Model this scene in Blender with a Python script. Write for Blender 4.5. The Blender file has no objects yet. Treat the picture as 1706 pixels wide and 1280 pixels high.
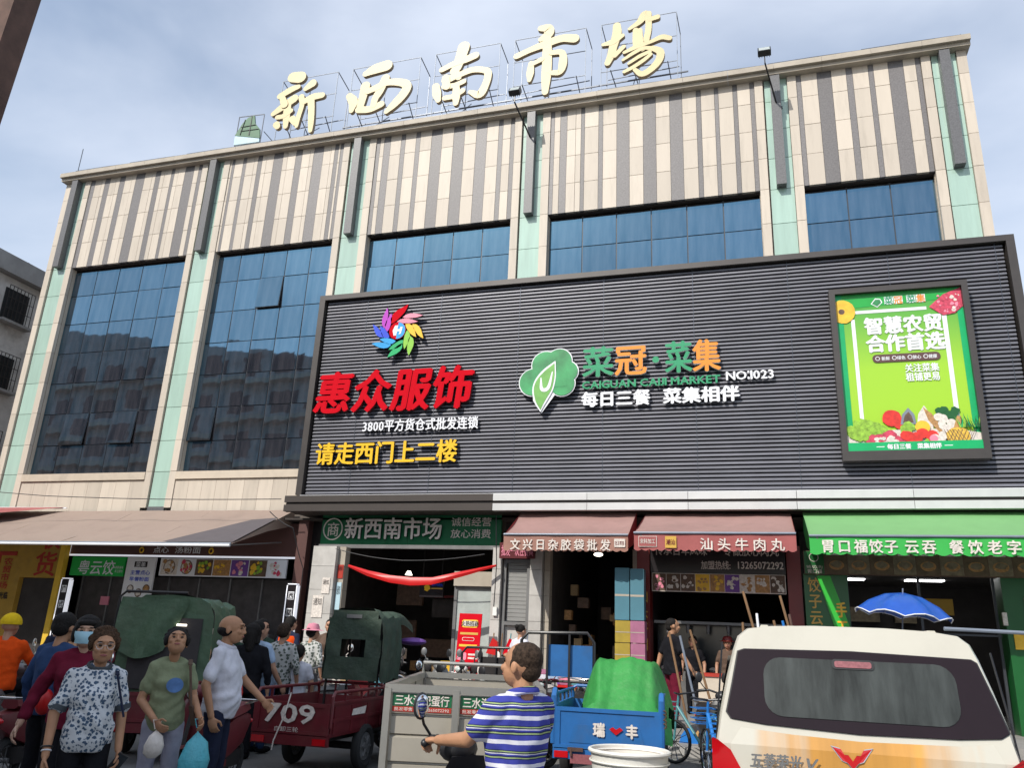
import bpy, bmesh, math, random
import numpy as np
from mathutils import Vector, Matrix, Euler
random.seed(7)
R = math.radians
sc = bpy.context.scene
COL = sc.collection

# ---------------------------------------------------------------- camera
cd = bpy.data.cameras.new('camera'); cam = bpy.data.objects.new('camera', cd); COL.objects.link(cam)
cd.sensor_width = 36.0; cd.lens = 28.175; cd.clip_start = 0.05; cd.clip_end = 900
cam.matrix_world = Matrix(((0.95736599, 0.04871802, 0.28474007, 0), (0.28566145, -0.30633391, -0.90805125, 0), (0.04298708, 0.95067665, -0.30719053, 1.6), (0, 0, 0, 1)))
sc.camera = cam
# ---------------------------------------------------------------- sun, sky, exposure
SUN = Vector((0.45, 1.0, -0.97)).normalized()
sd = bpy.data.lights.new('sun', 'SUN'); sd.energy = 3.75; sd.angle = R(0.55); sd.color = (1.0, 0.95, 0.87)
so = bpy.data.objects.new('sun', sd); COL.objects.link(so); so.rotation_euler = SUN.to_track_quat('-Z', 'Y').to_euler()
w = bpy.data.worlds.new('World'); sc.world = w; w.use_nodes = True
nt = w.node_tree; N = nt.nodes; LK = nt.links; N.clear()
sky = N.new('ShaderNodeTexSky'); sky.sky_type = 'NISHITA'; sky.sun_disc = False
sky.sun_elevation = R(41.5); sky.sun_rotation = R(204); sky.air_density = 1.3; sky.dust_density = 1.2; sky.ozone_density = 1.2
tc = N.new('ShaderNodeTexCoord'); mp = N.new('ShaderNodeMapping'); mp.inputs['Scale'].default_value = (1.2, 1.6, 2.8)
LK.new(tc.outputs['Generated'], mp.inputs['Vector'])
nz = N.new('ShaderNodeTexNoise'); nz.inputs['Scale'].default_value = 1.45; nz.inputs['Detail'].default_value = 6; nz.inputs['Roughness'].default_value = .5; nz.inputs['Distortion'].default_value = .25
LK.new(mp.outputs[0], nz.inputs['Vector'])
cr = N.new('ShaderNodeValToRGB'); cr.color_ramp.elements[0].position = .34; cr.color_ramp.elements[0].color = (.20, .20, .20, 1); cr.color_ramp.elements[1].position = .72; cr.color_ramp.elements[1].color = (1, 1, 1, 1)
LK.new(nz.outputs['Fac'], cr.inputs['Fac'])
mx = N.new('ShaderNodeMix'); mx.data_type = 'RGBA'; mx.inputs[7].default_value = (5.2, 5.65, 6.55, 1)
LK.new(cr.outputs['Color'], mx.inputs['Factor']); LK.new(sky.outputs[0], mx.inputs[6])
bg = N.new('ShaderNodeBackground'); bg.inputs['Strength'].default_value = 0.15
wo = N.new('ShaderNodeOutputWorld'); LK.new(mx.outputs[2], bg.inputs['Color']); LK.new(bg.outputs[0], wo.inputs['Surface'])
vs = sc.view_settings; vs.view_transform = 'Standard'; vs.look = 'None'; vs.gamma = 1; vs.exposure = 0.16
try: vs.use_curve_mapping = False
except Exception: pass

# ---------------------------------------------------------------- materials
MATS = {}
def mat(name, col, rough=.6, metal=0., var=.12, scale=3., bump=0., bscale=40., spec=.5, emit=0., tone=0., dirt=0., stretch=(1, 1, 1), ecol=None):
    m = bpy.data.materials.new(name); m.use_nodes = True
    t = m.node_tree; n = t.nodes; l = t.links; b = n['Principled BSDF']
    b.inputs['Roughness'].default_value = rough; b.inputs['Metallic'].default_value = metal
    b.inputs['Specular IOR Level'].default_value = spec
    c = n.new('ShaderNodeTexCoord'); mpp = n.new('ShaderNodeMapping'); mpp.inputs['Scale'].default_value = stretch
    l.new(c.outputs['Object'], mpp.inputs[0])
    out = None
    rgb = n.new('ShaderNodeRGB'); rgb.outputs[0].default_value = (*col, 1); out = rgb.outputs[0]
    if var:
        a = n.new('ShaderNodeTexNoise'); a.inputs['Scale'].default_value = scale; a.inputs['Detail'].default_value = 7; a.inputs['Roughness'].default_value = .6
        l.new(mpp.outputs[0], a.inputs['Vector'])
        mr = n.new('ShaderNodeMapRange'); mr.inputs[1].default_value = .25; mr.inputs[2].default_value = .75; mr.inputs[3].default_value = 1 - var; mr.inputs[4].default_value = 1 + var
        l.new(a.outputs['Fac'], mr.inputs[0])
        hv = n.new('ShaderNodeVectorMath'); hv.operation = 'SCALE'; l.new(out, hv.inputs[0]); l.new(mr.outputs[0], hv.inputs['Scale']); out = hv.outputs[0]
    if tone:
        oi = n.new('ShaderNodeObjectInfo'); mr = n.new('ShaderNodeMapRange'); mr.inputs[3].default_value = 1 - tone; mr.inputs[4].default_value = 1 + tone
        l.new(oi.outputs['Random'], mr.inputs[0])
        hv = n.new('ShaderNodeVectorMath'); hv.operation = 'SCALE'; l.new(out, hv.inputs[0]); l.new(mr.outputs[0], hv.inputs['Scale']); out = hv.outputs[0]
    if dirt:
        a = n.new('ShaderNodeTexNoise'); a.inputs['Scale'].default_value = 1.3; a.inputs['Detail'].default_value = 9; a.inputs['Roughness'].default_value = .7
        l.new(mpp.outputs[0], a.inputs['Vector'])
        mr = n.new('ShaderNodeMapRange'); mr.inputs[1].default_value = .5; mr.inputs[2].default_value = .72; mr.inputs[3].default_value = 0; mr.inputs[4].default_value = dirt
        l.new(a.outputs['Fac'], mr.inputs[0])
        d = n.new('ShaderNodeMix'); d.data_type = 'RGBA'; l.new(mr.outputs[0], d.inputs['Factor']); l.new(out, d.inputs[6]); d.inputs[7].default_value = (.13, .11, .085, 1); out = d.outputs[2]
    l.new(out, b.inputs['Base Color'])
    if bump:
        a = n.new('ShaderNodeTexNoise'); a.inputs['Scale'].default_value = bscale; a.inputs['Detail'].default_value = 4
        l.new(mpp.outputs[0], a.inputs['Vector'])
        bp = n.new('ShaderNodeBump'); bp.inputs['Strength'].default_value = bump; bp.inputs['Distance'].default_value = .02
        l.new(a.outputs['Fac'], bp.inputs['Height']); l.new(bp.outputs[0], b.inputs['Normal'])
    if emit:
        b.inputs['Emission Color'].default_value = (*(ecol or col), 1); b.inputs['Emission Strength'].default_value = emit
    MATS[name] = m; return m
def M(n): return MATS[n]
mat('asphalt', (.16, .16, .155), .9, var=.25, scale=1.2, bump=.5, bscale=60, dirt=.5)
mat('paving', (.26, .25, .235), .85, var=.18, scale=2, bump=.3, bscale=30, dirt=.6)
mat('kerbstone', (.38, .37, .35), .85, var=.2, scale=4, bump=.3, dirt=.5)
mat('stone_beige', (.57, .50, .415), .55, var=.045, scale=1.2, tone=.10, bump=.06, bscale=15, dirt=.22, stretch=(3.5, 1, .45))
mat('stone_beige_trim', (.56, .48, .38), .6, var=.1, scale=2, tone=.05, dirt=.22)
mat('cornice_stone', (.42, .37, .30), .6, var=.12, scale=2, tone=.04, dirt=.3)
mat('granite_purple', (.165, .155, .155), .5, var=.3, scale=24, tone=.12, bump=.05)
mat('granite_bar', (.12, .12, .125), .45, var=.35, scale=26, tone=.08)
mat('joint_dark', (.13, .11, .095), .9, var=.1)
mat('green_glass', (.40, .56, .48), .12, var=.10, scale=1.5, spec=.7, tone=.08, dirt=.16, stretch=(3, 1, .3))
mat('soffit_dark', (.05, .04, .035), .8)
mat('mullion', (.05, .055, .065), .45, metal=.3)
mat('screen_slat', (.135, .137, .16), .45, metal=.15, var=.18, scale=1.0, tone=.14, spec=.6)
mat('screen_back', (.012, .012, .016), .8)
mat('screen_frame', (.052, .045, .042), .42, metal=.2, var=.15, spec=.6)
mat('canopy_panel', (.60, .60, .59), .4, metal=.25, var=.06, tone=.04)
mat('canopy_dark', (.055, .045, .04), .5, metal=.2, var=.1)
mat('red', (.58, .004, .014), .75, var=.05, spec=.08)
mat('letter_side', (.12, .01, .012), .5)
mat('white', (.78, .79, .82), .4, var=.03)
mat('yellow', (.85, .50, .02), .35, var=.05)
mat('orange', (.80, .27, .02), .35, var=.05)
mat('green', (.02, .30, .13), .35, var=.05)
mat('lime', (.25, .55, .05), .35, var=.05)
mat('leafgreen', (.0, .38, .12), .35)
mat('sky', (.01, .33, .72), .35)
mat('blue', (.01, .06, .62), .35)
mat('pink', (.75, .25, .34), .35)
mat('magenta', (.45, .02, .48), .35)
mat('logo_green', (.04, .30, .10), .4, var=.5, scale=1.6)
mat('logo_lime', (.16, .42, .09), .4, var=.35, scale=2)
mat('roof_letter', (.60, .50, .26), .45, var=.07, scale=2.5, dirt=.12)
mat('roof_letter_side', (.22, .17, .11), .6)
mat('steel_thin', (.08, .09, .11), .4, metal=.6)
mat('steel_light', (.20, .23, .28), .5, metal=.2)
mat('steel_rust', (.11, .06, .045), .7, metal=.3, var=.4, scale=8)
mat('sail_green', (.10, .20, .12), .6, dirt=.4)
mat('pale_blue', (.45, .62, .70), .5)
mat('wall_grey', (.36, .36, .35), .9, var=.2, scale=1.2, bump=.3, bscale=20, dirt=.5)
mat('wall_tile', (.72, .71, .68), .8, var=.15, scale=3, dirt=.5)
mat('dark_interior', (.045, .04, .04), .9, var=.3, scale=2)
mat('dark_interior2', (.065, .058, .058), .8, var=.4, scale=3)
mat('window_dark', (.02, .025, .03), .15, spec=.6)
mat('awning_mauve', (.30, .225, .185), .8, var=.16, scale=1.3, bump=.25, bscale=3, dirt=.35)
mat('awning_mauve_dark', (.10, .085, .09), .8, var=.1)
mat('awning_pink', (.31, .185, .165), .8, var=.1, scale=2, bump=.2, bscale=4, dirt=.30)
mat('awning_valance', (.33, .17, .13), .8, var=.12, scale=3, dirt=.2)
mat('awning_valance_red', (.34, .095, .09), .8, var=.1)
mat('awning_maroon', (.28, .03, .03), .8, var=.2)
mat('awning_green', (.16, .36, .14), .7, var=.07, scale=2)
mat('awning_green_v', (.03, .40, .06), .6, var=.06)
mat('led_white', (.85, .87, .95), .3, var=0, emit=.5)
mat('sign_green', (.008, .13, .05), .3, var=.1, spec=.6)
mat('sign_green_bright', (.01, .42, .06), .35, var=.05)
mat('sign_brown', (.10, .045, .04), .5, var=.1)
mat('sign_black', (.012, .008, .010), .35, var=.1)
mat('sign_maroon', (.10, .01, .015), .4, var=.1)
mat('yellow_wall', (.42, .25, .035), .7, var=.15, dirt=.25)
mat('yellow_post', (.75, .48, .04), .6)
mat('red_old', (.40, .03, .015), .6, var=.15)
mat('cream', (.62, .55, .44), .5)
mat('pillar_tile', (.50, .48, .45), .45, var=.1, tone=.06, dirt=.3)
mat('pillar_red', (.16, .010, .010), .4, var=.15, dirt=.15)
mat('shop_green', (.008, .10, .022), .35, var=.1)
mat('shop_green_b', (.03, .48, .04), .4, var=.06)
mat('gold', (.60, .36, .06), .4, var=.05)
mat('shutter', (.30, .30, .29), .5, metal=.3, var=.1, dirt=.2)
mat('glass_door', (.42, .46, .44), .25, var=.15, dirt=.2)
mat('lamp_on', (1, 1, 1), .5, var=0, emit=6)
mat('lamp_soft', (1, .9, .75), .5, var=0, emit=3)
mat('tarp_green', (.028, .25, .045), .6, var=.2, scale=5, bump=1.0, bscale=9, dirt=.25)
mat('canvas_green', (.035, .06, .04), .7, var=.3, scale=5, bump=.9, bscale=9, dirt=.25)
mat('canvas_green_l', (.07, .125, .07), .65, var=.2, scale=4, bump=1.0, bscale=8, dirt=.3)
mat('tri_red', (.13, .012, .018), .45, var=.2, scale=4, dirt=.35)
mat('tri_blue', (.018, .12, .34), .42, var=.15, scale=4, dirt=.3)
mat('tri_blue_lit', (.02, .125, .36), .4, var=.15, scale=4, dirt=.15)
mat('silver', (.36, .35, .32), .35, metal=.65, var=.12, scale=3, dirt=.25)
mat('silver_panel', (.36, .33, .275), .5, metal=.15, var=.1, scale=2, dirt=.2)
mat('rubber', (.018, .018, .018), .85, var=.2)
mat('chrome', (.6, .6, .6), .15, metal=1, var=.05)
mat('black_plastic', (.018, .018, .02), .4, var=.15)
mat('dark_metal', (.035, .032, .032), .5, metal=.4, var=.2)
mat('grey_metal', (.20, .20, .20), .5, metal=.5, var=.2, dirt=.2)
mat('mirror', (.75, .78, .8), .04, metal=1, var=0)
mat('van_paint', (.56, .54, .465), .22, var=.04, scale=2, spec=.5, dirt=.12)
mat('van_glass', (.020, .013, .017), .22, var=.1, spec=.16)
mat('van_seal', (.01, .01, .012), .4, spec=.5)
mat('tail_red', (.50, .005, .01), .12, var=.1, spec=.8)
mat('tail_dark', (.28, .10, .11), .25, var=.3, scale=40)
mat('chair_red', (.55, .01, .01), .4)
mat('cloth_cyan', (.07, .20, .26), .5, var=.1)
mat('carton_yellow', (.36, .26, .03), .7, var=.2, scale=5)
mat('carton_pink', (.36, .13, .22), .7, var=.2, scale=5)
mat('carton_brown', (.36, .25, .13), .8, var=.15)
mat('foam_white', (.82, .82, .78), .7, var=.05)
mat('wood', (.20, .11, .05), .7, var=.3, scale=10, stretch=(1, 1, .1))
mat('bucket', (.72, .71, .66), .45, var=.08, dirt=.15)
mat('plastic_blue', (.02, .18, .55), .35, var=.1)
mat('plastic_teal', (.08, .25, .27), .4)
mat('bag_cyan', (.10, .48, .58), .3, var=.12, scale=20, bump=.5, bscale=25)
mat('bag_clear', (.72, .66, .60), .3, var=.15, scale=20, bump=.4, bscale=25)
mat('purple', (.16, .06, .30), .6)
mat('lettuce', (.25, .45, .04), .6, var=.5, scale=14)
mat('tomato', (.65, .03, .02), .4, var=.3, scale=9)
mat('meat', (.55, .05, .10), .5, var=.5, scale=16)
mat('pumpkin', (.80, .48, .03), .5, var=.2, scale=8)
mat('pineapple', (.65, .40, .05), .6, var=.5, scale=26)
mat('basket', (.50, .28, .10), .7, var=.3, scale=20)
mat('food_dark', (.12, .07, .045), .6, var=.5, scale=10)
mat('food_brown', (.42, .22, .08), .6, var=.5, scale=16)
mat('food_white', (.68, .62, .56), .6, var=.3, scale=18)
mat('photo_dim', (.13, .09, .05), .6, var=.5, scale=6)
mat('photo_dim2', (.20, .16, .10), .6, var=.5, scale=7)
mat('poster_edge', (.01, .36, .05), .4, var=.08)
# skin and cloth
mat('skin', (.46, .25, .16), .55, spec=.35, var=.14, scale=8, bump=.05, bscale=60)
mat('skin_pale', (.55, .33, .23), .5, var=.07, scale=8)
mat('skin_tan', (.42, .22, .125), .55, spec=.3, var=.16, scale=8, bump=.05, bscale=60)
mat('hair_black', (.011, .009, .008), .75, spec=.25, var=.6, scale=60, bump=.5, bscale=120)
mat('hair_brown', (.060, .034, .020), .85, spec=.15, var=.8, scale=60, bump=.6, bscale=90)
mat('hair_grey', (.042, .028, .020), .85, spec=.15, var=.85, scale=60, bump=.3, bscale=150)
mat('eye_dark', (.01, .008, .007), .2)
mat('lips', (.32, .10, .09), .5)
for nm, c in (('cl_maroon', (.14, .012, .03)), ('cl_black', (.012, .012, .015)), ('cl_teal', (.01, .26, .24)), ('cl_olive', (.22, .25, .15)), ('cl_white', (.60, .60, .66)), ('cl_navy', (.02, .025, .05)),
              ('cl_grey', (.30, .30, .37)), ('cl_orange', (.75, .08, .01)), ('cl_pink', (.62, .25, .32)), ('cl_ltblue', (.38, .50, .66)), ('cl_red', (.55, .015, .02)), ('cl_denim', (.03, .06, .14)), ('cl_brown', (.12, .08, .06)), ('cl_grey_trim', (.07, .08, .09)), ('cl_yellow', (.75, .50, .02)), ('cl_darkgreen', (.04, .07, .05))):
    mat(nm, c, .9, var=.16, scale=9, bump=1.0, bscale=8, spec=.1)
mat('mask_blue', (.35, .58, .68), .7, var=.04)
mat('cloud_glass', (.5, .5, .5))

def pattern_mat(name, base, spot, scale, thr):
    m = mat(name, base, .85, var=.08, bump=.4, bscale=9, spec=.2)
    t = m.node_tree; n = t.nodes; l = t.links; b = n['Principled BSDF']
    src = b.inputs['Base Color'].links[0].from_socket
    v = n.new('ShaderNodeTexVoronoi'); v.inputs['Scale'].default_value = scale; v.inputs['Randomness'].default_value = .8
    ns = n.new('ShaderNodeTexNoise'); ns.inputs['Scale'].default_value = scale * 2.2
    c = n.new('ShaderNodeTexCoord'); ad = n.new('ShaderNodeVectorMath'); ad.operation = 'MULTIPLY_ADD'
    l.new(c.outputs['Object'], ns.inputs['Vector']); l.new(ns.outputs['Color'], ad.inputs[0]); ad.inputs[1].default_value = (.022,) * 3; l.new(c.outputs['Object'], ad.inputs[2])
    l.new(ad.outputs[0], v.inputs['Vector'])
    r = n.new('ShaderNodeValToRGB'); r.color_ramp.elements[0].position = thr; r.color_ramp.elements[0].color = (1, 1, 1, 1); r.color_ramp.elements[1].position = thr + .06; r.color_ramp.elements[1].color = (0, 0, 0, 1)
    l.new(v.outputs['Distance'], r.inputs['Fac'])
    mm = n.new('ShaderNodeMix'); mm.data_type = 'RGBA'; l.new(r.outputs['Color'], mm.inputs['Factor']); l.new(src, mm.inputs[6]); mm.inputs[7].default_value = (*spot, 1)
    l.new(mm.outputs[2], b.inputs['Base Color'])
pattern_mat('cl_floral', (.58, .60, .62), (.06, .10, .16), 36, .40)
pattern_mat('cl_floral2', (.50, .50, .48), (.10, .12, .10), 20, .42)
def stripe_mat():
    m = mat('cl_stripe', (.5, .5, .5), .85, var=.0, bump=.4, bscale=9, spec=.2)
    t = m.node_tree; n = t.nodes; l = t.links; b = n['Principled BSDF']
    c = n.new('ShaderNodeTexCoord'); s = n.new('ShaderNodeSeparateXYZ'); l.new(c.outputs['Object'], s.inputs[0])
    ns = n.new('ShaderNodeTexNoise'); ns.inputs['Scale'].default_value = 5; l.new(c.outputs['Object'], ns.inputs['Vector'])
    a = n.new('ShaderNodeMath'); a.operation = 'MULTIPLY_ADD'; l.new(ns.outputs['Fac'], a.inputs[0]); a.inputs[1].default_value = .022; l.new(s.outputs['Z'], a.inputs[2])
    d = n.new('ShaderNodeMath'); d.operation = 'DIVIDE'; l.new(a.outputs[0], d.inputs[0]); d.inputs[1].default_value = .118
    f = n.new('ShaderNodeMath'); f.operation = 'FRACT'; l.new(d.outputs[0], f.inputs[0])
    r = n.new('ShaderNodeValToRGB'); r.color_ramp.interpolation = 'CONSTANT'
    B = (.05, .06, .33, 1); W = (.70, .70, .78, 1); G = (.32, .42, .17, 1); D = (.02, .025, .10, 1)
    st = [(0, W), (.17, B), (.36, D), (.41, G), (.46, D), (.52, B), (.58, W), (.62, D), (.67, G), (.72, D), (.76, B)]
    e = r.color_ramp.elements; e[0].position = 0; e[0].color = W; e[1].position = .17; e[1].color = B
    for p, cc in st[2:]: x = e.new(p); x.color = cc
    l.new(f.outputs[0], r.inputs['Fac']); l.new(r.outputs['Color'], b.inputs['Base Color'])
stripe_mat()
def window_mat():
    m = bpy.data.materials.new('curtain_glass'); m.use_nodes = True; t = m.node_tree; n = t.nodes; l = t.links; b = n['Principled BSDF']
    b.inputs['Metallic'].default_value = 1; b.inputs['Roughness'].default_value = .025
    c = n.new('ShaderNodeTexCoord'); a = n.new('ShaderNodeTexNoise'); a.inputs['Scale'].default_value = 1.1; a.inputs['Detail'].default_value = 2; l.new(c.outputs['Object'], a.inputs['Vector'])
    bp = n.new('ShaderNodeBump'); bp.inputs['Strength'].default_value = .05; bp.inputs['Distance'].default_value = .05; l.new(a.outputs['Fac'], bp.inputs['Height']); l.new(bp.outputs[0], b.inputs['Normal'])
    a2 = n.new('ShaderNodeTexNoise'); a2.inputs['Scale'].default_value = 2.5; a2.inputs['Detail'].default_value = 6
    mp2 = n.new('ShaderNodeMapping'); mp2.inputs['Scale'].default_value = (2.5, 1, .3); l.new(c.outputs['Object'], mp2.inputs[0]); l.new(mp2.outputs[0], a2.inputs['Vector'])
    r = n.new('ShaderNodeValToRGB'); r.color_ramp.elements[0].position = .3; r.color_ramp.elements[0].color = (.085, .19, .28, 1); r.color_ramp.elements[1].position = .75; r.color_ramp.elements[1].color = (.13, .27, .38, 1)
    l.new(a2.outputs['Fac'], r.inputs['Fac'])
    oi = n.new('ShaderNodeObjectInfo'); mr = n.new('ShaderNodeMapRange'); mr.inputs[3].default_value = .88; mr.inputs[4].default_value = 1.1; l.new(oi.outputs['Random'], mr.inputs[0])
    hv = n.new('ShaderNodeVectorMath'); hv.operation = 'SCALE'; l.new(r.outputs['Color'], hv.inputs[0]); l.new(mr.outputs[0], hv.inputs['Scale']); l.new(hv.outputs[0], b.inputs['Base Color'])
    d = n.new('ShaderNodeBsdfDiffuse'); d.inputs['Color'].default_value = (.20, .17, .18, 1); mx = n.new('ShaderNodeMixShader')
    mr2 = n.new('ShaderNodeMapRange'); mr2.inputs[1].default_value = .35; mr2.inputs[2].default_value = .8; mr2.inputs[3].default_value = .06; mr2.inputs[4].default_value = .22; l.new(a2.outputs['Fac'], mr2.inputs[0])
    l.new(mr2.outputs[0], mx.inputs[0]); l.new(b.outputs[0], mx.inputs[1]); l.new(d.outputs[0], mx.inputs[2]); l.new(mx.outputs[0], n['Material Output'].inputs[0])
    MATS['curtain_glass'] = m
window_mat()
def grad_mat(name, z0, z1, c0, c1, rough=.4, c2=None, noise=.0, ns=(6, 1, .4)):
    m = bpy.data.materials.new(name); m.use_nodes = True; t = m.node_tree; n = t.nodes; l = t.links; b = n['Principled BSDF']; b.inputs['Roughness'].default_value = rough
    c = n.new('ShaderNodeTexCoord'); s = n.new('ShaderNodeSeparateXYZ'); l.new(c.outputs['Object'], s.inputs[0])
    mr = n.new('ShaderNodeMapRange'); mr.inputs[1].default_value = z0; mr.inputs[2].default_value = z1; l.new(s.outputs['Z'], mr.inputs[0])
    f = mr.outputs[0]
    if noise:
        mp2 = n.new('ShaderNodeMapping'); mp2.inputs['Scale'].default_value = ns; l.new(c.outputs['Object'], mp2.inputs[0])
        a = n.new('ShaderNodeTexNoise'); a.inputs['Scale'].default_value = 3; a.inputs['Detail'].default_value = 8; l.new(mp2.outputs[0], a.inputs['Vector'])
        ma = n.new('ShaderNodeMath'); ma.operation = 'MULTIPLY_ADD'; l.new(a.outputs['Fac'], ma.inputs[0]); ma.inputs[1].default_value = noise; l.new(f, ma.inputs[2]); f = ma.outputs[0]
    r = n.new('ShaderNodeValToRGB'); e = r.color_ramp.elements; e[0].color = (*c0, 1); e[1].color = (*c1, 1)
    if c2: x = e.new(.5); x.color = (*c2, 1)
    l.new(f, r.inputs['Fac']); l.new(r.outputs['Color'], b.inputs['Base Color']); MATS[name] = m
grad_mat('poster_green', 5.98, 9.92, (.35, .60, .02), (.01, .30, .06), .4, c2=(.33, .60, .03))
# ---------------------------------------------------------------- geometry helpers
def rotm(rx=0, ry=0, rz=0): return Euler((rx, ry, rz)).to_matrix()
class G:
    def __init__(s, m='white'): s.v = []; s.f = []; s.k = []; s.ms = []; s.m = m
    def _k(s, m):
        m = m or s.m
        if m not in s.ms: s.ms.append(m)
        return s.ms.index(m)
    def add(s, vs, fs, m=None):
        o = len(s.v); k = s._k(m); s.v += [tuple(v) for v in vs]; s.f += [tuple(o + i for i in f) for f in fs]; s.k += [k] * len(fs); return s
    def box(s, x0, x1, y0, y1, z0, z1, m=None):
        return s.add([(x0, y0, z0), (x1, y0, z0), (x1, y1, z0), (x0, y1, z0), (x0, y0, z1), (x1, y0, z1), (x1, y1, z1), (x0, y1, z1)],
                     [(0, 3, 2, 1), (4, 5, 6, 7), (0, 1, 5, 4), (1, 2, 6, 5), (2, 3, 7, 6), (3, 0, 4, 7)], m)
    def obox(s, c, sz, rot, m=None):
        c = Vector(c); h = [x / 2 for x in sz]
        vs = [c + rot @ Vector((a * h[0], b * h[1], d * h[2])) for d in (-1, 1) for a, b in ((-1, -1), (1, -1), (1, 1), (-1, 1))]
        return s.add(vs, [(0, 3, 2, 1), (4, 5, 6, 7), (0, 1, 5, 4), (1, 2, 6, 5), (2, 3, 7, 6), (3, 0, 4, 7)], m)
    def bar(s, p0, p1, w, h=None, m=None):
        p0, p1 = Vector(p0), Vector(p1); d = p1 - p0
        if d.length < 1e-6: return s
        q = d.to_track_quat('Y', 'Z').to_matrix(); return s.obox((p0 + p1) / 2, (w, d.length, h or w), q, m)
    def loft(s, rings, m=None, cap=True):
        n = len(rings[0]); vs = [v for r in rings for v in r]; fs = []
        for i in range(len(rings) - 1):
            for j in range(n): fs.append((i * n + j, i * n + (j + 1) % n, (i + 1) * n + (j + 1) % n, (i + 1) * n + j))
        if cap: fs.append(tuple(range(n))[::-1]); fs.append(tuple((len(rings) - 1) * n + j for j in range(n)))
        return s.add(vs, fs, m)
    def tube(s, pts, rs, n=8, m=None, cap=True):
        pts = [Vector(p) for p in pts]
        if not hasattr(rs, '__len__'): rs = [rs] * len(pts)
        rings = []; up = None
        for i, p in enumerate(pts):
            d = (pts[min(i + 1, len(pts) - 1)] - pts[max(i - 1, 0)]).normalized()
            if up is None: up = Vector((0, 0, 1)) if abs(d.z) < .9 else Vector((1, 0, 0))
            x = d.cross(up).normalized(); up = x.cross(d).normalized()
            r = rs[i]
            rings.append([p + (x * math.cos(2 * math.pi * j / n) + up * math.sin(2 * math.pi * j / n)) * r for j in range(n)])
        return s.loft(rings, m, cap)
    def cap(s, p0, p1, r0, r1, n=10, m=None):      # capsule
        p0, p1 = Vector(p0), Vector(p1); d = (p1 - p0); L = d.length or 1e-4; d = d / L; P = []; Q = []
        for a in (-90, -60, -30, 0): P.append(p0 + d * r0 * math.sin(R(a))); Q.append(max(r0 * math.cos(R(a)), r0 * .05))
        for a in (0, 30, 60, 90): P.append(p1 + d * r1 * math.sin(R(a))); Q.append(max(r1 * math.cos(R(a)), r1 * .05))
        return s.tube(P, Q, n, m)
    def ell(s, c, r, rot=None, m=None, n=12, k=8):
        c = Vector(c); rot = rot or Matrix.Identity(3); rings = []
        for i in range(k + 1):
            a = -math.pi / 2 + math.pi * i / k; ca = max(math.cos(a), .02)
            rings.append([c + rot @ Vector((r[0] * ca * math.cos(2 * math.pi * j / n), r[1] * ca * math.sin(2 * math.pi * j / n), r[2] * math.sin(a))) for j in range(n)])
        return s.loft(rings, m)
    def cyl(s, p0, p1, r0, r1=None, n=12, m=None): return s.tube([p0, p1], [r0, r0 if r1 is None else r1], n, m)
    def ring(s, c, ax, r, t, n=24, k=8, m=None, a0=0, a1=360):   # torus section about axis ax
        c = Vector(c); ax = Vector(ax).normalized(); u = ax.orthogonal().normalized(); v = ax.cross(u); rings = []
        full = abs(a1 - a0) >= 360; steps = n
        for i in range(steps + (0 if full else 1)):
            a = R(a0 + (a1 - a0) * i / steps); d = u * math.cos(a) + v * math.sin(a); p = c + d * r
            tt = t if hasattr(t, '__len__') else (t, t)
            rings.append([p + d * tt[0] * math.cos(2 * math.pi * j / k) + ax * tt[1] * math.sin(2 * math.pi * j / k) for j in range(k)])
        if full: rings.append(rings[0])
        return s.loft(rings, m, cap=not full)
    def prism(s, poly, y0, y1, m=None, side=None):       # polygon in XZ, front face at y0
        n = len(poly); ar = sum(poly[i][0] * poly[(i + 1) % n][1] - poly[(i + 1) % n][0] * poly[i][1] for i in range(n))
        if ar < 0: poly = poly[::-1]
        vs = [(x, y0, z) for x, z in poly] + [(x, y1, z) for x, z in poly]
        s.add(vs, [tuple(range(n))], m)
        if y1 != y0:
            s.add(vs, [(i, i + n, (i + 1) % n + n, (i + 1) % n) for i in range(n)] + [tuple(range(n, 2 * n))[::-1]], side or m)
        return s
    def flat(s, poly, y, m=None): return s.prism(poly, y, y, m)
    def quad(s, a, b, c, d, m=None): return s.add([a, b, c, d], [(0, 1, 2, 3)], m)
    def tri(s, a, b, c, m=None): return s.add([a, b, c], [(0, 1, 2)], m)
    def build(s, name, parent=None, smooth=False, label=None, loc=None):
        me = bpy.data.meshes.new(name); me.from_pydata(s.v, [], s.f); me.polygons.foreach_set('material_index', s.k)
        for x in s.ms: me.materials.append(M(x))
        if smooth:
            me.polygons.foreach_set('use_smooth', [True] * len(s.f)); me.update()
            me.set_sharp_from_angle(angle=R(42))
        me.update(); o = bpy.data.objects.new(name, me); COL.objects.link(o)
        if parent: o.parent = parent
        if loc: o.location = loc
        if label: o['label'] = label
        return o
def disc(cx, cz, rx, rz=None, n=18, ir=0, a0=0):
    rz = rz or rx; return [(cx + rx * (1 + random.uniform(-ir, ir)) * math.cos(a0 + 2 * math.pi * i / n), cz + rz * (1 + random.uniform(-ir, ir)) * math.sin(a0 + 2 * math.pi * i / n)) for i in range(n)]
def rect(x0, x1, z0, z1): return [(x0, z0), (x1, z0), (x1, z1), (x0, z1)]
def rrect(x0, x1, z0, z1, r, n=5):
    o = []
    for cx, cz, a in ((x1 - r, z0 + r, -90), (x1 - r, z1 - r, 0), (x0 + r, z1 - r, 90), (x0 + r, z0 + r, 180)):
        o += [(cx + r * math.cos(R(a + 90 * i / n)), cz + r * math.sin(R(a + 90 * i / n))) for i in range(n + 1)]
    return o
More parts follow.
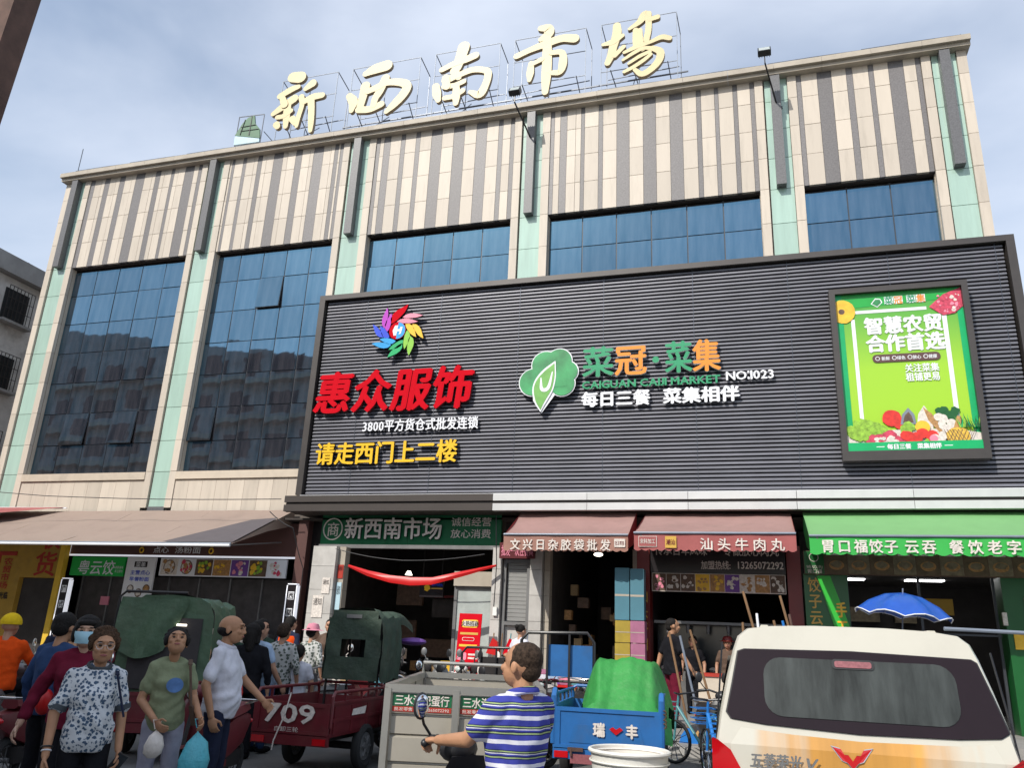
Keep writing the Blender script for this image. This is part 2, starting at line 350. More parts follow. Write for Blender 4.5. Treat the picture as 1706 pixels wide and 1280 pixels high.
def tag(o, label, cat, group=None, kind=None):
    if kind: o['kind'] = kind
    if label: o['label'] = label
    if cat: o['category'] = cat
    if group: o['group'] = group
    return o
def thing(name, label, cat, loc=(0, 0, 0), rz=0, group=None, scale=None):
    o = bpy.data.objects.new(name, None); o.empty_display_size = .2; COL.objects.link(o); o.location = loc; o.rotation_euler = (0, 0, rz)
    if scale: o.scale = (scale,) * 3
    return tag(o, label, cat, group)
def struct(o, label=None): o['kind'] = 'structure'; return o
def dup(root, loc, rz, label, group=None, scale=None, swap=None):
    kids = {}
    for o in bpy.data.objects:
        if o.parent: kids.setdefault(o.parent, []).append(o)
    def cp(o, par):
        c = o.copy(); COL.objects.link(c)
        if par: c.parent = par
        if swap and c.type == 'MESH' and any(mm.name in swap for mm in c.data.materials if mm):
            for sl in c.material_slots:
                nm = sl.material.name if sl.material else ''
                if nm in swap: sl.link = 'OBJECT'; sl.material = M(swap[nm])
        for k in kids.get(o, []): cp(k, c)
        return c
    r = cp(root, None); r.location = loc; r.rotation_euler = (0, 0, rz); r['label'] = label
    if group: r['group'] = group
    if scale: r.scale = (scale,) * 3
    return r
# ---- lettering
_gc = {}
def glyph(s, extrude=0.0, shear=0.0):
    k = (s, extrude > 0, shear)
    if k in _gc: return _gc[k]
    c = bpy.data.curves.new('t', 'FONT'); c.body = s; c.extrude = .5 if extrude else 0; c.resolution_u = 2; c.shear = shear
    o = bpy.data.objects.new('t', c); COL.objects.link(o); me = bpy.data.meshes.new_from_object(o)
    n = len(me.vertices); a = np.empty(n * 3); me.vertices.foreach_get('co', a); a = a.reshape(-1, 3)
    f = [tuple(p.vertices) for p in me.polygons]
    bpy.data.objects.remove(o); bpy.data.curves.remove(c); bpy.data.meshes.remove(me)
    _gc[k] = (a, f); return _gc[k]
def put_glyph(g, s, x0, z0, wd, h, y, m, depth=0, bold=0, mode='cell', shear=0, slant=0, side=None):
    a, f = glyph(s, depth, shear)
    if not len(a): return
    if mode == 'cell': X = a[:, 0] * wd + x0; Z = (a[:, 1] + .10) * h / 1.0 + z0
    else:
        mn = a.min(0); mxx = a.max(0); X = (a[:, 0] - mn[0]) / (mxx[0] - mn[0]) * wd + x0; Z = (a[:, 1] - mn[1]) / max(mxx[1] - mn[1], 1e-6) * h + z0
    X = X + slant * (Z - z0)
    sh = [(0, 0)] if not bold else [(-bold, 0), (bold, 0), (0, bold * .7), (0, -bold * .7), (0, 0)]
    for i, (dx, dz) in enumerate(sh):
        Y = y - i * .0007 - (a[:, 2] * depth if depth else 0)
        g.add(np.stack([X + dx, Y if hasattr(Y, '__len__') else np.full(len(X), Y), Z + dz], 1).tolist(), f, m)
def text(parent, s, x0, x1, z0, z1, y, m, bold=0, depth=0, name='lettering', mode='cell', letters=False, vert=False, shear=0, slant=0, label=None, gap=.0):
    """print or mount lettering on a plane facing -Y, filling the given rectangle (local coordinates of the parent)"""
    out = []; g = G(m); n = len(s)
    if mode == 'fit': put_glyph(g, s, x0, z0, x1 - x0, z1 - z0, y, m, depth, bold, 'fit', shear, slant)
    else:
        for i, ch in enumerate(s):
            if ch == ' ': continue
            if vert: cz1 = z1 - (z1 - z0) * i / n; ch_h = (z1 - z0) / n; a = (x0, cz1 - ch_h, x1 - x0, ch_h * .95)
            else: cw = (x1 - x0) / n; a = (x0 + cw * (i + gap / 2), z0, cw * (1 - gap), z1 - z0)
            put_glyph(g, ch, a[0], a[1], a[2], a[3], y, m, depth, bold, 'cell', shear, slant)
            if letters: out.append(g.build('letter', parent)); g = G(m)
    if not letters: out.append(g.build(name, parent, label=label))
    return out
def thick_letters(parent, s, x0, x1, z0, z1, y, m, bold, depth, side='screen_back', **k):
    """channel letters: dark returns with a coloured face just proud of them"""
    n = len(s)
    for i, ch in enumerate(s):
        if ch == ' ': continue
        cw = (x1 - x0) / n; gp = k.get('gap', 0); g = G(m); a = (x0 + cw * (i + gp / 2), z0, cw * (1 - gp), z1 - z0)
        mm = m[i] if isinstance(m, (list, tuple)) else m
        put_glyph(g, ch, *a, y, side, depth, bold, 'cell', k.get('shear', 0), k.get('slant', 0))
        put_glyph(g, ch, *a, y - depth * .5 - .006, mm, 0, bold, 'cell', k.get('shear', 0), k.get('slant', 0))
        g.build('letter', parent)
def stroke(pts, n=6):
    """brush stroke outline from (x, z, width) points"""
    P = [np.array(p, float) for p in pts]
    if len(P) == 1: return disc(P[0][0], P[0][1], P[0][2] / 2)
    E = [2 * P[0] - P[1]] + P + [2 * P[-1] - P[-2]]; S = []
    for i in range(1, len(E) - 2):
        for t in range(n):
            u = t / n; S.append(.5 * ((2 * E[i]) + (E[i + 1] - E[i - 1]) * u + (2 * E[i - 1] - 5 * E[i] + 4 * E[i + 1] - E[i + 2]) * u * u + (-E[i - 1] + 3 * E[i] - 3 * E[i + 1] + E[i + 2]) * u ** 3))
    S.append(P[-1]); S = np.array(S); D = np.gradient(S[:, :2], axis=0); D /= np.linalg.norm(D, axis=1)[:, None] + 1e-9; Nn = np.stack([-D[:, 1], D[:, 0]], 1); hw = S[:, 2:3] / 2
    L = S[:, :2] + Nn * hw; Rr = S[:, :2] - Nn * hw; o = [tuple(p) for p in L]
    e = S[-1]; th = math.atan2(*(Nn[-1][::-1]))
    o += [(e[0] + e[2] / 2 * math.cos(th - math.pi * i / 6), e[1] + e[2] / 2 * math.sin(th - math.pi * i / 6)) for i in range(1, 6)]
    o += [tuple(p) for p in Rr[::-1]]; b = S[0]; th = math.atan2(*(-Nn[0][::-1]))
    o += [(b[0] + b[2] / 2 * math.cos(th - math.pi * i / 6), b[1] + b[2] / 2 * math.sin(th - math.pi * i / 6)) for i in range(1, 6)]
    return o
def brush(g, strokes, y0, depth, m, side):
    for i, st in enumerate(strokes):
        P = [np.array(p, float) for p in st]; rings = []
        o = stroke(st); c = len(o)
        # strips: split outline into quads along the stroke so that concave shapes fill cleanly
        k = (c - 10) // 2; L = o[:k]; E1 = o[k:k + 5]; Rr = o[k + 5:k + 5 + k][::-1]; E0 = o[k + 5 + k:]
        y = y0 - i * .004
        vs = [(x, y, z) for x, z in L] + [(x, y, z) for x, z in Rr]; fs = [(j, k + j, k + j + 1, j + 1) for j in range(k - 1)]
        g.add(vs, fs, m); g.flat([L[-1]] + E1 + [Rr[-1]], y, m); g.flat([Rr[0]] + E0 + [L[0]], y, m)
        n = len(o); g.add([(x, y, z) for x, z in o] + [(x, y + depth, z) for x, z in o], [(j, (j + 1) % n, (j + 1) % n + n, j + n) for j in range(n)], side)

def latin_letters(parent, s, x0, x1, z0, z1, y, m, bold, depth, side):
    ws = []
    for ch in s:
        a, f = glyph(ch, depth); ws.append(.30 if ch == ' ' else float(a[:, 0].max() - a[:, 0].min()) + .10)
    k = (x1 - x0) / (sum(ws) - .10); x = x0
    for ch, w_ in zip(s, ws):
        if ch != ' ':
            g = G(m); put_glyph(g, ch, x, z0, (w_ - .10) * k, z1 - z0, y, side, depth, bold, 'fit'); put_glyph(g, ch, x, z0, (w_ - .10) * k, z1 - z0, y - depth * .5 - .006, m, 0, bold, 'fit'); g.build('letter', parent)
        x += w_ * k
# generated data
ROOF={
'xin': [[(-15.26,20.68,0.43),(-14.95,20.62,0.48)],[(-15.68,19.93,0.24),(-15.25,20.14,0.26),(-14.97,20.21,0.19)],[(-14.65,20.06,0.19),(-14.4,20.25,0.33)],[(-15.85,19.2,0.19),(-15.52,19.42,0.29),(-15.06,19.72,0.33)],[(-15.29,19.48,0.29),(-15.27,19.0,0.28),(-15.25,18.58,0.19)],[(-15.64,19.02,0.19),(-15.41,19.03,0.19),(-15.12,19.21,0.19)],[(-15.63,18.71,0.28),(-15.58,18.63,0.24)],[(-15.0,18.84,0.28),(-14.86,18.65,0.23)],[(-14.76,19.72,0.24),(-14.69,19.37,0.19),(-14.76,18.92,0.19),(-14.79,18.5,0.14)],[(-14.62,19.5,0.23),(-14.27,19.63,0.28),(-13.92,19.64,0.23)],[(-14.35,19.55,0.28),(-14.27,19.07,0.25),(-14.22,18.55,0.23),(-14.2,18.22,0.16)],[(-15.56,19.86,0.22),(-15.41,19.5,0.29)]] ,
'xi': [[(-12.32,20.26,0.23),(-11.99,20.39,0.4),(-11.53,20.46,0.44)],[(-12.84,19.42,0.27),(-12.67,19.16,0.36),(-12.7,18.8,0.18)],[(-12.26,19.74,0.36),(-12.31,19.33,0.31),(-12.38,18.88,0.27)],[(-12.42,18.79,0.27),(-11.99,18.74,0.26),(-11.58,18.87,0.26)],[(-11.51,19.92,0.31),(-11.68,19.44,0.31),(-11.82,19.15,0.26),(-11.87,18.88,0.22)],[(-12.15,19.48,0.22),(-11.78,19.6,0.26),(-11.41,19.72,0.26),(-10.89,19.62,0.3),(-10.67,19.44,0.34),(-10.77,19.14,0.34),(-11.07,18.79,0.3),(-11.35,18.52,0.17)]] ,
'nan': [[(-8.7,20.67,0.43),(-8.79,20.25,0.39),(-8.91,19.85,0.35)],[(-9.44,19.87,0.2),(-9.0,20.04,0.23),(-8.59,20.13,0.27),(-8.26,20.23,0.27)],[(-8.98,19.73,0.31),(-8.81,19.45,0.23)],[(-9.26,19.41,0.31),(-8.82,19.53,0.23),(-8.34,19.65,0.23),(-7.93,19.57,0.23),(-7.77,19.42,0.26),(-7.82,19.01,0.26),(-8.02,18.63,0.3),(-8.36,18.78,0.15)],[(-9.6,19.22,0.27),(-9.54,18.91,0.31),(-9.47,18.65,0.19)],[(-9.28,19.16,0.23),(-8.94,19.14,0.19),(-8.61,19.24,0.19)],[(-9.24,18.69,0.19),(-8.91,18.71,0.19),(-8.62,18.87,0.19)],[(-8.86,19.12,0.23),(-8.83,18.7,0.27),(-8.83,18.41,0.19)],[(-9.26,19.49,0.27),(-9.2,19.14,0.27)]] ,
'shi': [[(-6.02,20.86,0.22),(-5.77,20.8,0.33),(-5.76,20.57,0.33),(-6.01,20.41,0.18)],[(-6.81,19.9,0.22),(-6.35,20.06,0.22),(-5.82,20.2,0.29),(-5.3,20.3,0.29),(-4.88,20.21,0.32)],[(-5.79,20.36,0.29),(-5.77,19.53,0.32),(-5.78,18.92,0.32),(-5.8,18.31,0.21)],[(-6.3,19.51,0.18),(-6.32,19.14,0.25),(-6.34,18.86,0.14)],[(-6.29,19.46,0.15),(-5.95,19.6,0.18)],[(-5.63,19.79,0.18),(-5.28,19.72,0.21),(-5.24,19.3,0.28),(-5.33,18.99,0.21),(-5.58,19.0,0.18)]] ,
'chang': [[(-3.51,20.42,0.25),(-3.51,20.09,0.3),(-3.62,19.65,0.27),(-3.69,19.32,0.25),(-3.8,19.04,0.2)],[(-3.94,19.77,0.12),(-3.64,19.82,0.21),(-3.33,20.0,0.14)],[(-3.58,19.27,0.16),(-3.29,19.56,0.14)],[(-3.11,20.2,0.11),(-2.8,20.4,0.2),(-2.62,20.64,0.29),(-2.51,20.67,0.2)],[(-2.51,20.64,0.2),(-2.51,20.1,0.2),(-2.58,19.68,0.2)],[(-2.45,20.43,0.16),(-2.23,20.47,0.18)],[(-2.91,20.1,0.18),(-2.91,19.75,0.2),(-2.91,19.53,0.18)],[(-2.78,20.07,0.16),(-2.76,19.61,0.18),(-2.7,19.33,0.18)],[(-3.27,19.31,0.11),(-2.89,19.45,0.16),(-2.45,19.55,0.13),(-2.11,19.66,0.18),(-1.87,19.57,0.17)],[(-3.31,19.03,0.09),(-2.98,19.23,0.13),(-2.67,19.35,0.13),(-2.39,19.29,0.15)],[(-3.13,18.86,0.09),(-2.81,19.06,0.13),(-2.48,19.18,0.13)],[(-2.39,19.29,0.18),(-2.16,19.11,0.24),(-2.2,18.81,0.24),(-2.42,18.54,0.22),(-2.72,18.39,0.2),(-2.94,18.59,0.13)],[(-3.27,18.57,0.11),(-2.98,18.7,0.13),(-2.68,18.88,0.13),(-2.44,19.07,0.11)]] ,
}
PIN= [('red',-9.62,10.01,0.22,-9.16,10.59),('pink',-9.27,10.18,0.13,-8.66,10.22),('pink',-9.44,10.06,0.13,-8.79,10.04),('yellow',-9.17,9.97,0.16,-8.79,9.57),('yellow',-8.96,9.95,0.15,-8.57,9.51),('lime',-9.1,9.78,0.16,-9.11,9.21),('lime',-8.99,9.6,0.17,-8.96,9.02),('green',-9.19,9.49,0.16,-9.6,9.2),('green',-9.21,9.39,0.17,-9.61,8.98),('sky',-9.42,9.47,0.15,-9.93,9.54),('sky',-9.55,9.36,0.15,-10.16,9.42),('blue',-9.63,9.58,0.16,-9.97,9.95),('blue',-9.82,9.61,0.14,-10.2,10.02),('magenta',-9.71,9.78,0.16,-9.66,10.34),('magenta',-9.81,9.89,0.15,-9.8,10.52)]
# ================================================================ ground
g = G('asphalt'); g.add([(-160, -120, 0), (160, -120, 0), (160, 200, 0), (-160, 200, 0)], [(0, 1, 2, 3)]); struct(g.build('road'))
g = G('kerbstone')
gp = G('paving'); gp.box(-34, 14, 14.25, 20.2, -.2, .14); pv = struct(gp.build('pavement'))
x = -24.
while x < 9:
    g = G('kerbstone'); L = 1.0; g.box(x, x + L - .012, 14.0, 14.24, -.2, .15); g.build('kerb', pv); x += L
gs = G('paving'); gs.box(-24, 9, 16.2, 19.4, .14, .3); gs.build('shop_step', pv)
for i in range(14):
    for j in range(2):
        g = G('paving'); g.box(-9.9 + i * 1.0, -8.915 + i * 1.0, 14.27 + j * .96, 15.215 + j * .96, .14, .152); g.build('paving_slab', pv)
# ================================================================ the market building
mb = thing('market_building', 'large beige stone market building with tall blue windows and pale green glass strips', 'building', (0, 20, 0))
XL, XR = -23.86, 5.89
Wn = [(-22.74, -17.91, 5), (-16.79, -12.42, 5), (-11.24, -6.54, 5), (-5.41, .51, 6), (1.63, 4.79, 3)]
Pl = [(-23.86, -22.74), (-17.91, -16.79), (-12.42, -11.24), (-6.54, -5.41), (.51, 1.63), (4.79, 5.89)]
ZS = 13.53; KZ = [17.02, 16.33, 15.42, 14.49, 13.53]; JZ = [13.53, 12.49, 11.42, 10.34, 9.26, 8.18, 7.10, 6.12, 5.0]
g = G('joint_dark'); g.box(XL + .05, XR - .05, .45, 14, 4.6, 17.0)     # core behind the windows
g.box(XL + .05, XR - .05, .06, .46, ZS + .06, 17.0)
for a, b in Pl: g.box(a + .03, b - .03, .06, .46, 4.6, ZS + .06)
for a, b, n in Wn: g.box(a - .03, b + .03, .06, .46, 4.6, 6.06)
g.build('wall', mb)
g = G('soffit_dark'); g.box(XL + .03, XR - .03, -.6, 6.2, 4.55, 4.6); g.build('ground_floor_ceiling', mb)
# cornice
x = XL - .08; k = 0
while x < XR + .05:
    e = min(x + 1.25, XR + .08); g = G('cornice_stone'); g.box(x, e - .006, -.32, .5, 17.16, 17.32); g.box(x, e - .006, -.22, .45, 17.05, 17.158); g.build('cornice_block', mb); x = e
g = G('cornice_stone'); g.box(XL, XR, .5, 14, 17.0, 17.3); g.build('roof', mb)
stripes = [[(0, .18), (.63, .85), (1.30, 1.52), (2.0, 2.38), (2.85, 3.06), (3.52, 3.65), (4.10, 4.47), (4.66, 4.80)],
           [(.08, .18), (.51, .64), (1.10, 1.27), (1.72, 2.08), (2.57, 2.81), (3.25, 3.61), (4.03, 4.17), (4.24, 4.36)],
           [(0, .13), (.27, .50), (.87, 1.02), (1.39, 1.54), (1.93, 2.29), (2.68, 3.05), (3.44, 3.79), (4.17, 4.31), (4.56, 4.69)],
           [(0, .12), (.30, .51), (.94, 1.05), (1.47, 1.60), (2.01, 2.38), (2.78, 3.15), (3.55, 3.91), (4.31, 4.44), (4.82, 4.93), (5.33, 5.45), (5.80, 5.92)],
           [(0, .13), (.55, .92), (1.30, 1.46), (1.86, 1.99), (2.36, 2.73), (3.03, 3.15)]]
pan = []
for (a, b, n), st in zip(Wn, stripes):
    cur = 0; W = b - a
    for s0, s1 in st + [(W, W)]:
        if s0 - cur > .03: pan.append((a + cur, a + s0, 'b'))
        if s1 - s0 > .02: pan.append((a + s0, a + s1, 'd'))
        cur = max(cur, s1)
cnt = 0
for x0, x1, t in pan:
    if t == 'd':
        g = G('granite_purple'); g.box(x0 + .004, x1 - .004, .006, .10, ZS, KZ[0] + .03); g.build('granite_strip', mb); continue
    wd = x1 - x0; sp = [(x0, x1)]
    if wd > .42: c = x0 + wd * random.choice([.62, .68, .36]); sp = [(x0, c), (c, x1)]
    for i in range(4):
        for q0, q1 in (sp if wd > .42 else [(x0, x1)]):
            if cnt > 292 and q0 != x0: continue
            if cnt > 292: q1 = x1
            cnt += 1; d = random.uniform(0, .005)
            g = G('stone_beige'); g.box(q0 + .005, q1 - .005, .0 + d, .10, KZ[i + 1] + (.006 if i < 3 else 0), KZ[i] - .008 if i else KZ[0] + .03); g.build('stone_panel', mb)
# pilasters
for pi, (a, b) in enumerate(Pl):
    pilz = KZ + JZ[1:]
    for i in range(len(pilz) - 1):
        z1, z0 = pilz[i], pilz[i + 1]
        if i == 0: z1 += .03
        for s0, s1 in ((a, a + .23), (b - .24, b)):
            g = G('stone_beige'); o = 0 if (pi or 1) else 0; g.box(s0 + .003, s1 - .003, -.03 + random.uniform(0, .004), .10, z0 + .006, z1 - .006)
            if pi == 5 and s0 > a + .5: g.box(s1 - .08, s1, .11, 12., z0 + .006, z1 - .006)
            g.build('pilaster_stone', mb)
        g = G('green_glass'); g.box(a + .27, b - .25, .035, .10, z0 + .008, z1 - .008); g.build('green_glass_panel', mb)
    g = G('granite_bar'); c = (a + b) / 2; g.box(c - .13, c + .12, -.20, .03, ZS + .02, 17.03); g.build('granite_fin', mb)
    if pi == 1: g = G('granite_bar'); g.box(a + .27, b - .25, .0, .10, 4.9, 5.04); g.build('base_block', mb)
# windows: panes as pieces, frame per window
for wi, (a, b, n) in enumerate(Wn):
    zs = JZ[:8]; zs = [13.42] + zs[1:]
    if wi == 2: zs = zs[:5]
    if wi > 2: zs = zs[:4]
    fr = bpy.data.objects.new('window', None); COL.objects.link(fr); fr.parent = mb
    pw = (b - a) / n
    g = G('mullion')
    for i in range(n + 1): g.box(max(a, a + i * pw - .022), min(b, a + i * pw + .022), .245, .30, zs[-1], zs[0] + .06)
    for z in zs: g.box(a, b, .25, .30, z - .02, z + .02)
    g.build('window_frame', fr)
    for q in (a, b - .012): g = G('stone_beige_trim'); g.box(q, q + .012, .11, .24, zs[-1], ZS - .02); g.build('reveal', fr)
    g = G('soffit_dark'); g.box(a + .02, b - .02, .11, .24, ZS - .03, ZS - .004); g.build('window_head', fr)
    opened = {0: {(1, 5): 4, (3, 5): 4.5}, 1: {(2, 1): 4, (0, 5): 4}, 2: {(0, 1): 1.5}}.get(wi, {})
    for r in range(len(zs) - 1):
        for c in range(n):
            x0 = a + c * pw; z1, z0 = zs[r], zs[r + 1]; op = opened.get((c, r), 0)
            g = G('curtain_glass'); hh = z1 - z0
            g.box(x0 + .016 - x0 - pw / 2, pw / 2 - .016, -.006, .006, -hh + .014, -.014)
            if op: g.m = 'mullion'; g.box(-pw / 2 + .005, pw / 2 - .005, .006, .035, -hh, -hh + .04); g.box(-pw / 2 + .005, -pw / 2 + .03, .006, .035, -hh + .04, 0); g.box(pw / 2 - .03, pw / 2 - .005, .006, .035, -hh + .04, 0)
            o = g.build('pane', fr); o.location = (x0 + pw / 2, .235 - (.03 if op else 0), z1)
            o.rotation_euler = (R(-op) if op else R(random.gauss(0, .22)), 0, R(random.gauss(0, .22)))
    # sill band and panels below
    if wi < 2:
        g = G('stone_beige_trim'); g.box(a + .0, b - .0, -.05, .24, 5.87, 6.10); g.build('window_sill', mb)
        k = 9
        for i in range(k):
            q = (b - a) / k; g = G('stone_beige'); g.box(a + i * q + .004, a + (i + 1) * q - .004, .008, .1, 4.85, 5.86); g.build('stone_panel', mb)
# roof rail wires and rods
g = G('steel_thin')
for i in range(25):
    x = XL + i * (XR - XL) / 24; g.bar((x, .2, 17.3), (x, .2, 17.75), .014)
    if i < 24: g.bar((x, .2, 17.75), (x + (XR - XL) / 24, .2, 17.75 - .02 * (i % 2)), .012)
g.bar((XL + .1, .2, 17.3), (XL + .1, .2, 18.7), .02)
g.build('roof_rail', mb)
# ---- rooftop sign characters
RY = 20.6
names = dict(xin='first', xi='second', nan='third', shi='fourth', chang='last'); fx = [(-15.85, -13.6), (-13.0, -10.4), (-9.83, -7.5), (-6.98, -4.57), (-4.06, -1.67)]
lab = {'xin': 'cream brush lettered character 新 on the rooftop frame beside the green sail', 'xi': 'cream brush lettered character 西 on the roof with one wide top dash', 'nan': 'cream brush lettered character 南 in the middle of the rooftop sign', 'shi': 'cream brush lettered character 市 behind the small floodlight on the roof', 'chang': 'cream brush lettered character 場 at the end of the rooftop sign away from the sail'}
for k in ROOF:
    g = G('roof_letter'); brush(g, ROOF[k], RY, .13, 'roof_letter', 'roof_letter_side')
    tag(g.build('rooftop_character'), lab[k], 'sign letter', 'rooftop characters')
sf = thing('rooftop_sign_frame', 'thin steel scaffold holding the large characters above the cornice', 'sign frame', (0, RY + .3, 0))
for (a, b) in fx:
    for nm, segs in (('post', [((a, 0, 17.4), (a, 0, 20.82)), ((b, 0, 17.4), (b, 0, 20.82)), (((a + b) / 2, .1, 17.4), ((a + b) / 2, .1, 20.7))]),
                     ('rail', [((a, 0, 20.82), (b, 0, 20.82)), ((a, .05, 19.95), (b, .05, 19.95)), ((a, .05, 19.0), (b, .05, 19.0))]),
                     ('brace', [((a, 0, 20.82), (a + .05, .75, 20.6)), ((b, 0, 20.82), (b + .05, .75, 20.6)), ((a + .05, .75, 20.6), (a + .05, .75, 17.4)), ((b + .05, .75, 20.6), (b + .05, .75, 17.4)), ((a + .3, 0, 19.0), (a + .8, 1.2, 17.3)), ((b - .3, 0, 19.0), (b - .05, 1.2, 17.3)), ((a + .1, .7, 19.2), (b, .7, 19.3)), ((a + 1, 0, 19.), (a + 1.5, 1.3, 17.3)), ((a + 1, 0, 18.2), (a + .9, 1.3, 19.6))])):
        for p, q in segs: g = G('steel_light' if nm != 'brace' else 'steel_thin'); g.bar(p, q, .02 if nm != 'brace' else .024); g.build(nm, sf)
for z, dy, xa in ((18.25, 0, -16.2), (19.08, .72, -13.6), (17.98, .0, -16.2)):
    g = G('steel_thin'); g.bar((xa, dy, z - .12), (-1.4, dy, z), .04); g.build('long_rail', sf)
sl = thing('sail_emblem', 'small green sail shaped emblem in a wire frame beside the rooftop characters', 'emblem', (0, RY, 0))
g = G('sail_green'); g.prism([(-17.33, 18.54), (-16.26, 18.28), (-16.32, 18.66), (-16.55, 18.94), (-16.63, 19.28), (-16.88, 19.23), (-17.08, 19.02)], 0, .06); g.build('sail', sl)
g = G('black_plastic'); g.bar((-16.72, -.012, 19.25), (-16.72, -.012, 18.45), .03, .01); g.bar((-16.98, -.012, 19.15), (-17.1, -.012, 18.52), .03, .01); g.bar((-17.1, -.012, 18.85), (-16.5, -.012, 18.86), .025, .01); g.bar((-17.1, -.012, 18.68), (-16.35, -.012, 18.66), .025, .01); g.build('sail_seam', sl)
g = G('pale_blue'); g.prism([(-17.32, 18.52), (-16.28, 18.26), (-16.26, 18.12), (-17.31, 18.14)], 0, .06); g.build('base_board', sl)
g = G('steel_thin'); [g.bar(p, q, .025) for p, q in (((-17.3, .05, 17.4), (-17.3, .05, 19.35)), ((-16.25, .05, 17.4), (-16.25, .05, 19.3)), ((-17.3, .05, 19.35), (-16.25, .05, 19.3)), ((-17.3, .05, 18.1), (-16.25, .05, 18.1)), ((-16.2, .1, 18.6), (-15.5, .5, 17.8)))]; g.build('wire_frame', sl)
# ---- floodlights on arms from the cornice
for (px, lab_) in ((.80, 'black floodlight on a thin arm above the cornice beside open sky'), (-6.25, 'small floodlight on an arm below the character 市')):
    f = thing('floodlight', lab_, 'floodlight', (px, 18.92, 17.02), 0, 'floodlights on the cornice')
    q = rotm(R(-32), 0, 0)
    g = G('black_plastic'); g.obox((0, 0, .12), (.34, .16, .26), q); 
    for i in range(5): g.obox(Vector((0, 0, .12)) + q @ Vector((-.13 + i * .065, .1, .03)), (.012, .06, .22), q)
    g.build('lamp_housing', f)
    g = G('glass_door'); g.obox(Vector((0, 0, .12)) + q @ Vector((0, -.084, 0)), (.28, .008, .2), q); g.build('lamp_glass', f)
    g = G('black_plastic'); g.bar((0, 0, 0), (0, 0, -.25), .03); g.bar((0, 0, -.25), (.30, 1.0, -1.0), .035); g.box(.2, .42, .94, 1.0, -1.08, -1.0); g.build('arm', f)
# ================================================================ slatted advertising screen
S0 = 19.2
scn = thing('advertising_screen', 'wide dark grey slatted sign screen in a black metal frame over the shops', 'sign screen', (0, S0, 0))
x0, x1, z0, z1 = -12.0, 5.97, 5.2, 11.1
g = G('screen_back'); g.box(x0 + .2, x1 - .2, .1, .5, z0 + .0, z1 - .1); g.build('backing', scn)
ns = 57; h = (z1 - .15 - z0 - .02) / ns
sm = None
for i in range(ns):
    z = z0 + .02 + i * h
    g = G('screen_slat'); g.loft([[(xx, .085, z), (xx, .0, z + .006), (xx, .002, z + h * .45), (xx, .030, z + h - .030), (xx, .085, z + h - .028)] for xx in (x0 + .2, x1 - .2)]); g.build('slat', scn)
for xx in [x0 + 2.3 * i + 1.5 for i in range(8)]:
    g = G('steel_thin'); g.box(xx, xx + .012, -.004, .09, z0 + .02, z1 - .15); g.build('slat_clip_rail', scn)
for nm, b_ in (('frame_side', (x0 - .03, x0 + .15, -.12, .55, z0 - .02, z1 - .152)), ('frame_side', (x1 - .15, x1 + .03, -.12, .55, z0 - .02, z1 - .152)), ('frame_top', (x0 - .03, x1 + .03, -.12, .55, z1 - .15, z1))):
    g = G('screen_frame'); g.box(*b_); g.build(nm, scn)
# canopy: two ribs
cp = thing('entrance_canopy', 'two banded metal canopy edge running below the dark slatted screen', 'canopy', (0, 18.6, 0))
for (a, b, m_) in [(-12.03, -6.2, 'canopy_dark')] + [(-6.19 + i * 2.35, -3.85 + i * 2.35, 'canopy_panel') for i in range(6)]:
    for (u, v) in ((4.9, 5.07), (4.66, 4.83)):
        g = G(m_); g.box(a, b, 0, .12 if u > 4.8 else .2, u, v); g.build('fascia_panel', cp)
g = G('canopy_dark'); g.box(-12.0, 7.9, .05, .58, 4.84, 4.895); g.box(-11.95, 7.8, .21, 1.35, 4.67, 4.835); g.box(-11.95, 7.8, .13, .58, 4.9, 5.05); g.build('canopy_core', cp)
g = G('white'); g.box(-11.6, 7.8, .02, .5, 5.075, 5.085); g.build('flashing', cp)
# ---- pinwheel emblem and its lettering
pe = thing('pinwheel_emblem', 'multicoloured pinwheel flower emblem above the big red characters', 'emblem', (0, 0, 0))
def leafp(bx, bz, tx, tz, wd):
    d = np.array([tx - bx, tz - bz]); L = np.linalg.norm(d); d /= L; n_ = np.array([-d[1], d[0]]); o = []; bx, bz = bx, bz
    f = [(0, 0), (.15, .42), (.35, .55), (.55, .46), (.75, .22), (.9, .02), (1, -.12)]; b_ = [(.85, -.30), (.65, -.40), (.45, -.36), (.25, -.30), (.1, -.18)]
    for u, k_ in f + b_: o.append((bx + d[0] * L * u + n_[0] * wd * k_, bz + d[1] * L * u + n_[1] * wd * k_))
    return o
for i, (c, bx, bz, wd, tx, tz) in enumerate(PIN):
    g = G(c if c != 'green' else 'leafgreen'); p = leafp(bx, bz, tx, tz, wd * 1.25); g.prism(p, 19.02, 19.10, side='screen_back'); g.build('petal', pe)
cx, cz = -9.39, 9.78
g = G('red'); g.prism(disc(cx, cz, .25, .26, 28), 19.0, 19.10, side='screen_back'); g.flat([(cx + .24 * math.cos(R(a)), cz + .25 * math.sin(R(a))) for a in range(-95, 86, 12)], 18.997, 'sky'); g.build('emblem_disc', pe)
g = G('white'); g.flat([(cx - .1, cz - .15), (cx - .02, cz - .15), (cx, cz - .03), (cx + .08, cz - .03), (cx + .05, cz - .13), (cx + .12, cz - .1), (cx + .16, cz + .1), (cx + .08, cz + .1), (cx + .07, cz + .04), (cx - .0, cz + .04), (cx + .02, cz + .16), (cx - .08, cz + .15), (cx - .14, cz)], 18.992); g.build('emblem_mark', pe)
s1 = thing('raised_lettering', 'big red slanted characters 惠众服饰 on the dark slatted screen', 'sign', (0, 19.1, 0))
thick_letters(s1, '惠众服饰', -11.84, -7.1, 7.44, 8.72, 0, 'red', .042, .10, side='letter_side', shear=0, slant=.10, gap=.02)
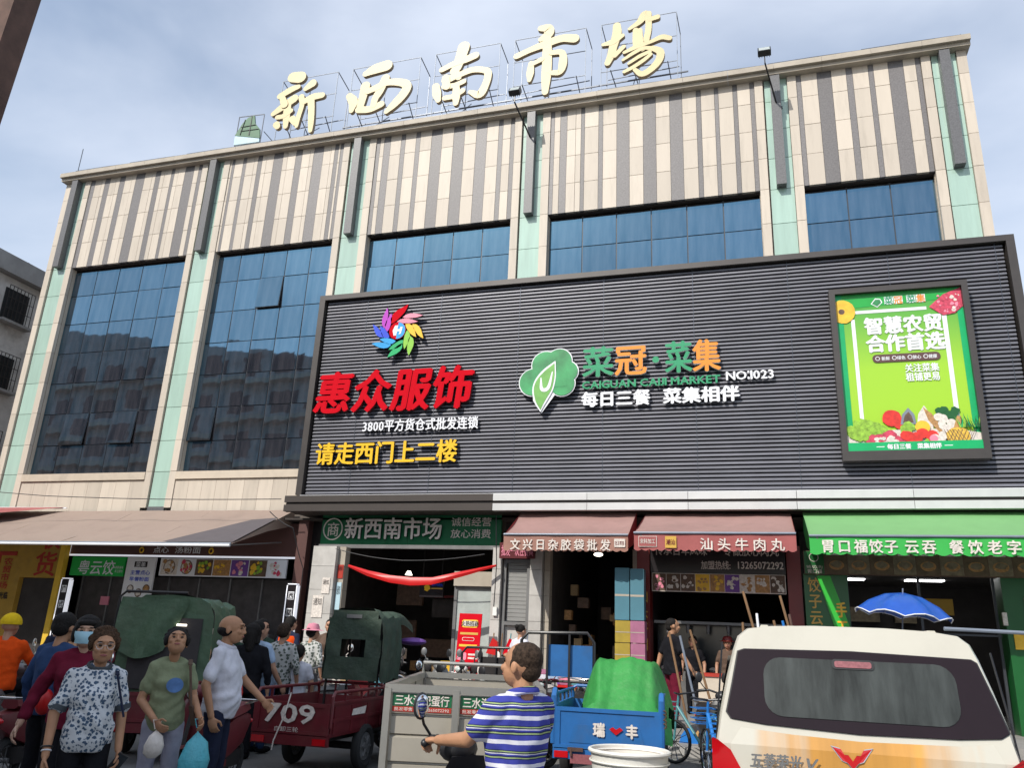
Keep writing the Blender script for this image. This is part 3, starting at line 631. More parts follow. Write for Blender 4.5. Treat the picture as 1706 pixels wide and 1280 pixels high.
s2 = thing('raised_lettering', 'small white line 3800平方货仓式批发连锁 under the red characters', 'sign', (0, 19.12, 0))
x = -10.22
for ch in '3800平方货仓式批发连锁':
    cw = .165 if ch.isdigit() else .30
    g = G('white'); put_glyph(g, ch, x, 6.88, .30, .36, 0, 'screen_back', .04, .008, 'cell'); put_glyph(g, ch, x, 6.88, .30, .36, -.025, 'white', 0, .010, 'cell'); g.build('letter', s2); x += cw
s3 = thing('raised_lettering', 'yellow characters 请走西门上二楼 at the lower left of the slatted screen', 'sign', (0, 19.1, 0))
thick_letters(s3, '请走西门上二楼', -11.55, -7.38, 5.99, 6.64, 0, 'yellow', .018, .07, side='screen_back')
# ---- green cloud and leaf brand
te = thing('cloud_leaf_emblem', 'green cabbage shaped emblem with a leaf outlined in white', 'emblem', (0, 19.05, 0))
blobs = [(-5.40, 8.06, .36), (-5.08, 8.52, .36), (-4.72, 8.60, .33), (-4.5, 8.30, .28), (-4.62, 7.98, .32)]
g = G('white'); 
for i, (a, b, r_) in enumerate(blobs): g.prism(disc(a, b, r_ + .03, n=26), -.002 * i, .05, side='screen_back')
g.prism([(-5.42, 8.0), (-4.62, 8.0), (-4.8, 7.7), (-5.14, 7.22), (-5.38, 7.55)], -.012, .05, side='screen_back'); g.build('outline_plate', te)
g = G('logo_green')
for i, (a, b, r_) in enumerate(blobs): g.flat(disc(a, b, r_, n=26), -.02 - .002 * i)
g.flat([(-5.2, 8.3), (-4.5, 8.3), (-4.5, 7.9), (-5.3, 7.9)], -.034); g.build('cloud', te)
leaf = stroke([(-4.82, 8.58, .04), (-4.98, 8.25, .42), (-5.12, 7.9, .56), (-5.18, 7.55, .36), (-5.17, 7.25, .02)])
g = G('white'); g.flat(leaf, -.040); g.build('leaf_outline', te)
g = G('logo_lime'); g.flat(stroke([(-4.84, 8.52, .02), (-4.98, 8.22, .34), (-5.12, 7.9, .48), (-5.18, 7.57, .28), (-5.17, 7.30, .01)]), -.046); g.build('leaf', te)
g = G('white'); g.flat(stroke([(-5.18, 8.15, .03), (-5.15, 7.85, .09), (-4.98, 7.88, .09), (-4.88, 8.3, .03)]), -.05); g.build('leaf_mark', te)
s4 = thing('raised_lettering', 'green and orange characters 菜冠·菜集 on the slatted screen', 'sign', (0, 19.1, 0))
thick_letters(s4, '菜冠', -4.12, -2.45, 8.12, 8.98, 0, ['green', 'orange'], .022, .07, side='white')
thick_letters(s4, '菜集', -2.02, -.66, 8.12, 9.0, 0, ['green', 'orange'], .022, .07, side='white')
g = G('green'); g.prism(disc(-2.24, 8.50, .085), -.04, .05, side='white'); g.build('dot', s4)
s5 = thing('raised_lettering', 'narrow green line CAIGUAN CAIJI MARKET under the orange and green characters', 'sign', (0, 19.12, 0))
latin_letters(s5, 'CAIGUAN CAIJI MARKET', -4.11, -.70, 7.83, 8.02, 0, 'green', .010, .04, 'logo_green')
s6 = thing('raised_lettering', 'white text NO:1023 at the right of the green English line', 'sign', (0, 19.12, 0))
latin_letters(s6, 'NO:1023', -.55, .54, 7.88, 8.09, 0, 'white', .010, .04, 'screen_back')
s7 = thing('raised_lettering', 'white slogan 每日三餐 菜集相伴 below the market brand name', 'sign', (0, 19.12, 0))
thick_letters(s7, '每日三餐', -4.13, -2.38, 7.34, 7.76, 0, 'white', .020, .05)
thick_letters(s7, '菜集相伴', -2.08, -.25, 7.34, 7.76, 0, 'white', .020, .05)
# ---- poster box
pb = thing('poster_box', 'large framed green market poster with vegetables fixed to the slatted screen', 'poster', (0, 18.92, 0))
a, b, c, d = 1.90, 4.86, 5.78, 9.97
g = G('screen_frame'); g.box(a, b, -.02, .24, d - .13, d); g.box(a, b, -.02, .24, c, c + .22); g.box(a, a + .13, -.02, .24, c + .22, d - .13); g.box(b - .13, b, -.02, .24, c + .22, d - .13); g.build('frame', pb)
u0, u1, v0, v1 = 2.02, 4.74, 5.98, 9.86
def U(u): return u0 + (u1 - u0) * u
def V(v): return v0 + (v1 - v0) * v
def UV(l): return [(U(p), V(q)) for p, q in l]
g = G('poster_green'); g.box(u0, u1, .10, .2, v0, v1); g.build('poster_sheet', pb)
yy = .094
def pf(g, poly, m, dy=0):
    global yy
    yy -= .0004; g.flat(poly, yy - dy, m)
g = G('poster_edge'); pf(g, UV([(0, .90), (1, .93), (1, 1), (0, 1)]), 'poster_edge'); pf(g, UV(rect(0, .06, 0, 1)), 'leafgreen'); pf(g, UV(rect(.95, 1, 0, 1)), 'leafgreen'); g.build('printed_border', pb)
g = G('white'); pf(g, UV(rect(.12, .72, .865, .885)), 'white'); pf(g, UV(rect(.12, .15, .16, .83)), 'white'); pf(g, UV(rect(.83, .865, .16, .82)), 'white'); g.build('printed_line', pb)
g = G('logo_green'); pf(g, UV([(.29, .925), (.33, .96), (.37, .955), (.385, .93), (.34, .90)]), 'white'); pf(g, UV([(.30, .925), (.33, .952), (.365, .95), (.375, .93), (.34, .905)]), 'logo_green'); g.build('printed_emblem', pb)
for s_, p0, p1, m_ in (('菜', .40, .47, 'green'), ('冠', .475, .545, 'orange'), ('菜', .575, .645, 'green'), ('集', .65, .72, 'orange')):
    g = G(m_); pf(g, UV(rect(p0, p1, .915, .965)), 'white'); yy -= .001; put_glyph(g, s_, U(p0), V(.913), (u1 - u0) * .07, (v1 - v0) * .055, yy, m_, 0, .006); g.build('printed_character', pb)
yy -= .0008
text(pb, '智慧农贸', U(.22), U(.83), V(.725), V(.84), yy, 'white', .022, name='printed_text'); text(pb, '合作首选', U(.22), U(.83), V(.61), V(.725), yy, 'white', .022, name='printed_text')
g = G('sign_maroon'); yy -= .003; g.flat(rrect(U(.26), U(.78), V(.545), V(.595), .09), yy, 'sign_brown')
for i, u_ in enumerate((.30, .43, .55, .67)): g.flat(disc(U(u_), V(.57), .05), yy - .001, 'white'); g.flat(disc(U(u_), V(.57), .036), yy - .002, 'sign_brown')
g.build('printed_badge', pb); yy -= .003
for i, s_ in enumerate(('新鲜', '绿色', '放心', '健康')): text(pb, s_, U(.33 + .12 * i), U(.395 + .12 * i), V(.556), V(.582), yy, 'white', .002, name='printed_text')
text(pb, '关注菜集', U(.50), U(.76), V(.475), V(.53), yy, 'white', .006, name='printed_text'); text(pb, '租铺更易', U(.50), U(.76), V(.42), V(.475), yy, 'white', .006, name='printed_text')
# printed produce
def blobs_(nm, m, lst, jag=.06, n=16):
    g = G(m)
    for (u_, v_, r_, *q) in lst: pf(g, disc(U(u_), V(v_), r_ * (q[0] if q else 1), r_, n, jag, random.random()), q[1] if len(q) > 1 else m)
    g.build(nm, pb)
random.seed(3)
blobs_('printed_pumpkin', 'pumpkin', [(.06, .885, .30, .9), (.05, .885, .07, 1, 'food_dark')], .03)
g = G('meat'); pf(g, UV([(.74, .88), (.86, .955), (.995, .99), (.995, .87), (.93, .83), (.84, .82)]), 'meat')
for i in range(26): pf(g, disc(U(random.uniform(.8, .98)), V(random.uniform(.84, .95)), random.uniform(.015, .05), n=7, ir=.3), random.choice(['food_white', 'meat', 'pink']))
g.build('printed_meat', pb)
g = G('food_white'); pf(g, UV([(0, .05), (1, .05), (1, .10), (.8, .13), (.1, .13), (0, .11)]), 'food_white'); g.build('printed_table', pb)
blobs_('printed_tomato', 'tomato', [(.36, .20, .20), (.42, .17, .15)], .05)
g = G('pale_blue'); pf(g, UV([(.42, .16), (.44, .22), (.49, .26), (.53, .22), (.54, .16)]), 'steel_light'); pf(g, UV([(.44, .17), (.46, .215), (.49, .235), (.51, .21), (.52, .17)]), 'food_dark'); g.build('printed_fish', pb)
g = G('food_white'); pf(g, UV([(.54, .14), (.56, .22), (.61, .27), (.66, .20), (.66, .13)]), 'food_white'); pf(g, UV([(.60, .26), (.66, .22), (.74, .12), (.70, .11), (.63, .18)]), 'food_brown'); g.build('printed_radish', pb)
blobs_('printed_broccoli', 'shop_green', [(random.uniform(.70, .84), random.uniform(.19, .24), random.uniform(.04, .10)) for i in range(16)], .2)
blobs_('printed_mushroom', 'food_white', [(random.uniform(.70, .84), random.uniform(.12, .20), random.uniform(.06, .10), 1.15) for i in range(12)], .05)
g = G('basket'); pf(g, UV([(.74, .10), (.80, .12), (.84, .20), (.87, .20), (.86, .12), (.83, .08), (.72, .07)]), 'basket'); g.build('printed_basket', pb)
blobs_('printed_lettuce', 'lettuce', [(.16 + .13 * math.cos(a_) * random.uniform(.2, 1), .13 + .055 * math.sin(a_) * random.uniform(.2, 1), random.uniform(.07, .13)) for a_ in [random.uniform(0, 6.28) for _ in range(36)]], .3, 10)
blobs_('printed_cabbage', 'lettuce', [(.45 + random.uniform(-.05, .05), .13 + random.uniform(-.02, .02), random.uniform(.06, .12)) for _ in range(9)], .2)
blobs_('printed_apple', 'pumpkin', [(.58, .14, .15)], .02)
blobs_('printed_steak', 'meat', [(random.uniform(.2, .5), random.uniform(.05, .09), random.uniform(.07, .15), 1.3) for i in range(12)] + [(random.uniform(.2, .5), random.uniform(.05, .09), random.uniform(.03, .07), 1.3, 'food_white') for i in range(10)], .2)
blobs_('printed_pepper', 'tomato', [(random.uniform(.42, .66), random.uniform(.06, .11), random.uniform(.05, .12), 1.1) for i in range(14)] + [(.6, .06, .04, 1, 'lettuce')], .15)
blobs_('printed_onion', 'food_white', [(.66, .07, .10), (.70, .05, .10), (.72, .085, .09), (.65, .07, .085, 1, 'pink')], .03)
blobs_('printed_pineapple', 'pineapple', [(.83, .08, .20, 1.2)], .05)
g = G('food_dark')
for i in range(6): pf(g, [(U(.75 + i * .03), V(.04)), (U(.755 + i * .03), V(.04)), (U(.81 + i * .03), V(.12)), (U(.805 + i * .03), V(.12))], 'food_dark'); pf(g, [(U(.90 - i * .025), V(.04)), (U(.895 - i * .025), V(.04)), (U(.83 - i * .02), V(.12)), (U(.835 - i * .02), V(.12))], 'food_dark')
g.build('printed_pineapple_skin', pb)
g = G('lettuce')
for i in range(26): q = random.uniform(.84, .99); pf(g, UV([(q, .13), (q + .012, .13), (q + random.uniform(-.05, .05), random.uniform(.17, .22))]), random.choice(['lettuce', 'shop_green', 'leafgreen']))
g.build('printed_leaves', pb)
g = G('green'); yy -= .003; g.flat(UV(rect(0, 1, 0, .055)), yy, 'leafgreen'); g.flat(UV(rect(.22, .28, .026, .03)), yy - .001, 'white'); g.flat(UV(rect(.72, .78, .026, .03)), yy - .001, 'white'); g.build('printed_band', pb)
text(pb, '每日三餐 菜集相伴', U(.30), U(.70), V(.012), V(.045), yy - .003, 'white', .006, name='printed_text')
g = G('steel_thin'); 
for q in (2.4, 3.4, 4.4): g.bar((q, 0, c + .0), (q, .2, c - .0), .02)
g.build('bracket', pb)
random.seed(11)
# ================================================================ buildings around
ob = thing('street_building', 'long grey building across the street mirrored in the market windows, roofline shaped to shade the street', 'building', (0, -8, 0))
prof = [(-75, 27.2), (-50, 24.0), (-31, 21.2), (-20, 21.4), (-14, 20), (-12.5, 19.3), (-10.2, 15.6), (-8.9, 13.5), (-8.0, 12.4)]  # falling right-hand roofline made up to cast the foreground shade
g = G('wall_grey'); poly = [(-75, 0), (-8, 0)] + prof[::-1]
n = len(poly); vs = [(x, 0, z) for x, z in poly] + [(x, -12, z) for x, z in poly]
g.add(vs, [tuple(range(n))[::-1], tuple(range(n, 2 * n))] + [(i, (i + 1) % n, (i + 1) % n + n, i + n) for i in range(n)]); g.build('wall', ob)
for k in range(6):
    z = 3.6 + k * 3.1; xe = -8.6 if z < 11 else (-11.5 if z < 15 else -14.5); g = G('cornice_stone'); g.box(-74, xe, .0, .9, z, z + .35); g.build('balcony_slab', ob)
    x = -72
    while x < xe - 2.4: g = G('window_dark'); g.box(x, x + 1.9, .0, .03, z + .9, z + 2.4); g.build('window', ob); x += 3.2
ob2 = thing('street_building', 'unseen low block added across the street for reflections in the van', 'building', (22, -14, 0))  # out-of-view block added to give the van rear something to reflect
g = G('wall_tile'); g.box(-14, 30, -9, 0, 0, 7.5); g.build('wall', ob2)
for i in range(9): g = G('window_dark'); g.box(-12 + i * 4, -9.6 + i * 4, 0, .03, 4, 6); g.build('window', ob2)
nb = thing('apartment_building', 'weathered grey apartment block with barred windows behind the left end of the market', 'building', (-28, 16, 0))
g = G('wall_tile'); g.box(-12, 0, 0, 16, 0, 14.6); g.build('wall', nb)
g = G('wall_grey'); g.box(-12.1, .35, -.2, 16.2, 14.62, 15.35); g.build('parapet', nb)
for zz in (14.0, 11.3, 8.3, 5.3):
    for yy_ in (6.45, 4.6, 8.9):
        fr = G('window_dark'); fr.box(0, .03, yy_ - .55, yy_ + .55, zz - 1.15, zz + .15); w_ = fr.build('window', nb)
        g = G('dark_metal')
        for i in range(8): g.bar((.28, yy_ - .6 + i * .17, zz - 1.2), (.28, yy_ - .6 + i * .17, zz + .2), .02)
        for z_ in (-1.2, -.75, -.3, .2): g.bar((.28, yy_ - .6, zz + z_), (.28, yy_ + .6, zz + z_), .02)
        g.build('window_grille', w_); g = G('wall_grey'); g.box(0, .4, yy_ - .7, yy_ + .7, zz - 1.32, zz - 1.22); g.build('window_sill', w_)
g = G('dark_metal'); g.bar((-1, 7.2, 15.3), (-1, 7.4, 16.0), .1); g.build('vent_pipe', nb)
# ================================================================ ground floor of the market
gf = thing('market_ground_floor', 'dark open shop rooms at street level under the market building', 'shop rooms', (0, 19, 0))
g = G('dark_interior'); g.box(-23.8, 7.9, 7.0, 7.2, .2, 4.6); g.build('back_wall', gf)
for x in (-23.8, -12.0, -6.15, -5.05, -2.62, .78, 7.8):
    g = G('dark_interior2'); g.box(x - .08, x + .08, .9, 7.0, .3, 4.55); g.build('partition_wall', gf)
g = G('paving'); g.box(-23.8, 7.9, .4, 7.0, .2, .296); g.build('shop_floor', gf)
# yellow shop
g = G('yellow_wall'); g.box(-23.8, -21.62, .7, .9, .3, 4.55); g.box(-21.62, -20.12, .7, .9, 2.86, 4.55); g.build('yellow_wall', gf)
g = G('dark_interior'); g.box(-21.62, -20.12, .86, .9, .3, 2.85); g.build('doorway', gf)
text(gf, '收货', -21.15, -20.28, 2.9, 4.5, .69, 'red_old', .02, vert=True, name='painted_text', mode='cell')
g = G('red_old'); g.box(-22.62, -21.9, .685, .70, 3.5, 3.62); g.box(-22.62, -22.5, .685, .70, 2.7, 3.5); g.build('painted_border', gf)
text(gf, '农贸市场', -22.35, -22.0, 2.5, 3.45, .69, 'red_old', .008, vert=True, name='painted_text')
text(gf, '欢迎光临', -22.6, -21.9, 2.2, 2.42, .69, 'sign_black', .006, name='painted_text')
g = G('yellow_post'); g.box(-20.12, -19.92, .55, .72, .3, 3.95); g.build('yellow_post', gf)
# canteen block B
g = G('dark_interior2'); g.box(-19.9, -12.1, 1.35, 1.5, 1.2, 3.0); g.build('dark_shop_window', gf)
g = G('food_dark'); g.box(-19.8, -12.3, .75, 1.3, .3, 1.25); g.build('counter', gf)
g = G('grey_metal')
for i in range(8): g.bar((-19.8 + i * 1.05, 1.33, 1.2), (-19.8 + i * 1.05, 1.33, 3.0), .05)
g.build('window_post', gf)
for x in (-19.0, -18.3): g = G('pink'); g.box(x, x + .3, 1.30, 1.34, 2.15, 2.4); g.build('pink_notice', gf)
g = G('sign_brown'); g.box(-12.05, -11.75, .5, .9, .3, 4.55); g.build('dark_column', gf)
g = G('sign_black'); g.box(-11.75, -11.3, .75, .9, .3, 4.55); g.build('dark_column', gf)
# tiled columns
for (a, b, m_) in ((-11.28, -10.6, 'pillar_tile'), (-10.58, -10.40, 'cornice_stone'), (-6.28, -6.05, 'pillar_tile'), (-5.32, -5.02, 'pillar_tile'), (-5.0, -4.86, 'cornice_stone'), (-2.86, -2.74, 'cornice_stone')):
    z = .3; k = 0
    while z < 3.75:
        g = G(m_); g.box(a, b, .1 if m_ == 'pillar_tile' else .25, .5, z + .004, min(z + .6, 3.82) - .004); g.build('column_tile', gf); z += .6
g = G('joint_dark'); g.box(-11.27, -10.61, .12, .5, .3, 3.8); g.box(-6.27, -6.06, .12, .5, .3, 3.8); g.build('column_core', gf)
# roller shutter beside the entrance
sh = bpy.data.objects.new('roller_shutter', None); COL.objects.link(sh); sh.parent = gf; 
for i in range(15): g = G('shutter'); g.box(-5.93, -5.42, .3, .33 + .0, 2.1 + i * .094, 2.1 + i * .094 + .086); g.build('shutter_slat', sh)
g = G('grey_metal'); g.box(-6.02, -5.95, .2, .4, .3, 3.55); g.box(-5.42, -5.34, .2, .4, .3, 3.55); g.box(-5.95, -5.42, .2, .35, 3.46, 3.55); g.box(-5.95, -5.42, .2, .35, 2.0, 2.08); g.build('shutter_frame', sh)
g = G('pillar_tile'); g.box(-5.95, -5.42, .32, .5, .3, 2.0); g.build('low_wall', gf)
g = G('foam_white'); g.box(-6.2, -6.1, .04, .1, 2.2, 2.4); g.build('switch_box', gf)
# red columns of the meatball shop
for (a, b) in ((-2.72, -2.43), (.57, .86)):
    g = G('pillar_red'); g.box(a, b, -.02, .5, .3, 3.9); g.build('red_column', gf)
text(gf, '汕头牛肉丸', -2.67, -2.47, 1.2, 2.95, -.026, 'gold', .004, vert=True, name='column_text')
# green shop front
g = G('shop_green'); g.box(.90, 1.78, -.1, .5, .3, 3.3); g.build('green_column', gf)
g = G('shop_green'); g.box(4.68, 5.9, -.1, .5, .3, 3.3); g.build('green_column', gf)
g = G('shop_green_b'); g.prism([(1.17, 3.26), (1.44, 3.26), (2.0, 1.4), (1.78, 1.3), (1.70, 1.3)], -.13, -.1); g.build('bright_stripe', gf)
text(gf, '饺子云吞', .97, 1.24, 1.9, 3.25, -.106, 'gold', .006, vert=True, name='column_text')
text(gf, '手工', 1.50, 1.72, 2.05, 2.75, -.14, 'yellow', .010, vert=True, name='column_text')
g = G('photo_dim2'); g.box(5.05, 5.8, -.13, -.1, 1.1, 2.9); g.build('wall_menu', gf); g = G('pumpkin'); g.box(4.78, 5.02, -.13, -.1, 1.9, 2.2); g.build('wall_notice', gf)
g = G('food_white'); g.box(4.62, 4.70, -.16, -.1, 2.35, 2.6); g.build('wall_notice', gf)
for i in range(4):
    g = G('lamp_on'); g.box(1.75 + (i % 2) * 1.9, 2.65 + (i % 2) * 1.9, 2.6 + (i // 2) * 1.9, 2.95 + (i // 2) * 1.9, 3.59, 3.615); g.build('ceiling_lamp', gf)
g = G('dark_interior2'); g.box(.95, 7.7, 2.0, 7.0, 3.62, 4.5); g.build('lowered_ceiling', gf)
g = G('photo_dim2'); g.box(3.6, 4.15, 6.7, 6.9, 2.6, 3.1); g.box(2.4, 3.2, 6.7, 6.9, 2.6, 3.0); g.build('inner_menu', gf)
g = G('yellow_wall'); g.box(3.5, 4.1, 1.6, 1.65, 2.6, 2.95); g.build('inner_notice', gf)
g = G('mullion'); 
for x in (1.79, 3.2, 4.6): g.bar((x, .2, .3), (x, .2, 3.3), .05)
g.bar((1.8, .2, 2.15), (4.65, .2, 2.15), .04); g.build('shopfront_frame', gf)
g = G('lamp_soft'); g.ell((-3.9, 1.4, 3.82), (.12, .12, .05), m='lamp_soft'); g.build('ceiling_lamp', gf)
# meatball shop interior
g = G('grey_metal'); g.box(-2.4, .55, .45, 1.1, 2.18, 2.24); g.box(-2.3, .5, .5, 1.0, .3, 1.15); g.build('stainless_counter', gf)
g = G('window_dark'); g.box(-2.4, .55, 1.1, 1.13, 1.15, 2.18); g.build('counter_glass', gf)
for i in range(6): g = G('foam_white' if i == 0 else 'grey_metal'); g.cyl((-2.1 + i * .45, .6, 2.17), (-2.1 + i * .45, .6, 1.98), .05, .03); g.build('hanging_cup', gf)
# entrance hall bits
g = G('glass_door'); g.box(-7.42, -6.35, .84, .87, .3, 2.85); g.build('glass_partition', gf)
g = G('cornice_stone'); g.box(-7.5, -6.32, .72, .9, 2.92, 3.28); g.build('shutter_box', gf)
g = G('grey_metal'); g.box(-7.5, -7.42, .8, .9, .3, 2.9); g.box(-6.4, -6.32, .8, .9, .3, 2.9); g.box(-7.42, -6.4, .8, .9, 2.85, 2.92); g.build('door_frame', gf)
for i, (x, z, wd, h_) in enumerate(((-10.1, 2.5, .8, .7), (-9.1, 2.2, .7, .5), (-10.2, 1.5, .5, .6), (-9.6, 1.1, 1.2, .5), (-8.9, 1.7, .3, 1.0), (-8.3, 2.3, .4, .4))):
    g = G(random.choice(['photo_dim', 'food_dark', 'dark_interior2'])); g.box(x, x + wd, 3 + i * .3, 3.1 + i * .3, z, z + h_); g.build('stall_board', gf)
g = G('pillar_red'); g.bar((-8.9, 3, 2.75), (-7.4, 3, 2.8), .06); g.build('red_beam', gf)
for i in range(10):
    g = G(random.choice(['photo_dim2', 'food_brown', 'food_dark', 'tail_dark', 'photo_dim'])); x = -4.8 + random.uniform(0, 1.9); z = random.uniform(.5, 2.6); g.box(x, x + .25, 2.2, 2.6, z, z + .3); g.build('shelf_goods', gf)
# ---- signs
def board(label, x0, x1, z0, z1, y, m, th=.06, frame=None, cat='sign', name='shop_sign'):
    o = thing(name, label, cat, (0, y, 0)); g = G(m); g.box(x0, x1, 0, th, z0, z1); g.build('board', o)
    if frame: g = G(frame); t_ = .03; g.box(x0 - t_, x1 + t_, -.02, .03, z1, z1 + t_); g.box(x0 - t_, x1 + t_, -.02, .03, z0 - t_, z0); g.box(x0 - t_, x0, -.02, .03, z0, z1); g.box(x1, x1 + t_, -.02, .03, z0, z1); g.build('trim', o)
    return o
o = thing('shop_sign', 'wide dark green market sign 新西南市场 with round seal under the canopy', 'sign', (0, 19.4, 0))
for i in range(8): g = G('sign_green'); g.box(-11.28 + i * .637, -11.28 + i * .637 + .63, 0, .08, 3.9, 4.78); g.build('sign_panel', o)
g = G('grey_metal'); g.box(-11.3, -6.17, -.03, .1, 3.80, 3.895); g.build('bottom_rail', o)
g = G('food_white'); g.ring((-10.93, -.02, 4.30), (0, 1, 0), .28, .018, 28, 5); g.build('seal_ring', o); text(o, '商', -11.12, -10.74, 4.10, 4.5, -.01, 'food_white', .004, name='seal_mark')
thick_letters(o, '新西南市场', -10.55, -7.75, 4.03, 4.62, -.06, 'food_white', .012, .05)
text(o, '诚信经营', -7.55, -6.45, 4.38, 4.62, -.01, 'food_white', .003); text(o, '放心消费', -7.55, -6.45, 4.08, 4.32, -.01, 'food_white', .003)
o = board('long brown fascia sign outlined with a white light strip beneath the left awning', -20.0, -12.02, 3.58, 4.5, 19.78, 'sign_brown')
g = G('led_white')
for b_ in ((-20.02, -12.0, -.03, 0, 3.53, 3.58), (-12.04, -12.0, -.03, 0, 3.58, 4.55), (-20.02, -19.97, -.03, 0, 3.58, 3.95)): g.box(*b_)
g.build('light_strip', o)
text(o, '点心', -16.95, -16.4, 3.64, 3.84, -.01, 'white', .004); text(o, '汤粉面', -16.2, -15.3, 3.64, 3.84, -.01, 'white', .004)
g = G('yellow'); 
for x in (-17.35, -14.95): g.ring((x, -.02, 3.72), (0, 1, 0), .07, .02, 14, 5); g.prism(disc(x, 3.86, .07, .03), -.02, 0)
g.build('gold_ornament', o)
o = board('bright green 粤云饺 sign above the dim kitchen window', -19.75, -17.8, 2.95, 3.5, 19.7, 'sign_green_bright')
text(o, '粤云饺', -19.5, -18.15, 2.98, 3.42, -.006, 'white', .006, slant=.1); text(o, '手工制作', -18.12, -17.83, 3.05, 3.14, -.006, 'white', 0); text(o, '新鲜美味', -18.12, -17.83, 3.16, 3.25, -.006, 'white', 0)
o = board('leaning white menu panel with a black title beside the green 粤云饺 sign', -17.68, -16.68, 1.9, 3.5, 19.64, 'white', cat='menu board', name='menu_board')
g = G('sign_black'); g.flat(rect(-17.4, -16.95, 3.22, 3.38), -.004); g.build('title_patch', o); text(o, '菜单', -17.35, -17.0, 3.22, 3.38, -.008, 'white', .002)
text(o, '主营点心', -17.5, -16.8, 3.0, 3.14, -.005, 'blue', .002); text(o, '早餐粉面', -17.5, -16.8, 2.82, 2.95, -.005, 'blue', .002)
for x, z in ((-17.4, 2.6), (-17.1, 2.5), (-16.85, 2.62), (-17.3, 2.25), (-16.95, 2.2)): g = G('food_brown'); g.flat(disc(x, z, .12), -.006, 'food_dark'); g.flat(disc(x, z, .09, ir=.15), -.008, random.choice(['food_white', 'food_brown', 'pumpkin'])); g.build('printed_dish', o)
g = G('pillar_red'); g.flat(rect(-17.68, -17.3, 1.9, 2.15), -.009); g.build('red_corner', o)
o = board('row of dim sum photographs on a white strip below the brown fascia', -16.55, -12.4, 3.0, 3.5, 19.69, 'white', cat='photo banner', name='photo_banner')
for i in range(7):
    x = -16.5 + i * .585; g = G('food_white'); bgm = ['food_white', 'white', 'food_dark', 'food_brown', 'purple', 'food_dark', 'white'][i]; g.flat(rect(x, x + .56, 3.03, 3.47), -.004, bgm)
    if i < 2: g.flat(disc(x + .28, 3.25, .2), -.007, 'food_dark'); g.flat(disc(x + .28, 3.25, .17), -.009, 'food_white')
    for k in range(14): g.flat(disc(x + random.uniform(.1, .46), random.uniform(3.1, 3.4), random.uniform(.03, .07), n=9, ir=.2), -.011 - k * .0008, [('food_white', 'food_brown'), ('food_brown', 'meat'), ('lettuce', 'pumpkin'), ('food_brown', 'pumpkin'), ('food_white', 'pink'), ('pumpkin', 'lettuce'), ('meat', 'food_white')][i][k % 2])
    g.build('dish_photo', o)
for (x, s_, lb) in ((-19.13, '广式点心', 'white framed vertical light box 广式点心 beside the yellow post'), (-11.72, '西關点心', 'white framed vertical light box 西關 near the dark columns')):
    o = thing('light_box', lb, 'light box', (x, 19.0, 0)); g = G('sign_black'); g.prism(rrect(-.13, .13, 1.0, 2.8, .06), 0, .12); g.build('box_body', o)
    g = G('led_white'); 
    for b_ in ((-.155, -.13, -.01, .13, 1.0, 2.78), (.13, .155, -.01, .13, 1.0, 2.78), (-.13, .13, -.01, .13, 2.8, 2.825)): g.box(*b_)
    g.build('light_edge', o)
    for i, ch in enumerate(s_): g = G('white'); g.flat(rect(-.085, .085, 2.42 - i * .42, 2.62 - i * .42), -.004); g.build('white_tile', o); text(o, ch, -.08, .08, 2.43 - i * .42, 2.61 - i * .42, -.008, 'sign_black', .003)
o = board('small dark maroon sign 批发一次性餐具 above the grey roller shutter', -6.08, -5.18, 3.55, 3.93, 18.98, 'sign_maroon'); text(o, '批发一次性餐具', -6.03, -5.22, 3.6, 3.88, -.006, 'pink', .003)
o = board('black sign with slogan and phone number 13265072292 above the food photographs', -2.40, .54, 3.28, 3.93, 18.93, 'sign_black')
text(o, '传承百年风味', -2.30, -1.12, 3.66, 3.9, -.006, 'food_white', .003); text(o, '专做放心肉丸', -.78, .42, 3.66, 3.9, -.006, 'food_white', .003)
text(o, '加盟热线:', -1.27, -.50, 3.36, 3.56, -.006, 'food_white', .003); text(o, '13265072292', -.46, .50, 3.385, 3.54, -.006, 'food_white', .004, mode='fit')
o = board('strip of meatball and snack photographs above the meatball counter', -2.38, .53, 2.86, 3.27, 18.97, 'food_white', cat='photo banner', name='photo_banner')
for i in range(9):
    x = -2.37 + i * .322; pc = [('food_dark', 'pink'), ('food_dark', 'food_white'), ('food_dark', 'food_white'), ('pumpkin', 'food_brown'), ('food_brown', 'pumpkin'), ('purple', 'food_white'), ('food_white', 'food_brown'), ('food_brown', 'food_white'), ('food_dark', 'food_white')][i]
    g = G(pc[0]); g.flat(rect(x, x + .31, 2.875, 3.255), -.004)
    for k in range(16): g.flat(disc(x + random.uniform(.05, .26), random.uniform(2.92, 3.2), random.uniform(.025, .05), n=8, ir=.2), -.006 - k * .0006, pc[k % 3 and 1])
    g.build('snack_photo', o)
o = board('dim brown strip of dumpling dish photographs behind the green awning', .92, 7.2, 3.28, 3.78, 18.78, 'food_dark', cat='photo banner', name='photo_banner')
g = G('shop_green'); g.flat(rect(.93, 1.33, 3.29, 3.77), -.005); g.ring((1.13, -.008, 3.64), (0, 1, 0), .09, .008, 16, 4, 'food_white'); g.build('brand_patch', o); text(o, 'WEI KOU FU', .97, 1.29, 3.40, 3.47, -.012, 'food_white', 0, mode='fit'); text(o, '胃口福', .98, 1.28, 3.30, 3.39, -.012, 'food_white', .001)
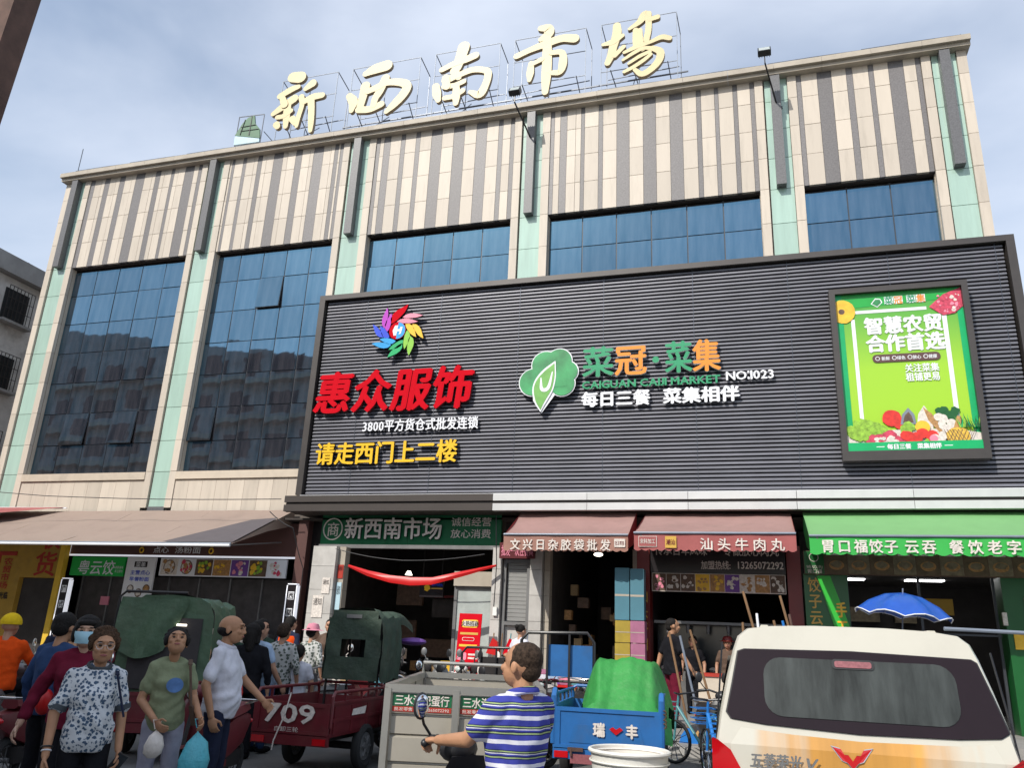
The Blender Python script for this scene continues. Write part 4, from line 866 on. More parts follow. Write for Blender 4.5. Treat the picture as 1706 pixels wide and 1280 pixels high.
for i in range(13):
    x = 1.36 + i * .445; g = G('photo_dim'); g.flat(rect(x, x + .43, 3.3, 3.76), -.006, 'photo_dim2' if i % 2 else 'photo_dim'); g.flat(disc(x + .22, 3.48, .15, .10), -.008, 'food_brown'); g.flat(disc(x + .22, 3.5, .11, .07, ir=.2), -.010, 'photo_dim2'); g.flat(rect(x + .1, x + .33, 3.69, 3.73), -.011, 'food_white'); g.build('dish_photo', o)
# red ribbon banner hanging across the entrance
g = G('chair_red'); pts = [(-9.98, 18.7, 3.28), (-9.4, 18.65, 3.10), (-8.76, 18.6, 2.97), (-8.2, 18.6, 2.92), (-7.64, 18.6, 2.94), (-6.9, 18.62, 3.12), (-6.12, 18.9, 3.36)]
rings = []
for i, p in enumerate(pts):
    hh = [.03, .07, .09, .10, .09, .07, .03][i]; rings.append([(p[0], p[1] - .03, p[2] - hh), (p[0], p[1] - .05, p[2]), (p[0], p[1], p[2] + hh), (p[0], p[1] + .03, p[2])])
g.loft(rings); tag(g.build('ribbon_banner', smooth=True), 'sagging red cloth ribbon strung across the market entrance', 'banner')
o = board('small hanging screen with a yellow hand mark inside the entrance', -8.76, -8.08, 2.66, 3.12, 20.5, 'sign_black', cat='screen', name='hanging_screen')
g = G('yellow'); g.m = 'yellow'; g.flat(disc(-8.55, 2.9, .09, ir=.2), -.006); g.build('hand_mark', o); text(o, '汕头牛肉丸', -8.42, -8.1, 2.94, 3.02, -.006, 'blue', .003); g = G('gold'); g.flat(rect(-8.42, -8.1, 2.87, 2.90), -.006); g.build('gold_line', o)
g = G('dark_metal'); g.bar((-8.7, 0.03, 3.12), (-8.7, 0.03, 4.5), .02); g.bar((-8.15, 0.03, 3.12), (-8.15, 0.03, 4.5), .02); g.build('hanger', o)
o = board('leaning red advertising stand with yellow and white print by the glass door', 0, .56, 0, 1.6, 18.4, 'red', th=.03, cat='display stand', name='display_stand'); o.location = (-6.86, 18.4, .62); o.rotation_euler = (R(-6), 0, 0)
g = G('food_white'); g.flat(rrect(.08, .48, 1.28, 1.46, .05), -.004, 'pumpkin'); g.flat(rrect(.1, .46, 1.31, 1.43, .04), -.006, 'food_white'); g.flat(rect(.06, .5, 1.12, 1.17), -.005, 'gold'); g.flat(rrect(.12, .42, .98, 1.06, .035), -.005, 'food_white'); g.flat(rrect(.13, .41, .99, 1.05, .03), -.007, 'red'); g.flat(rect(.06, .5, .85, .9), -.005, 'pumpkin'); g.flat(rrect(.03, .26, .55, .72, .04), -.005, 'pink'); g.flat(rect(.3, .52, .58, .62), -.005, 'food_white'); g.flat(rect(.3, .52, .66, .7), -.005, 'food_white'); g.build('printed_patch', o); text(o, '火热招商', .06, .5, 1.3, 1.44, -.01, 'sign_black', .002); text(o, '市场旺铺', .05, .5, .25, .42, -.006, 'pumpkin', .004)
for (x, z, w_, h_, m_, y) in ((-11.12, 2.0, .3, .55, 'food_white', 19.08), (-10.9, 2.6, .22, .4, 'food_white', 19.08), (-10.56, 2.2, .14, .7, 'pale_blue', 19.23), (-10.57, 3.0, .16, .35, 'red_old', 19.23)):
    o = board({2.0: 'lower white paper notice on the tiled entrance column', 2.6: 'upper white paper notice on the tiled entrance column', 2.2: 'narrow pale blue notice at the inner edge of the entrance column', 3.0: 'small dark red notice above the pale blue one'}[z], x, x + w_, z, z + h_, y, m_, th=.012, cat='notice', name='paper_notice')
    text(o, '通知', x + .02, x + w_ - .02, z + h_ * .55, z + h_ * .9, -.004, 'sign_black', 0)
# ---- awnings
def awning(label, x0, x1, yb, zb, yf, zf, vh, mtop, mval, side=None, scal=.16, flaps='LR', white=True, n=1):
    o = thing('awning', label, 'awning', (0, yf, 0)); L = yb - yf; K = max(1, n)
    for k in range(K):
        a = x0 + (x1 - x0) * k / K; b = x0 + (x1 - x0) * (k + 1) / K; g = G(mtop); m_ = 14; rows = 6; vs = []
        for j in range(rows + 1):
            t = j / rows
            for i in range(m_ + 1): u = i / m_; vs.append((a + (b - a) * u, L * (1 - t), zb + (zf - zb) * t - .05 * math.sin(math.pi * t) * (1 + .5 * math.sin(9 * u + a)) + .006 * random.uniform(-1, 1)))
        g.add(vs, [(j * (m_ + 1) + i, (j + 1) * (m_ + 1) + i, (j + 1) * (m_ + 1) + i + 1, j * (m_ + 1) + i + 1) for j in range(rows) for i in range(m_)]); g.build('awning_fabric', o, smooth=True)
    if vh:
        g = G(mval); nn = max(4, int((x1 - x0) / scal)); vs = []; st = 6
        cols = nn * st
        for i in range(cols + 1):
            x = x0 + (x1 - x0) * i / cols; ph = (i % st) / st; dz = -.035 * math.sin(math.pi * ph); yy2 = .012 * math.sin(x * 7)
            vs += [(x, yy2 * .3, zf), (x, yy2, zf - vh + .035 + dz)]
        g.add(vs, [(2 * i, 2 * i + 1, 2 * i + 3, 2 * i + 2) for i in range(cols)]); g.build('valance', o, smooth=True)
    for s_, x in (('L', x0), ('R', x1)):
        if s_ in flaps: g = G(side or mtop); g.add([(x, L, zb), (x, 0, zf), (x, 0, zf - vh * .8), (x, L * .55, (zb + zf) / 2 - vh - .12), (x, L, zb - .45)], [(0, 1, 2, 3, 4)]); g.build('side_flap', o)
    g = G('steel_light' if white else 'grey_metal'); g.tube([(x0, -.015, zf + .01), (x1, -.015, zf + .01)], .025, 8); g.build('front_bar', o)
    for x in (x0 + .15, x1 - .15):
        g = G('grey_metal'); g.bar((x, 0, zf - .03), (x, L * .9, (zf + zb) / 2 - .3), .035); g.build('support_arm', o)
    return o
o = awning('faded mauve awning stretching over the left canteen and yellow shop', -26, -12.48, 19.9, 4.9, 17.22, 3.62, 0, 'awning_mauve', 'awning_mauve', flaps='R', n=5)
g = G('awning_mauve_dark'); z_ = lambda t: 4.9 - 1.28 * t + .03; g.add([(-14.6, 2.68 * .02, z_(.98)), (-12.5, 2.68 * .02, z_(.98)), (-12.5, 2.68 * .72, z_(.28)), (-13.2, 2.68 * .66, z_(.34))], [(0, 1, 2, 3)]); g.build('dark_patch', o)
g = G('white'); g.tube([(-26, -.02, 3.59), (-12.5, -.02, 3.59)], .035, 8); g.build('white_edge_bar', o)
o = thing('awning', 'crimson awning end with white edge above the yellow shop', 'awning', (0, 17.1, 0)); g = G('pink'); g = G('awning_valance_red'); g.add([(-28, 2.7, 5.02), (-28, 1.2, 4.5), (-22.6, 1.2, 4.52), (-20.6, 2.7, 5.0)], [(0, 1, 2, 3)]); g.build('awning_fabric', o); g = G('white'); g.bar((-28, 2.72, 5.05), (-20.5, 2.72, 4.98), .04); g.build('edge_bar', o)
o = awning('faded pink awning lettered 文兴日杂胶袋批发 between the shutter and the meatball shop', -5.56, -2.72, 18.98, 4.66, 17.64, 3.94, .36, 'awning_pink', 'awning_valance', 'awning_maroon')
for i, ch in enumerate('文兴日杂胶袋批发'): text(o, ch, -5.40 + i * .295, -5.16 + i * .295, 3.60, 3.86, -.03, 'food_white', .006, name='valance_letter')
g = G('food_white'); g.flat(rect(-3.02, -2.78, 3.68, 3.86), -.028); g.build('valance_patch', o); text(o, '批发零售', -3.0, -2.8, 3.72, 3.82, -.032, 'pillar_red', 0)
o = awning('pink awning lettered 汕头牛肉丸 over the meatball shop', -2.50, .72, 18.98, 4.62, 17.0, 3.90, .36, 'awning_pink', 'awning_valance_red', 'awning_maroon')
for i, ch in enumerate('汕头牛肉丸'): text(o, ch, -1.15 + i * .345, -.88 + i * .345, 3.56, 3.82, -.03, 'food_white', .005, name='valance_letter')
g = G('food_white'); g.flat(rect(-2.40, -2.02, 3.62, 3.84), -.028, 'food_white'); g.flat(rect(-2.39, -2.03, 3.63, 3.83), -.031, 'awning_valance_red'); g.flat(rect(-1.85, -1.62, 3.60, 3.84), -.029, 'gold'); g.build('valance_patch', o); text(o, '来料加工', -2.37, -2.05, 3.68, 3.79, -.035, 'food_white', .001); text(o, '潮汕', -1.83, -1.64, 3.66, 3.78, -.034, 'pillar_red', .002)
o = awning('bright green scalloped awning lettered 胃口福饺子云吞 over the dumpling restaurant', .97, 8.2, 18.98, 4.66, 17.1, 3.87, .36, 'awning_green', 'awning_green_v', 'shop_green', scal=.22)
for s_, xa, cw in (('胃口福', 1.18, .30), ('饺子', 2.05, .27), ('云吞', 2.68, .30), ('餐饮老字号', 3.45, .32)):
    for i, ch in enumerate(s_): text(o, ch, xa + i * cw, xa + i * cw + .25, 3.55, 3.82, -.03, 'food_white', .008, name='valance_letter')

# cables and goods along the shop fronts, lamps added in the hall
for k, (pts, lb) in enumerate((([(-12.3, 18.4, 4.62), (-11.6, 18.5, 4.2), (-11.4, 18.9, 3.2), (-11.45, 18.95, 1.2)], 'thin black cable hanging down by the tiled entrance column'), ([(-6.2, 18.95, 4.6), (-6.12, 18.93, 3.4), (-6.14, 18.93, 2.4)], 'black cable running to the small switch box'), ([(-10.4, 18.7, 3.7), (-8.6, 18.9, 3.45), (-6.4, 18.8, 3.62)], 'slack wire above the red cloth ribbon'), ([(-27, 17.0, 5.6), (-20, 18.5, 5.12), (-12.2, 18.7, 5.0)], 'long sagging cable above the mauve awning'))):
    g = G('black_plastic'); P = [Vector(p) for p in pts]; Q = []
    for i in range(len(P) - 1):
        for q in range(6): u = q / 6; Q.append(P[i].lerp(P[i + 1], u) + Vector((0, 0, -.05 * math.sin(math.pi * u))))
    g.tube(Q + [P[-1]], .012, 6); tag(g.build('hanging_cable', smooth=True), lb, 'cable')
for i in range(16):
    g = G(random.choice(['food_brown', 'photo_dim2', 'grey_metal', 'carton_brown', 'food_dark'])); x = -4.8 + random.uniform(0, .55) + (1.1 if i > 9 else 0); z = .4 + .3 * (i % 9); w_ = random.uniform(.14, .3); g.box(x, x + w_, 1.2 + .1 * (i % 3), 1.4 + .1 * (i % 3), z, z + random.uniform(.15, .27)); g.build('shelf_goods', gf)
for i in range(14):
    g = G(random.choice(['food_white', 'food_brown', 'pumpkin', 'meat', 'lettuce', 'carton_brown'])); x = -10.1 + random.uniform(0, 2.4); y = 1.2 + random.uniform(0, 3); z = .3 + random.choice([0, .4, .75]); g.box(x, x + random.uniform(.25, .5), y, y + .3, z, z + random.uniform(.2, .35)); g.build('stall_goods', gf)
for i in range(4): g = G('lamp_soft'); g.cyl((-10 + i * 1.0, 3.5 + (i % 2), 3.5), (-10 + i * 1.0, 3.5 + (i % 2), 3.38), .05, .11, 12); g.build('added_hall_light', gf)  # glowing cones added to brighten the black entrance hall
for i in range(9): g = G(random.choice(['food_brown', 'food_white', 'grey_metal', 'carton_brown', 'pumpkin'])); x = -19.6 + i * .8; g.box(x, x + .45, .8, 1.1, 1.25, 1.25 + random.uniform(.12, .4)); g.build('counter_goods', gf)
for i in range(10): g = G(random.choice(['food_brown', 'food_white', 'grey_metal', 'meat'])); x = -2.2 + i * .27; g.ell((x, .75, 1.2), (.10, .12, .06), n=10, k=6); g.build('food_tray', gf, smooth=True)

for i, (x, y, c, lb) in enumerate(((-9.6, 17.6, 'plastic_blue', 'blue plastic stool by the market entrance'), (-7.9, 17.9, 'chair_red', 'red plastic stool in the market entrance'), (-1.9, 16.6, 'plastic_blue', 'blue plastic stool in front of the meatball shop'), (-13.4, 17.0, 'chair_red', 'red plastic stool by the canteen counter'))):
    o = thing('plastic_stool', lb, 'stool', (x, y, .3 if y > 16.3 else .14)); g = G(c); g.box(-.16, .16, -.16, .16, .42, .46); g.build('seat', o)
    for a in (-.13, .13):
        for b in (-.13, .13): g = G(c); g.bar((a * 1.15, b * 1.15, 0), (a, b, .42), .035); g.build('leg', o)
for i, (x, c, lb) in enumerate(((-10.0, 'foam_white', 'white foam box at the left of the market entrance'), (-9.3, 'carton_brown', 'brown carton at the left of the market entrance'), (-8.4, 'cloth_cyan', 'cyan crate in the market entrance'))):
    o = thing('storage_box', lb, 'box', (x, 18.2, .3)); g = G(c); g.prism(rrect(-.25, .25, 0, .36, .02, 2), -.18, .18); g.build('box_body', o); g = G(c); g.prism(rrect(-.26, .26, .36, .41, .015, 2), -.19, .19); g.build('box_lid', o)
# ================================================================ vehicles
def wheel(parent, c, r, wd, name='wheel', rim='grey_metal', spokes=0):
    w_ = bpy.data.objects.new(name, None); COL.objects.link(w_); w_.parent = parent; w_.location = c
    g = G('rubber'); g.ring((0, 0, 0), (1, 0, 0), r - wd * .45, (wd * .45, wd / 2), 26, 8); g.build('tyre', w_, smooth=True)
    g = G(rim)
    if spokes:
        g.ring((0, 0, 0), (1, 0, 0), r - wd * .95, .012, 26, 6); g.cyl((-.04, 0, 0), (.04, 0, 0), .025, m=rim)
        for i in range(spokes): a = 2 * math.pi * i / spokes; g.bar((0, 0, 0), (0, (r - wd) * math.cos(a), (r - wd) * math.sin(a)), .008)
    else:
        g.cyl((-wd * .3, 0, 0), (wd * .3, 0, 0), r - wd * .85, n=22); g.cyl((-wd * .42, 0, 0), (wd * .42, 0, 0), r * .25, n=14)
        for i in range(6): a = 2 * math.pi * i / 6; g.bar((wd * .36, .03 * math.cos(a), .03 * math.sin(a)), (wd * .36, (r - wd) * .9 * math.cos(a), (r - wd) * .9 * math.sin(a)), .03, .02)
    g.build('rim', w_, smooth=True)
    return w_
def front_end(t, y, col, hz=1.02, cabz=None):
    """fork, front wheel, handlebar, tank and seat of a cargo tricycle; y = rear of the cab zone"""
    wheel(t, (0, y + 1.35, .27), .27, .10, 'front_wheel', spokes=12)
    g = G(col); g.loft([[(a * .11, y + 1.3 + .17 * math.sin(b), .27 + (.30 + q) * math.cos(b)) for a, q in ((-1, 0), (1, 0), (1, .02), (-1, .02))] for b in (-1, -.5, 0, .5, 1)]); g.build('mudguard', t)
    g = G('dark_metal'); g.tube([(-.08, y + 1.35, .27), (-.08, y + 1.15, .85)], .02); g.tube([(.08, y + 1.35, .27), (.08, y + 1.15, .85)], .02); g.tube([(0, y + 1.18, .75), (0, y + 1.12, hz)], .025); g.build('fork', t)
    g = G('chrome'); g.tube([(-.38, y + .95, hz + .02), (-.25, y + 1.08, hz + .04), (0, y + 1.12, hz), (.25, y + 1.08, hz + .04), (.38, y + .95, hz + .02)], .014); g.build('handlebar', t, smooth=True)
    g = G(col); g.ell((0, y + .78, .72), (.16, .3, .14)); g.build('fuel_tank', t, smooth=True)
    g = G('black_plastic'); g.obox((0, y + .3, .72), (.34, .6, .12), rotm()); g.build('seat', t)
    g = G('dark_metal'); g.box(-.14, .14, y + .3, y + 1.0, .3, .6); g.tube([(0, y - .1, .42), (0, y + 1.1, .45)], .05); g.build('engine', t)
    g = G('chrome'); g.ell((0, y + 1.26, .88), (.09, .06, .09)); g.build('headlight', t, smooth=True)
def trike(label, loc, rz, col, W=.96, L=1.55, zf=.46, zt=.82, zr=.95, group='cargo tricycles', posts=3, headboard=None, cage=None, lit=None):
    t = thing('cargo_tricycle', label, 'tricycle', (*loc, 0), rz, group); h = W / 2
    g = G(col); g.box(-h, h, .0, L, zf, zf + .04); g.build('cargo_floor', t)
    for s in (-1, 1):
        g = G(col); x = s * h; g.box(min(x, x - s * .02), max(x, x - s * .02), .03, L, zf, zt)
        for yy_ in np.linspace(.1, L - .1, 4): g.box(min(x, x + s * .015), max(x, x + s * .015), yy_ - .02, yy_ + .02, zf + .03, zt - .03)
        g.box(min(x, x + s * .012), max(x, x + s * .012), .05, L, (zf + zt) / 2 - .02, (zf + zt) / 2 + .02)
        g.build('side_panel', t)
        g = G(col); g.tube([(x, .02, zf + .1), (x, .02, zr - .05), (x, .07, zr), (x, L - .05, zr), (x, L, zr - .05), (x, L, zf)], .02, 8)
        for yy_ in np.linspace(.35, L - .3, posts): g.bar((x, yy_, zt), (x, yy_, zr), .025)
        g.bar((x, .03, zt + .01), (x, L, zt + .01), .03)
        g.build('side_rail', t, smooth=True)
    g = G(col); g.box(-h + .01, h - .01, -.02, .0, zf + .02, zt); g.box(-h, h, -.035, -.02, zt - .04, zt + .005); g.box(-h, h, -.035, -.02, zf + .02, zf + .055)
    for x in (-h + .04, h - .04): g.box(x - .04, x + .04, -.034, -.02, zf + .055, zt - .04)
    g.build('tailgate', t)
    g = G(col); g.box(-h, h, L - .03, L, zf, zt); 
    g.tube([(-h, L, zr), (-h + .05, L, zr + .03), (h - .05, L, zr + .03), (h, L, zr)], .02)
    for x in (-h / 2, 0, h / 2): g.bar((x, L, zt), (x, L, zr + .02), .02)
    g.build('front_rail', t)
    g = G(col); g.box(-h, h, -.03, .03, zf - .10, zf + .01); g.build('rear_beam', t)
    for x in (-h + .10, h - .10): g = G('tail_red'); g.box(x - .08, x + .08, -.045, -.03, zf - .085, zf - .015); g.build('tail_light', t)
    g = G('dark_metal'); g.box(-.30, -.25, 0, L + .9, zf - .09, zf); g.box(.25, .30, 0, L + .9, zf - .09, zf); g.tube([(-h + .06, 1.05, .27), (h - .06, 1.05, .27)], .045); g.bar((-h + .1, 1.05, .3), (-h + .1, 1.05, zf), .06); g.bar((h - .1, 1.05, .3), (h - .1, 1.05, zf), .06); g.build('chassis', t)
    for s in (-1, 1): wheel(t, (s * (h - .02), 1.05, .275), .275, .13, 'rear_wheel')
    front_end(t, L + .05, col)
    return t
def canopy(t, y0, y1, W, z0, z1, m, win=True, visor=.35, lean=.0, amp=.014):
    h = W / 2; prof = []
    for x, z in ((-h, z0), (-h * 1.02, z0 + .35), (-h * .97, z1 - .22), (-h * .85, z1 - .07), (-h * .6, z1), (0, z1 + .025), (h * .6, z1), (h * .85, z1 - .07), (h * .97, z1 - .22), (h * 1.02, z0 + .35), (h, z0)): prof.append((x, z))
    fine = []
    for i in range(len(prof) - 1):
        k = 5 if i in (0, 1, 8, 9) else 3
        for q in range(k): u = q / k; fine.append((prof[i][0] * (1 - u) + prof[i + 1][0] * u, prof[i][1] * (1 - u) + prof[i + 1][1] * u))
    fine.append(prof[-1]); n = len(fine); ny = 22; vs = []; fs = []
    for j in range(ny + 1):
        v = j / ny; yy_ = y0 + (y1 - y0) * v; bay = abs(math.sin(math.pi * v * 3))
        for i, (x, z) in enumerate(fine):
            u = i / (n - 1); top = max(0, math.sin(math.pi * u)) ** .5
            wv = amp * (math.sin(13 * x + 9 * yy_ + 5 * z) + .7 * math.sin(23 * yy_ - 11 * z + 7 * x) + .6 * math.sin(31 * z + 6 * yy_))
            k_ = 1 - .03 * bay + wv * 1.0
            vs.append((x * k_, yy_ + lean * (z - z0), z - .030 * bay * top + wv * .8 + (.03 * math.sin(9 * yy_ + 3 * x) if i in (0, n - 1) else 0)))
    fs = [(j * n + i, j * n + i + 1, (j + 1) * n + i + 1, (j + 1) * n + i) for j in range(ny) for i in range(n - 1)]
    if visor:
        o_ = len(vs); a0, a1 = int(n * .3), int(n * .7)
        for q in range(1, 5):
            for i in range(a0, a1 + 1): x, y_, z = vs[ny * n + i]; vs.append((x * (1 - .04 * q), y_ + visor * q / 4, z - .012 * q * q / 2 + .01 * math.sin(20 * x + q)))
        c = a1 - a0 + 1
        for q in range(4):
            for i in range(c - 1):
                A = (ny * n + a0 + i) if q == 0 else o_ + (q - 1) * c + i; B = A + 1; fs.append((A, B, o_ + q * c + i + 1, o_ + q * c + i))
    g = G(m); g.add(vs, fs); g.build('canopy_cover', t, smooth=True)
    # rear curtain with window
    Wn_ = [(-h * .55, z0 + .28), (h * .58, z0 + .28), (h * .52, z1 - .32), (-h * .50, z1 - .32)]
    g = G(m); o_ = [(x * .97, z) for x, z in prof]
    if win:
        for (a, b, c, d) in ((-h * .95, h * .95, z0 + .0, z0 + .30), (-h * .93, h * .93, z1 - .40, z1 - .12), (-h * .8, h * .8, z1 - .12, z1 - .015), (-h * .97, -h * .42, z0 + .30, z1 - .40), (h * .42, h * .97, z0 + .30, z1 - .40)):
            nx_, nz_ = 8, 5; vs = []
            for jj in range(nz_ + 1):
                for ii in range(nx_ + 1): x = a + (b - a) * ii / nx_; z = c + (d - c) * jj / nz_; vs.append((x, y0 - .01 - .018 * math.sin(11 * x + 5 * z) * math.sin(9 * z + 3 * x) - .01 * math.sin(25 * x - 8 * z), z))
            g.add(vs, [(jj * (nx_ + 1) + ii, jj * (nx_ + 1) + ii + 1, (jj + 1) * (nx_ + 1) + ii + 1, (jj + 1) * (nx_ + 1) + ii) for jj in range(nz_) for ii in range(nx_)])
        g.build('rear_curtain', t, smooth=True)
        g = G('grey_metal'); g.box(-h * .3, h * .25, y0 - .03, y0 - .02, z1 - .12, z1 - .07); g.build('reflector_strip', t)
        g = G('window_dark'); g.box(-h * .5, h * .5, y1 - .02, y1, z0 + .1, z1 - .25); g.build('windscreen', t)
    else:
        g.flat(o_, y0, m); g.build('rear_curtain', t)
    for x in (-h * .9, h * .9):
        for yy_ in (y0 + .05, y1): g = G('dark_metal'); g.bar((x, yy_, .5), (x, yy_, z1 - .2), .025); g.build('canopy_post', t)
# red 709 tricycle
t7 = trike('dark red cargo tricycle painted 709 with a dull green canvas cab', (-5.34, 9.0), R(3), 'tri_red', W=.98, L=1.62, posts=3)
text(t7, '709', -.34, .30, .60, .80, -.04, 'food_white', .010, name='painted_number', mode='fit'); text(t7, '自卸三轮', -.2, .12, .50, .56, -.04, 'food_white', 0, name='painted_text')
g = G('food_white'); pts = [(.492, .55, .67), (.492, .95, .67), (.492, .98, .76), (.492, .58, .74)]; g.add([(.508, b, c) for a, b, c in pts], [(0, 1, 2, 3)]); g.build('side_badge', t7)
canopy(t7, 1.52, 2.25, .84, 1.02, 1.95, 'canvas_green', visor=.7)
g = G('purple'); g.ell((.35, 2.9, 1.55), (.2, .3, .06)); g.build('side_cover', t7, smooth=True)
g = G('food_white'); g.tube([(-.02, -.05, .93), (-.05, -.08, .7), (-.16, -.08, .4), (-.17, -.08, .3)], .008, 6); g.build('tied_rope', t7)
# covered tricycle on the left
tl = trike('tricycle with a bulky green tarpaulin cover parked behind the walking women', (-7.25, 8.9), R(26), 'tri_red', W=1.0, L=1.5)
canopy(tl, .2, 2.0, 1.16, .75, 1.98, 'canvas_green_l', win=False, visor=.4, amp=.022)
g = G('dark_interior'); g.box(-.42, .42, .16, .19, .85, 1.72); g.build('shade_sheet', tl)  # dark sheet on the closed curtain, painted as the shaded inside
g = G('canvas_green_l'); vs = []; 
for j in range(7):
    for i in range(9): u, v = i / 8, j / 6; vs.append((-.60 + .85 * u - .25 * v * u, .12 - .06 * math.sin(9 * u + 3 * v) - .05 * v, 1.95 - .62 * v - .12 * math.sin(3 * u) * v))
g.add(vs, [(j * 9 + i, (j + 1) * 9 + i, (j + 1) * 9 + i + 1, j * 9 + i + 1) for j in range(6) for i in range(8)]); g.build('loose_flap', tl, smooth=True)
g = G('dark_metal'); g.tube([(-.62, .1, .6), (-.62, .1, 1.95), (-.55, .1, 2.02), (.2, .1, 2.03)], .018); g.build('hoop', tl); g = G('lamp_soft'); g.box(.12, .24, .10, .12, 1.62, 1.645); g.build('small_lamp', tl)
# blue tricycle with the green tarpaulin
tb = trike('blue cargo tricycle lettered 瑞丰 with a bright green tarpaulin over its load', (-1.80, 10.05), R(5), 'tri_blue_lit', W=1.26, L=1.75, zf=.44, zt=.90, zr=1.04, posts=4)
g = G('tri_blue'); g.prism([(-.44, .52), (.44, .52), (.38, .72), (-.38, .72)], -.026, -.02); g.build('sunk_panel', tb)
text(tb, '瑞', -.16, -.02, .60, .76, -.045, 'food_white', .008, name='painted_character'); text(tb, '丰', .22, .36, .60, .76, -.045, 'food_white', .008, name='painted_character')
g = G('tail_red'); g.flat([(.03, .69), (.07, .715), (.11, .69), (.15, .715), (.19, .69), (.11, .63)], -.046); g.build('painted_heart', tb)
for x in (-.36, .38): g = G('steel_rust'); g.box(x - .09, x + .09, -.07, -.04, .43, .47); g.tube([(x - .05, -.06, .45), (x - .05, -.07, .38)], .015); g.build('latch', tb)
g = G('tail_dark'); g.box(-.42, -.12, -.05, -.04, .30, .40); g.build('number_plate', tb)
for s in (-1, 1): g = G('tri_blue_lit'); g.tube([(s * .63, -.01, .5), (s * .63, -.01, 1.02), (s * .63, .06, 1.08), (s * .63, .14, 1.02), (s * .63, .15, .8)], .035, 8); g.build('corner_post', tb, smooth=True)
g = G('steel_rust'); 
for z in (.9, .86, .8, .76): g.ring((.66, -.03, z), (.3, 1, .2), .025, .008, 10, 5)
g.build('corner_chain', tb)
vs = []; nx, ny = 40, 34
for j in range(ny + 1):
    v = j / ny; yy_ = .10 + 2.1 * v
    zt_ = .60 + .86 * min(1, max(0, (v - .08) / .38)) ** .8 if v < .46 else 1.46 - .10 * (v - .46) - (.5 * max(0, v - .85) / .15)
    for i in range(nx + 1):
        u = i / nx * 2 - 1; xx = .12 + .60 * math.copysign(abs(u) ** .85, u) * (.86 + .14 * abs(u)) + (.10 * (1 - v) if u < 0 else 0)
        drop = 0 if abs(u) < .62 else ((abs(u) - .62) / .38) ** 1.3 * (.62 if v > .25 else .22)
        fold = .028 * math.sin(4.2 * u + 5 * v * u + 1) + .02 * abs(math.sin(5 * v - 3.3 * u + 2 * u * u)) - .01 + .010 * math.sin(17 * u * v + 9 * v) + .007 * math.sin(23 * u - 19 * v + 4 * u * v)
        if v < .46: fold += -.10 * math.cos(u * 1.5) * math.sin(math.pi * v / .46)
        vs.append((xx + .03 * math.sin(8 * v + u), yy_ - .02 * math.sin(7 * u), max(.56, zt_ - drop) + fold))
g = G('tarp_green'); g.add(vs, [(j * (nx + 1) + i, j * (nx + 1) + i + 1, (j + 1) * (nx + 1) + i + 1, (j + 1) * (nx + 1) + i) for j in range(ny) for i in range(nx)]); tag(g.build('tarpaulin', smooth=True), 'bright green tarpaulin bulging over the blue tricycle load', 'tarpaulin')
bpy.data.objects['tarpaulin'].location = (-1.80, 10.05, 0); bpy.data.objects['tarpaulin'].rotation_euler = (0, 0, R(5))
# black railed tricycle with blue back
tk = trike('old tricycle with black hoop rails and a flat blue backboard near the pink awning', (-2.95, 12.2), R(4), 'dark_metal', W=1.05, L=1.5, zf=.5, zt=.85, zr=1.0)
g = G('black_plastic'); g.tube([(-.55, .1, .8), (-.55, .1, 1.65), (-.45, .1, 1.76), (.45, .1, 1.78), (.55, .1, 1.65), (.55, .1, .8)], .025); g.bar((-.15, .1, .9), (-.15, .1, 1.76), .03); g.bar((.18, .1, .9), (.18, .1, 1.77), .03); g.build('hoop_rail', tk, smooth=True)
g = G('tri_blue'); g.box(-.15, .52, .14, .17, 1.15, 1.60); g.build('blue_backboard', tk)
tk2 = dup(tk, (-4.35, 13.1, 0), R(-6), 'second black railed tricycle further left behind the silver cargo box', swap={'tri_blue': 'dark_metal'}, scale=.85)
# silver box tricycle
FL = Vector((-2.49, 5.42, 0)); ts = thing('box_tricycle', 'cargo tricycle with a tall bare metal box labelled 三水港记蛋行', 'tricycle', FL, R(16.9), 'cargo tricycles')
W, L, zb, zt = 1.06, 2.35, .42, 1.27
def rail(nm, p, q, wd=.05, m='silver'): g = G(m); g.bar(p, q, wd); g.build(nm, ts)
for (p, q) in (((0, 0, zt), (W, 0, zt)), ((0, 0, zt), (0, L, zt)), ((W, 0, zt), (W, L, zt)), ((0, L, zt), (W, L, zt)), ((0, 0, zb), (W, 0, zb))): rail('rim_rail', p, q)
for x in (0, .47, .94, W): rail('post', (x, -.012, zb), (x, -.012, zt), .045)
for y in (0, .8, 1.6, L): rail('post', (0, y, zb), (0, y, zt), .045); rail('post', (W, y, zb), (W, y, zt), .045)
for (a, b) in ((.03, .445), (.495, .915), (.965, 1.03)):
    for i, (u, v, dy) in enumerate(((zb + .03, .62, 0), (.63, .80, .012), (.81, .97, 0), (.98, 1.10, .012), (1.11, 1.24, 0))): g = G('silver_panel'); g.add([(a, dy, u), (b, dy, u), (b, .0 + dy, v - .015), (a, dy, v - .015), (a, dy + .03, v), (b, dy + .03, v), (a, dy + .03, u - .01), (b, dy + .03, u - .01)], [(0, 1, 2, 3), (3, 2, 5, 4), (6, 7, 1, 0)]); g.build('pressed_panel', ts)
    if b - a > .2:
        g = G('sign_green'); g.flat(rect(a + .005, b - .005, 1.155, 1.235), -.006); g.flat(rect(a + .005, b - .005, 1.12, 1.153), -.006, 'red_old'); g.build('company_strip', ts); text(ts, '三水港记蛋行', a + .02, b - .02, 1.16, 1.232, -.01, 'food_white', .002, name='strip_text'); text(ts, '批发零售 电话13265072292', a + .02, b - .02, 1.125, 1.148, -.01, 'food_white', 0, name='strip_text', mode='fit')
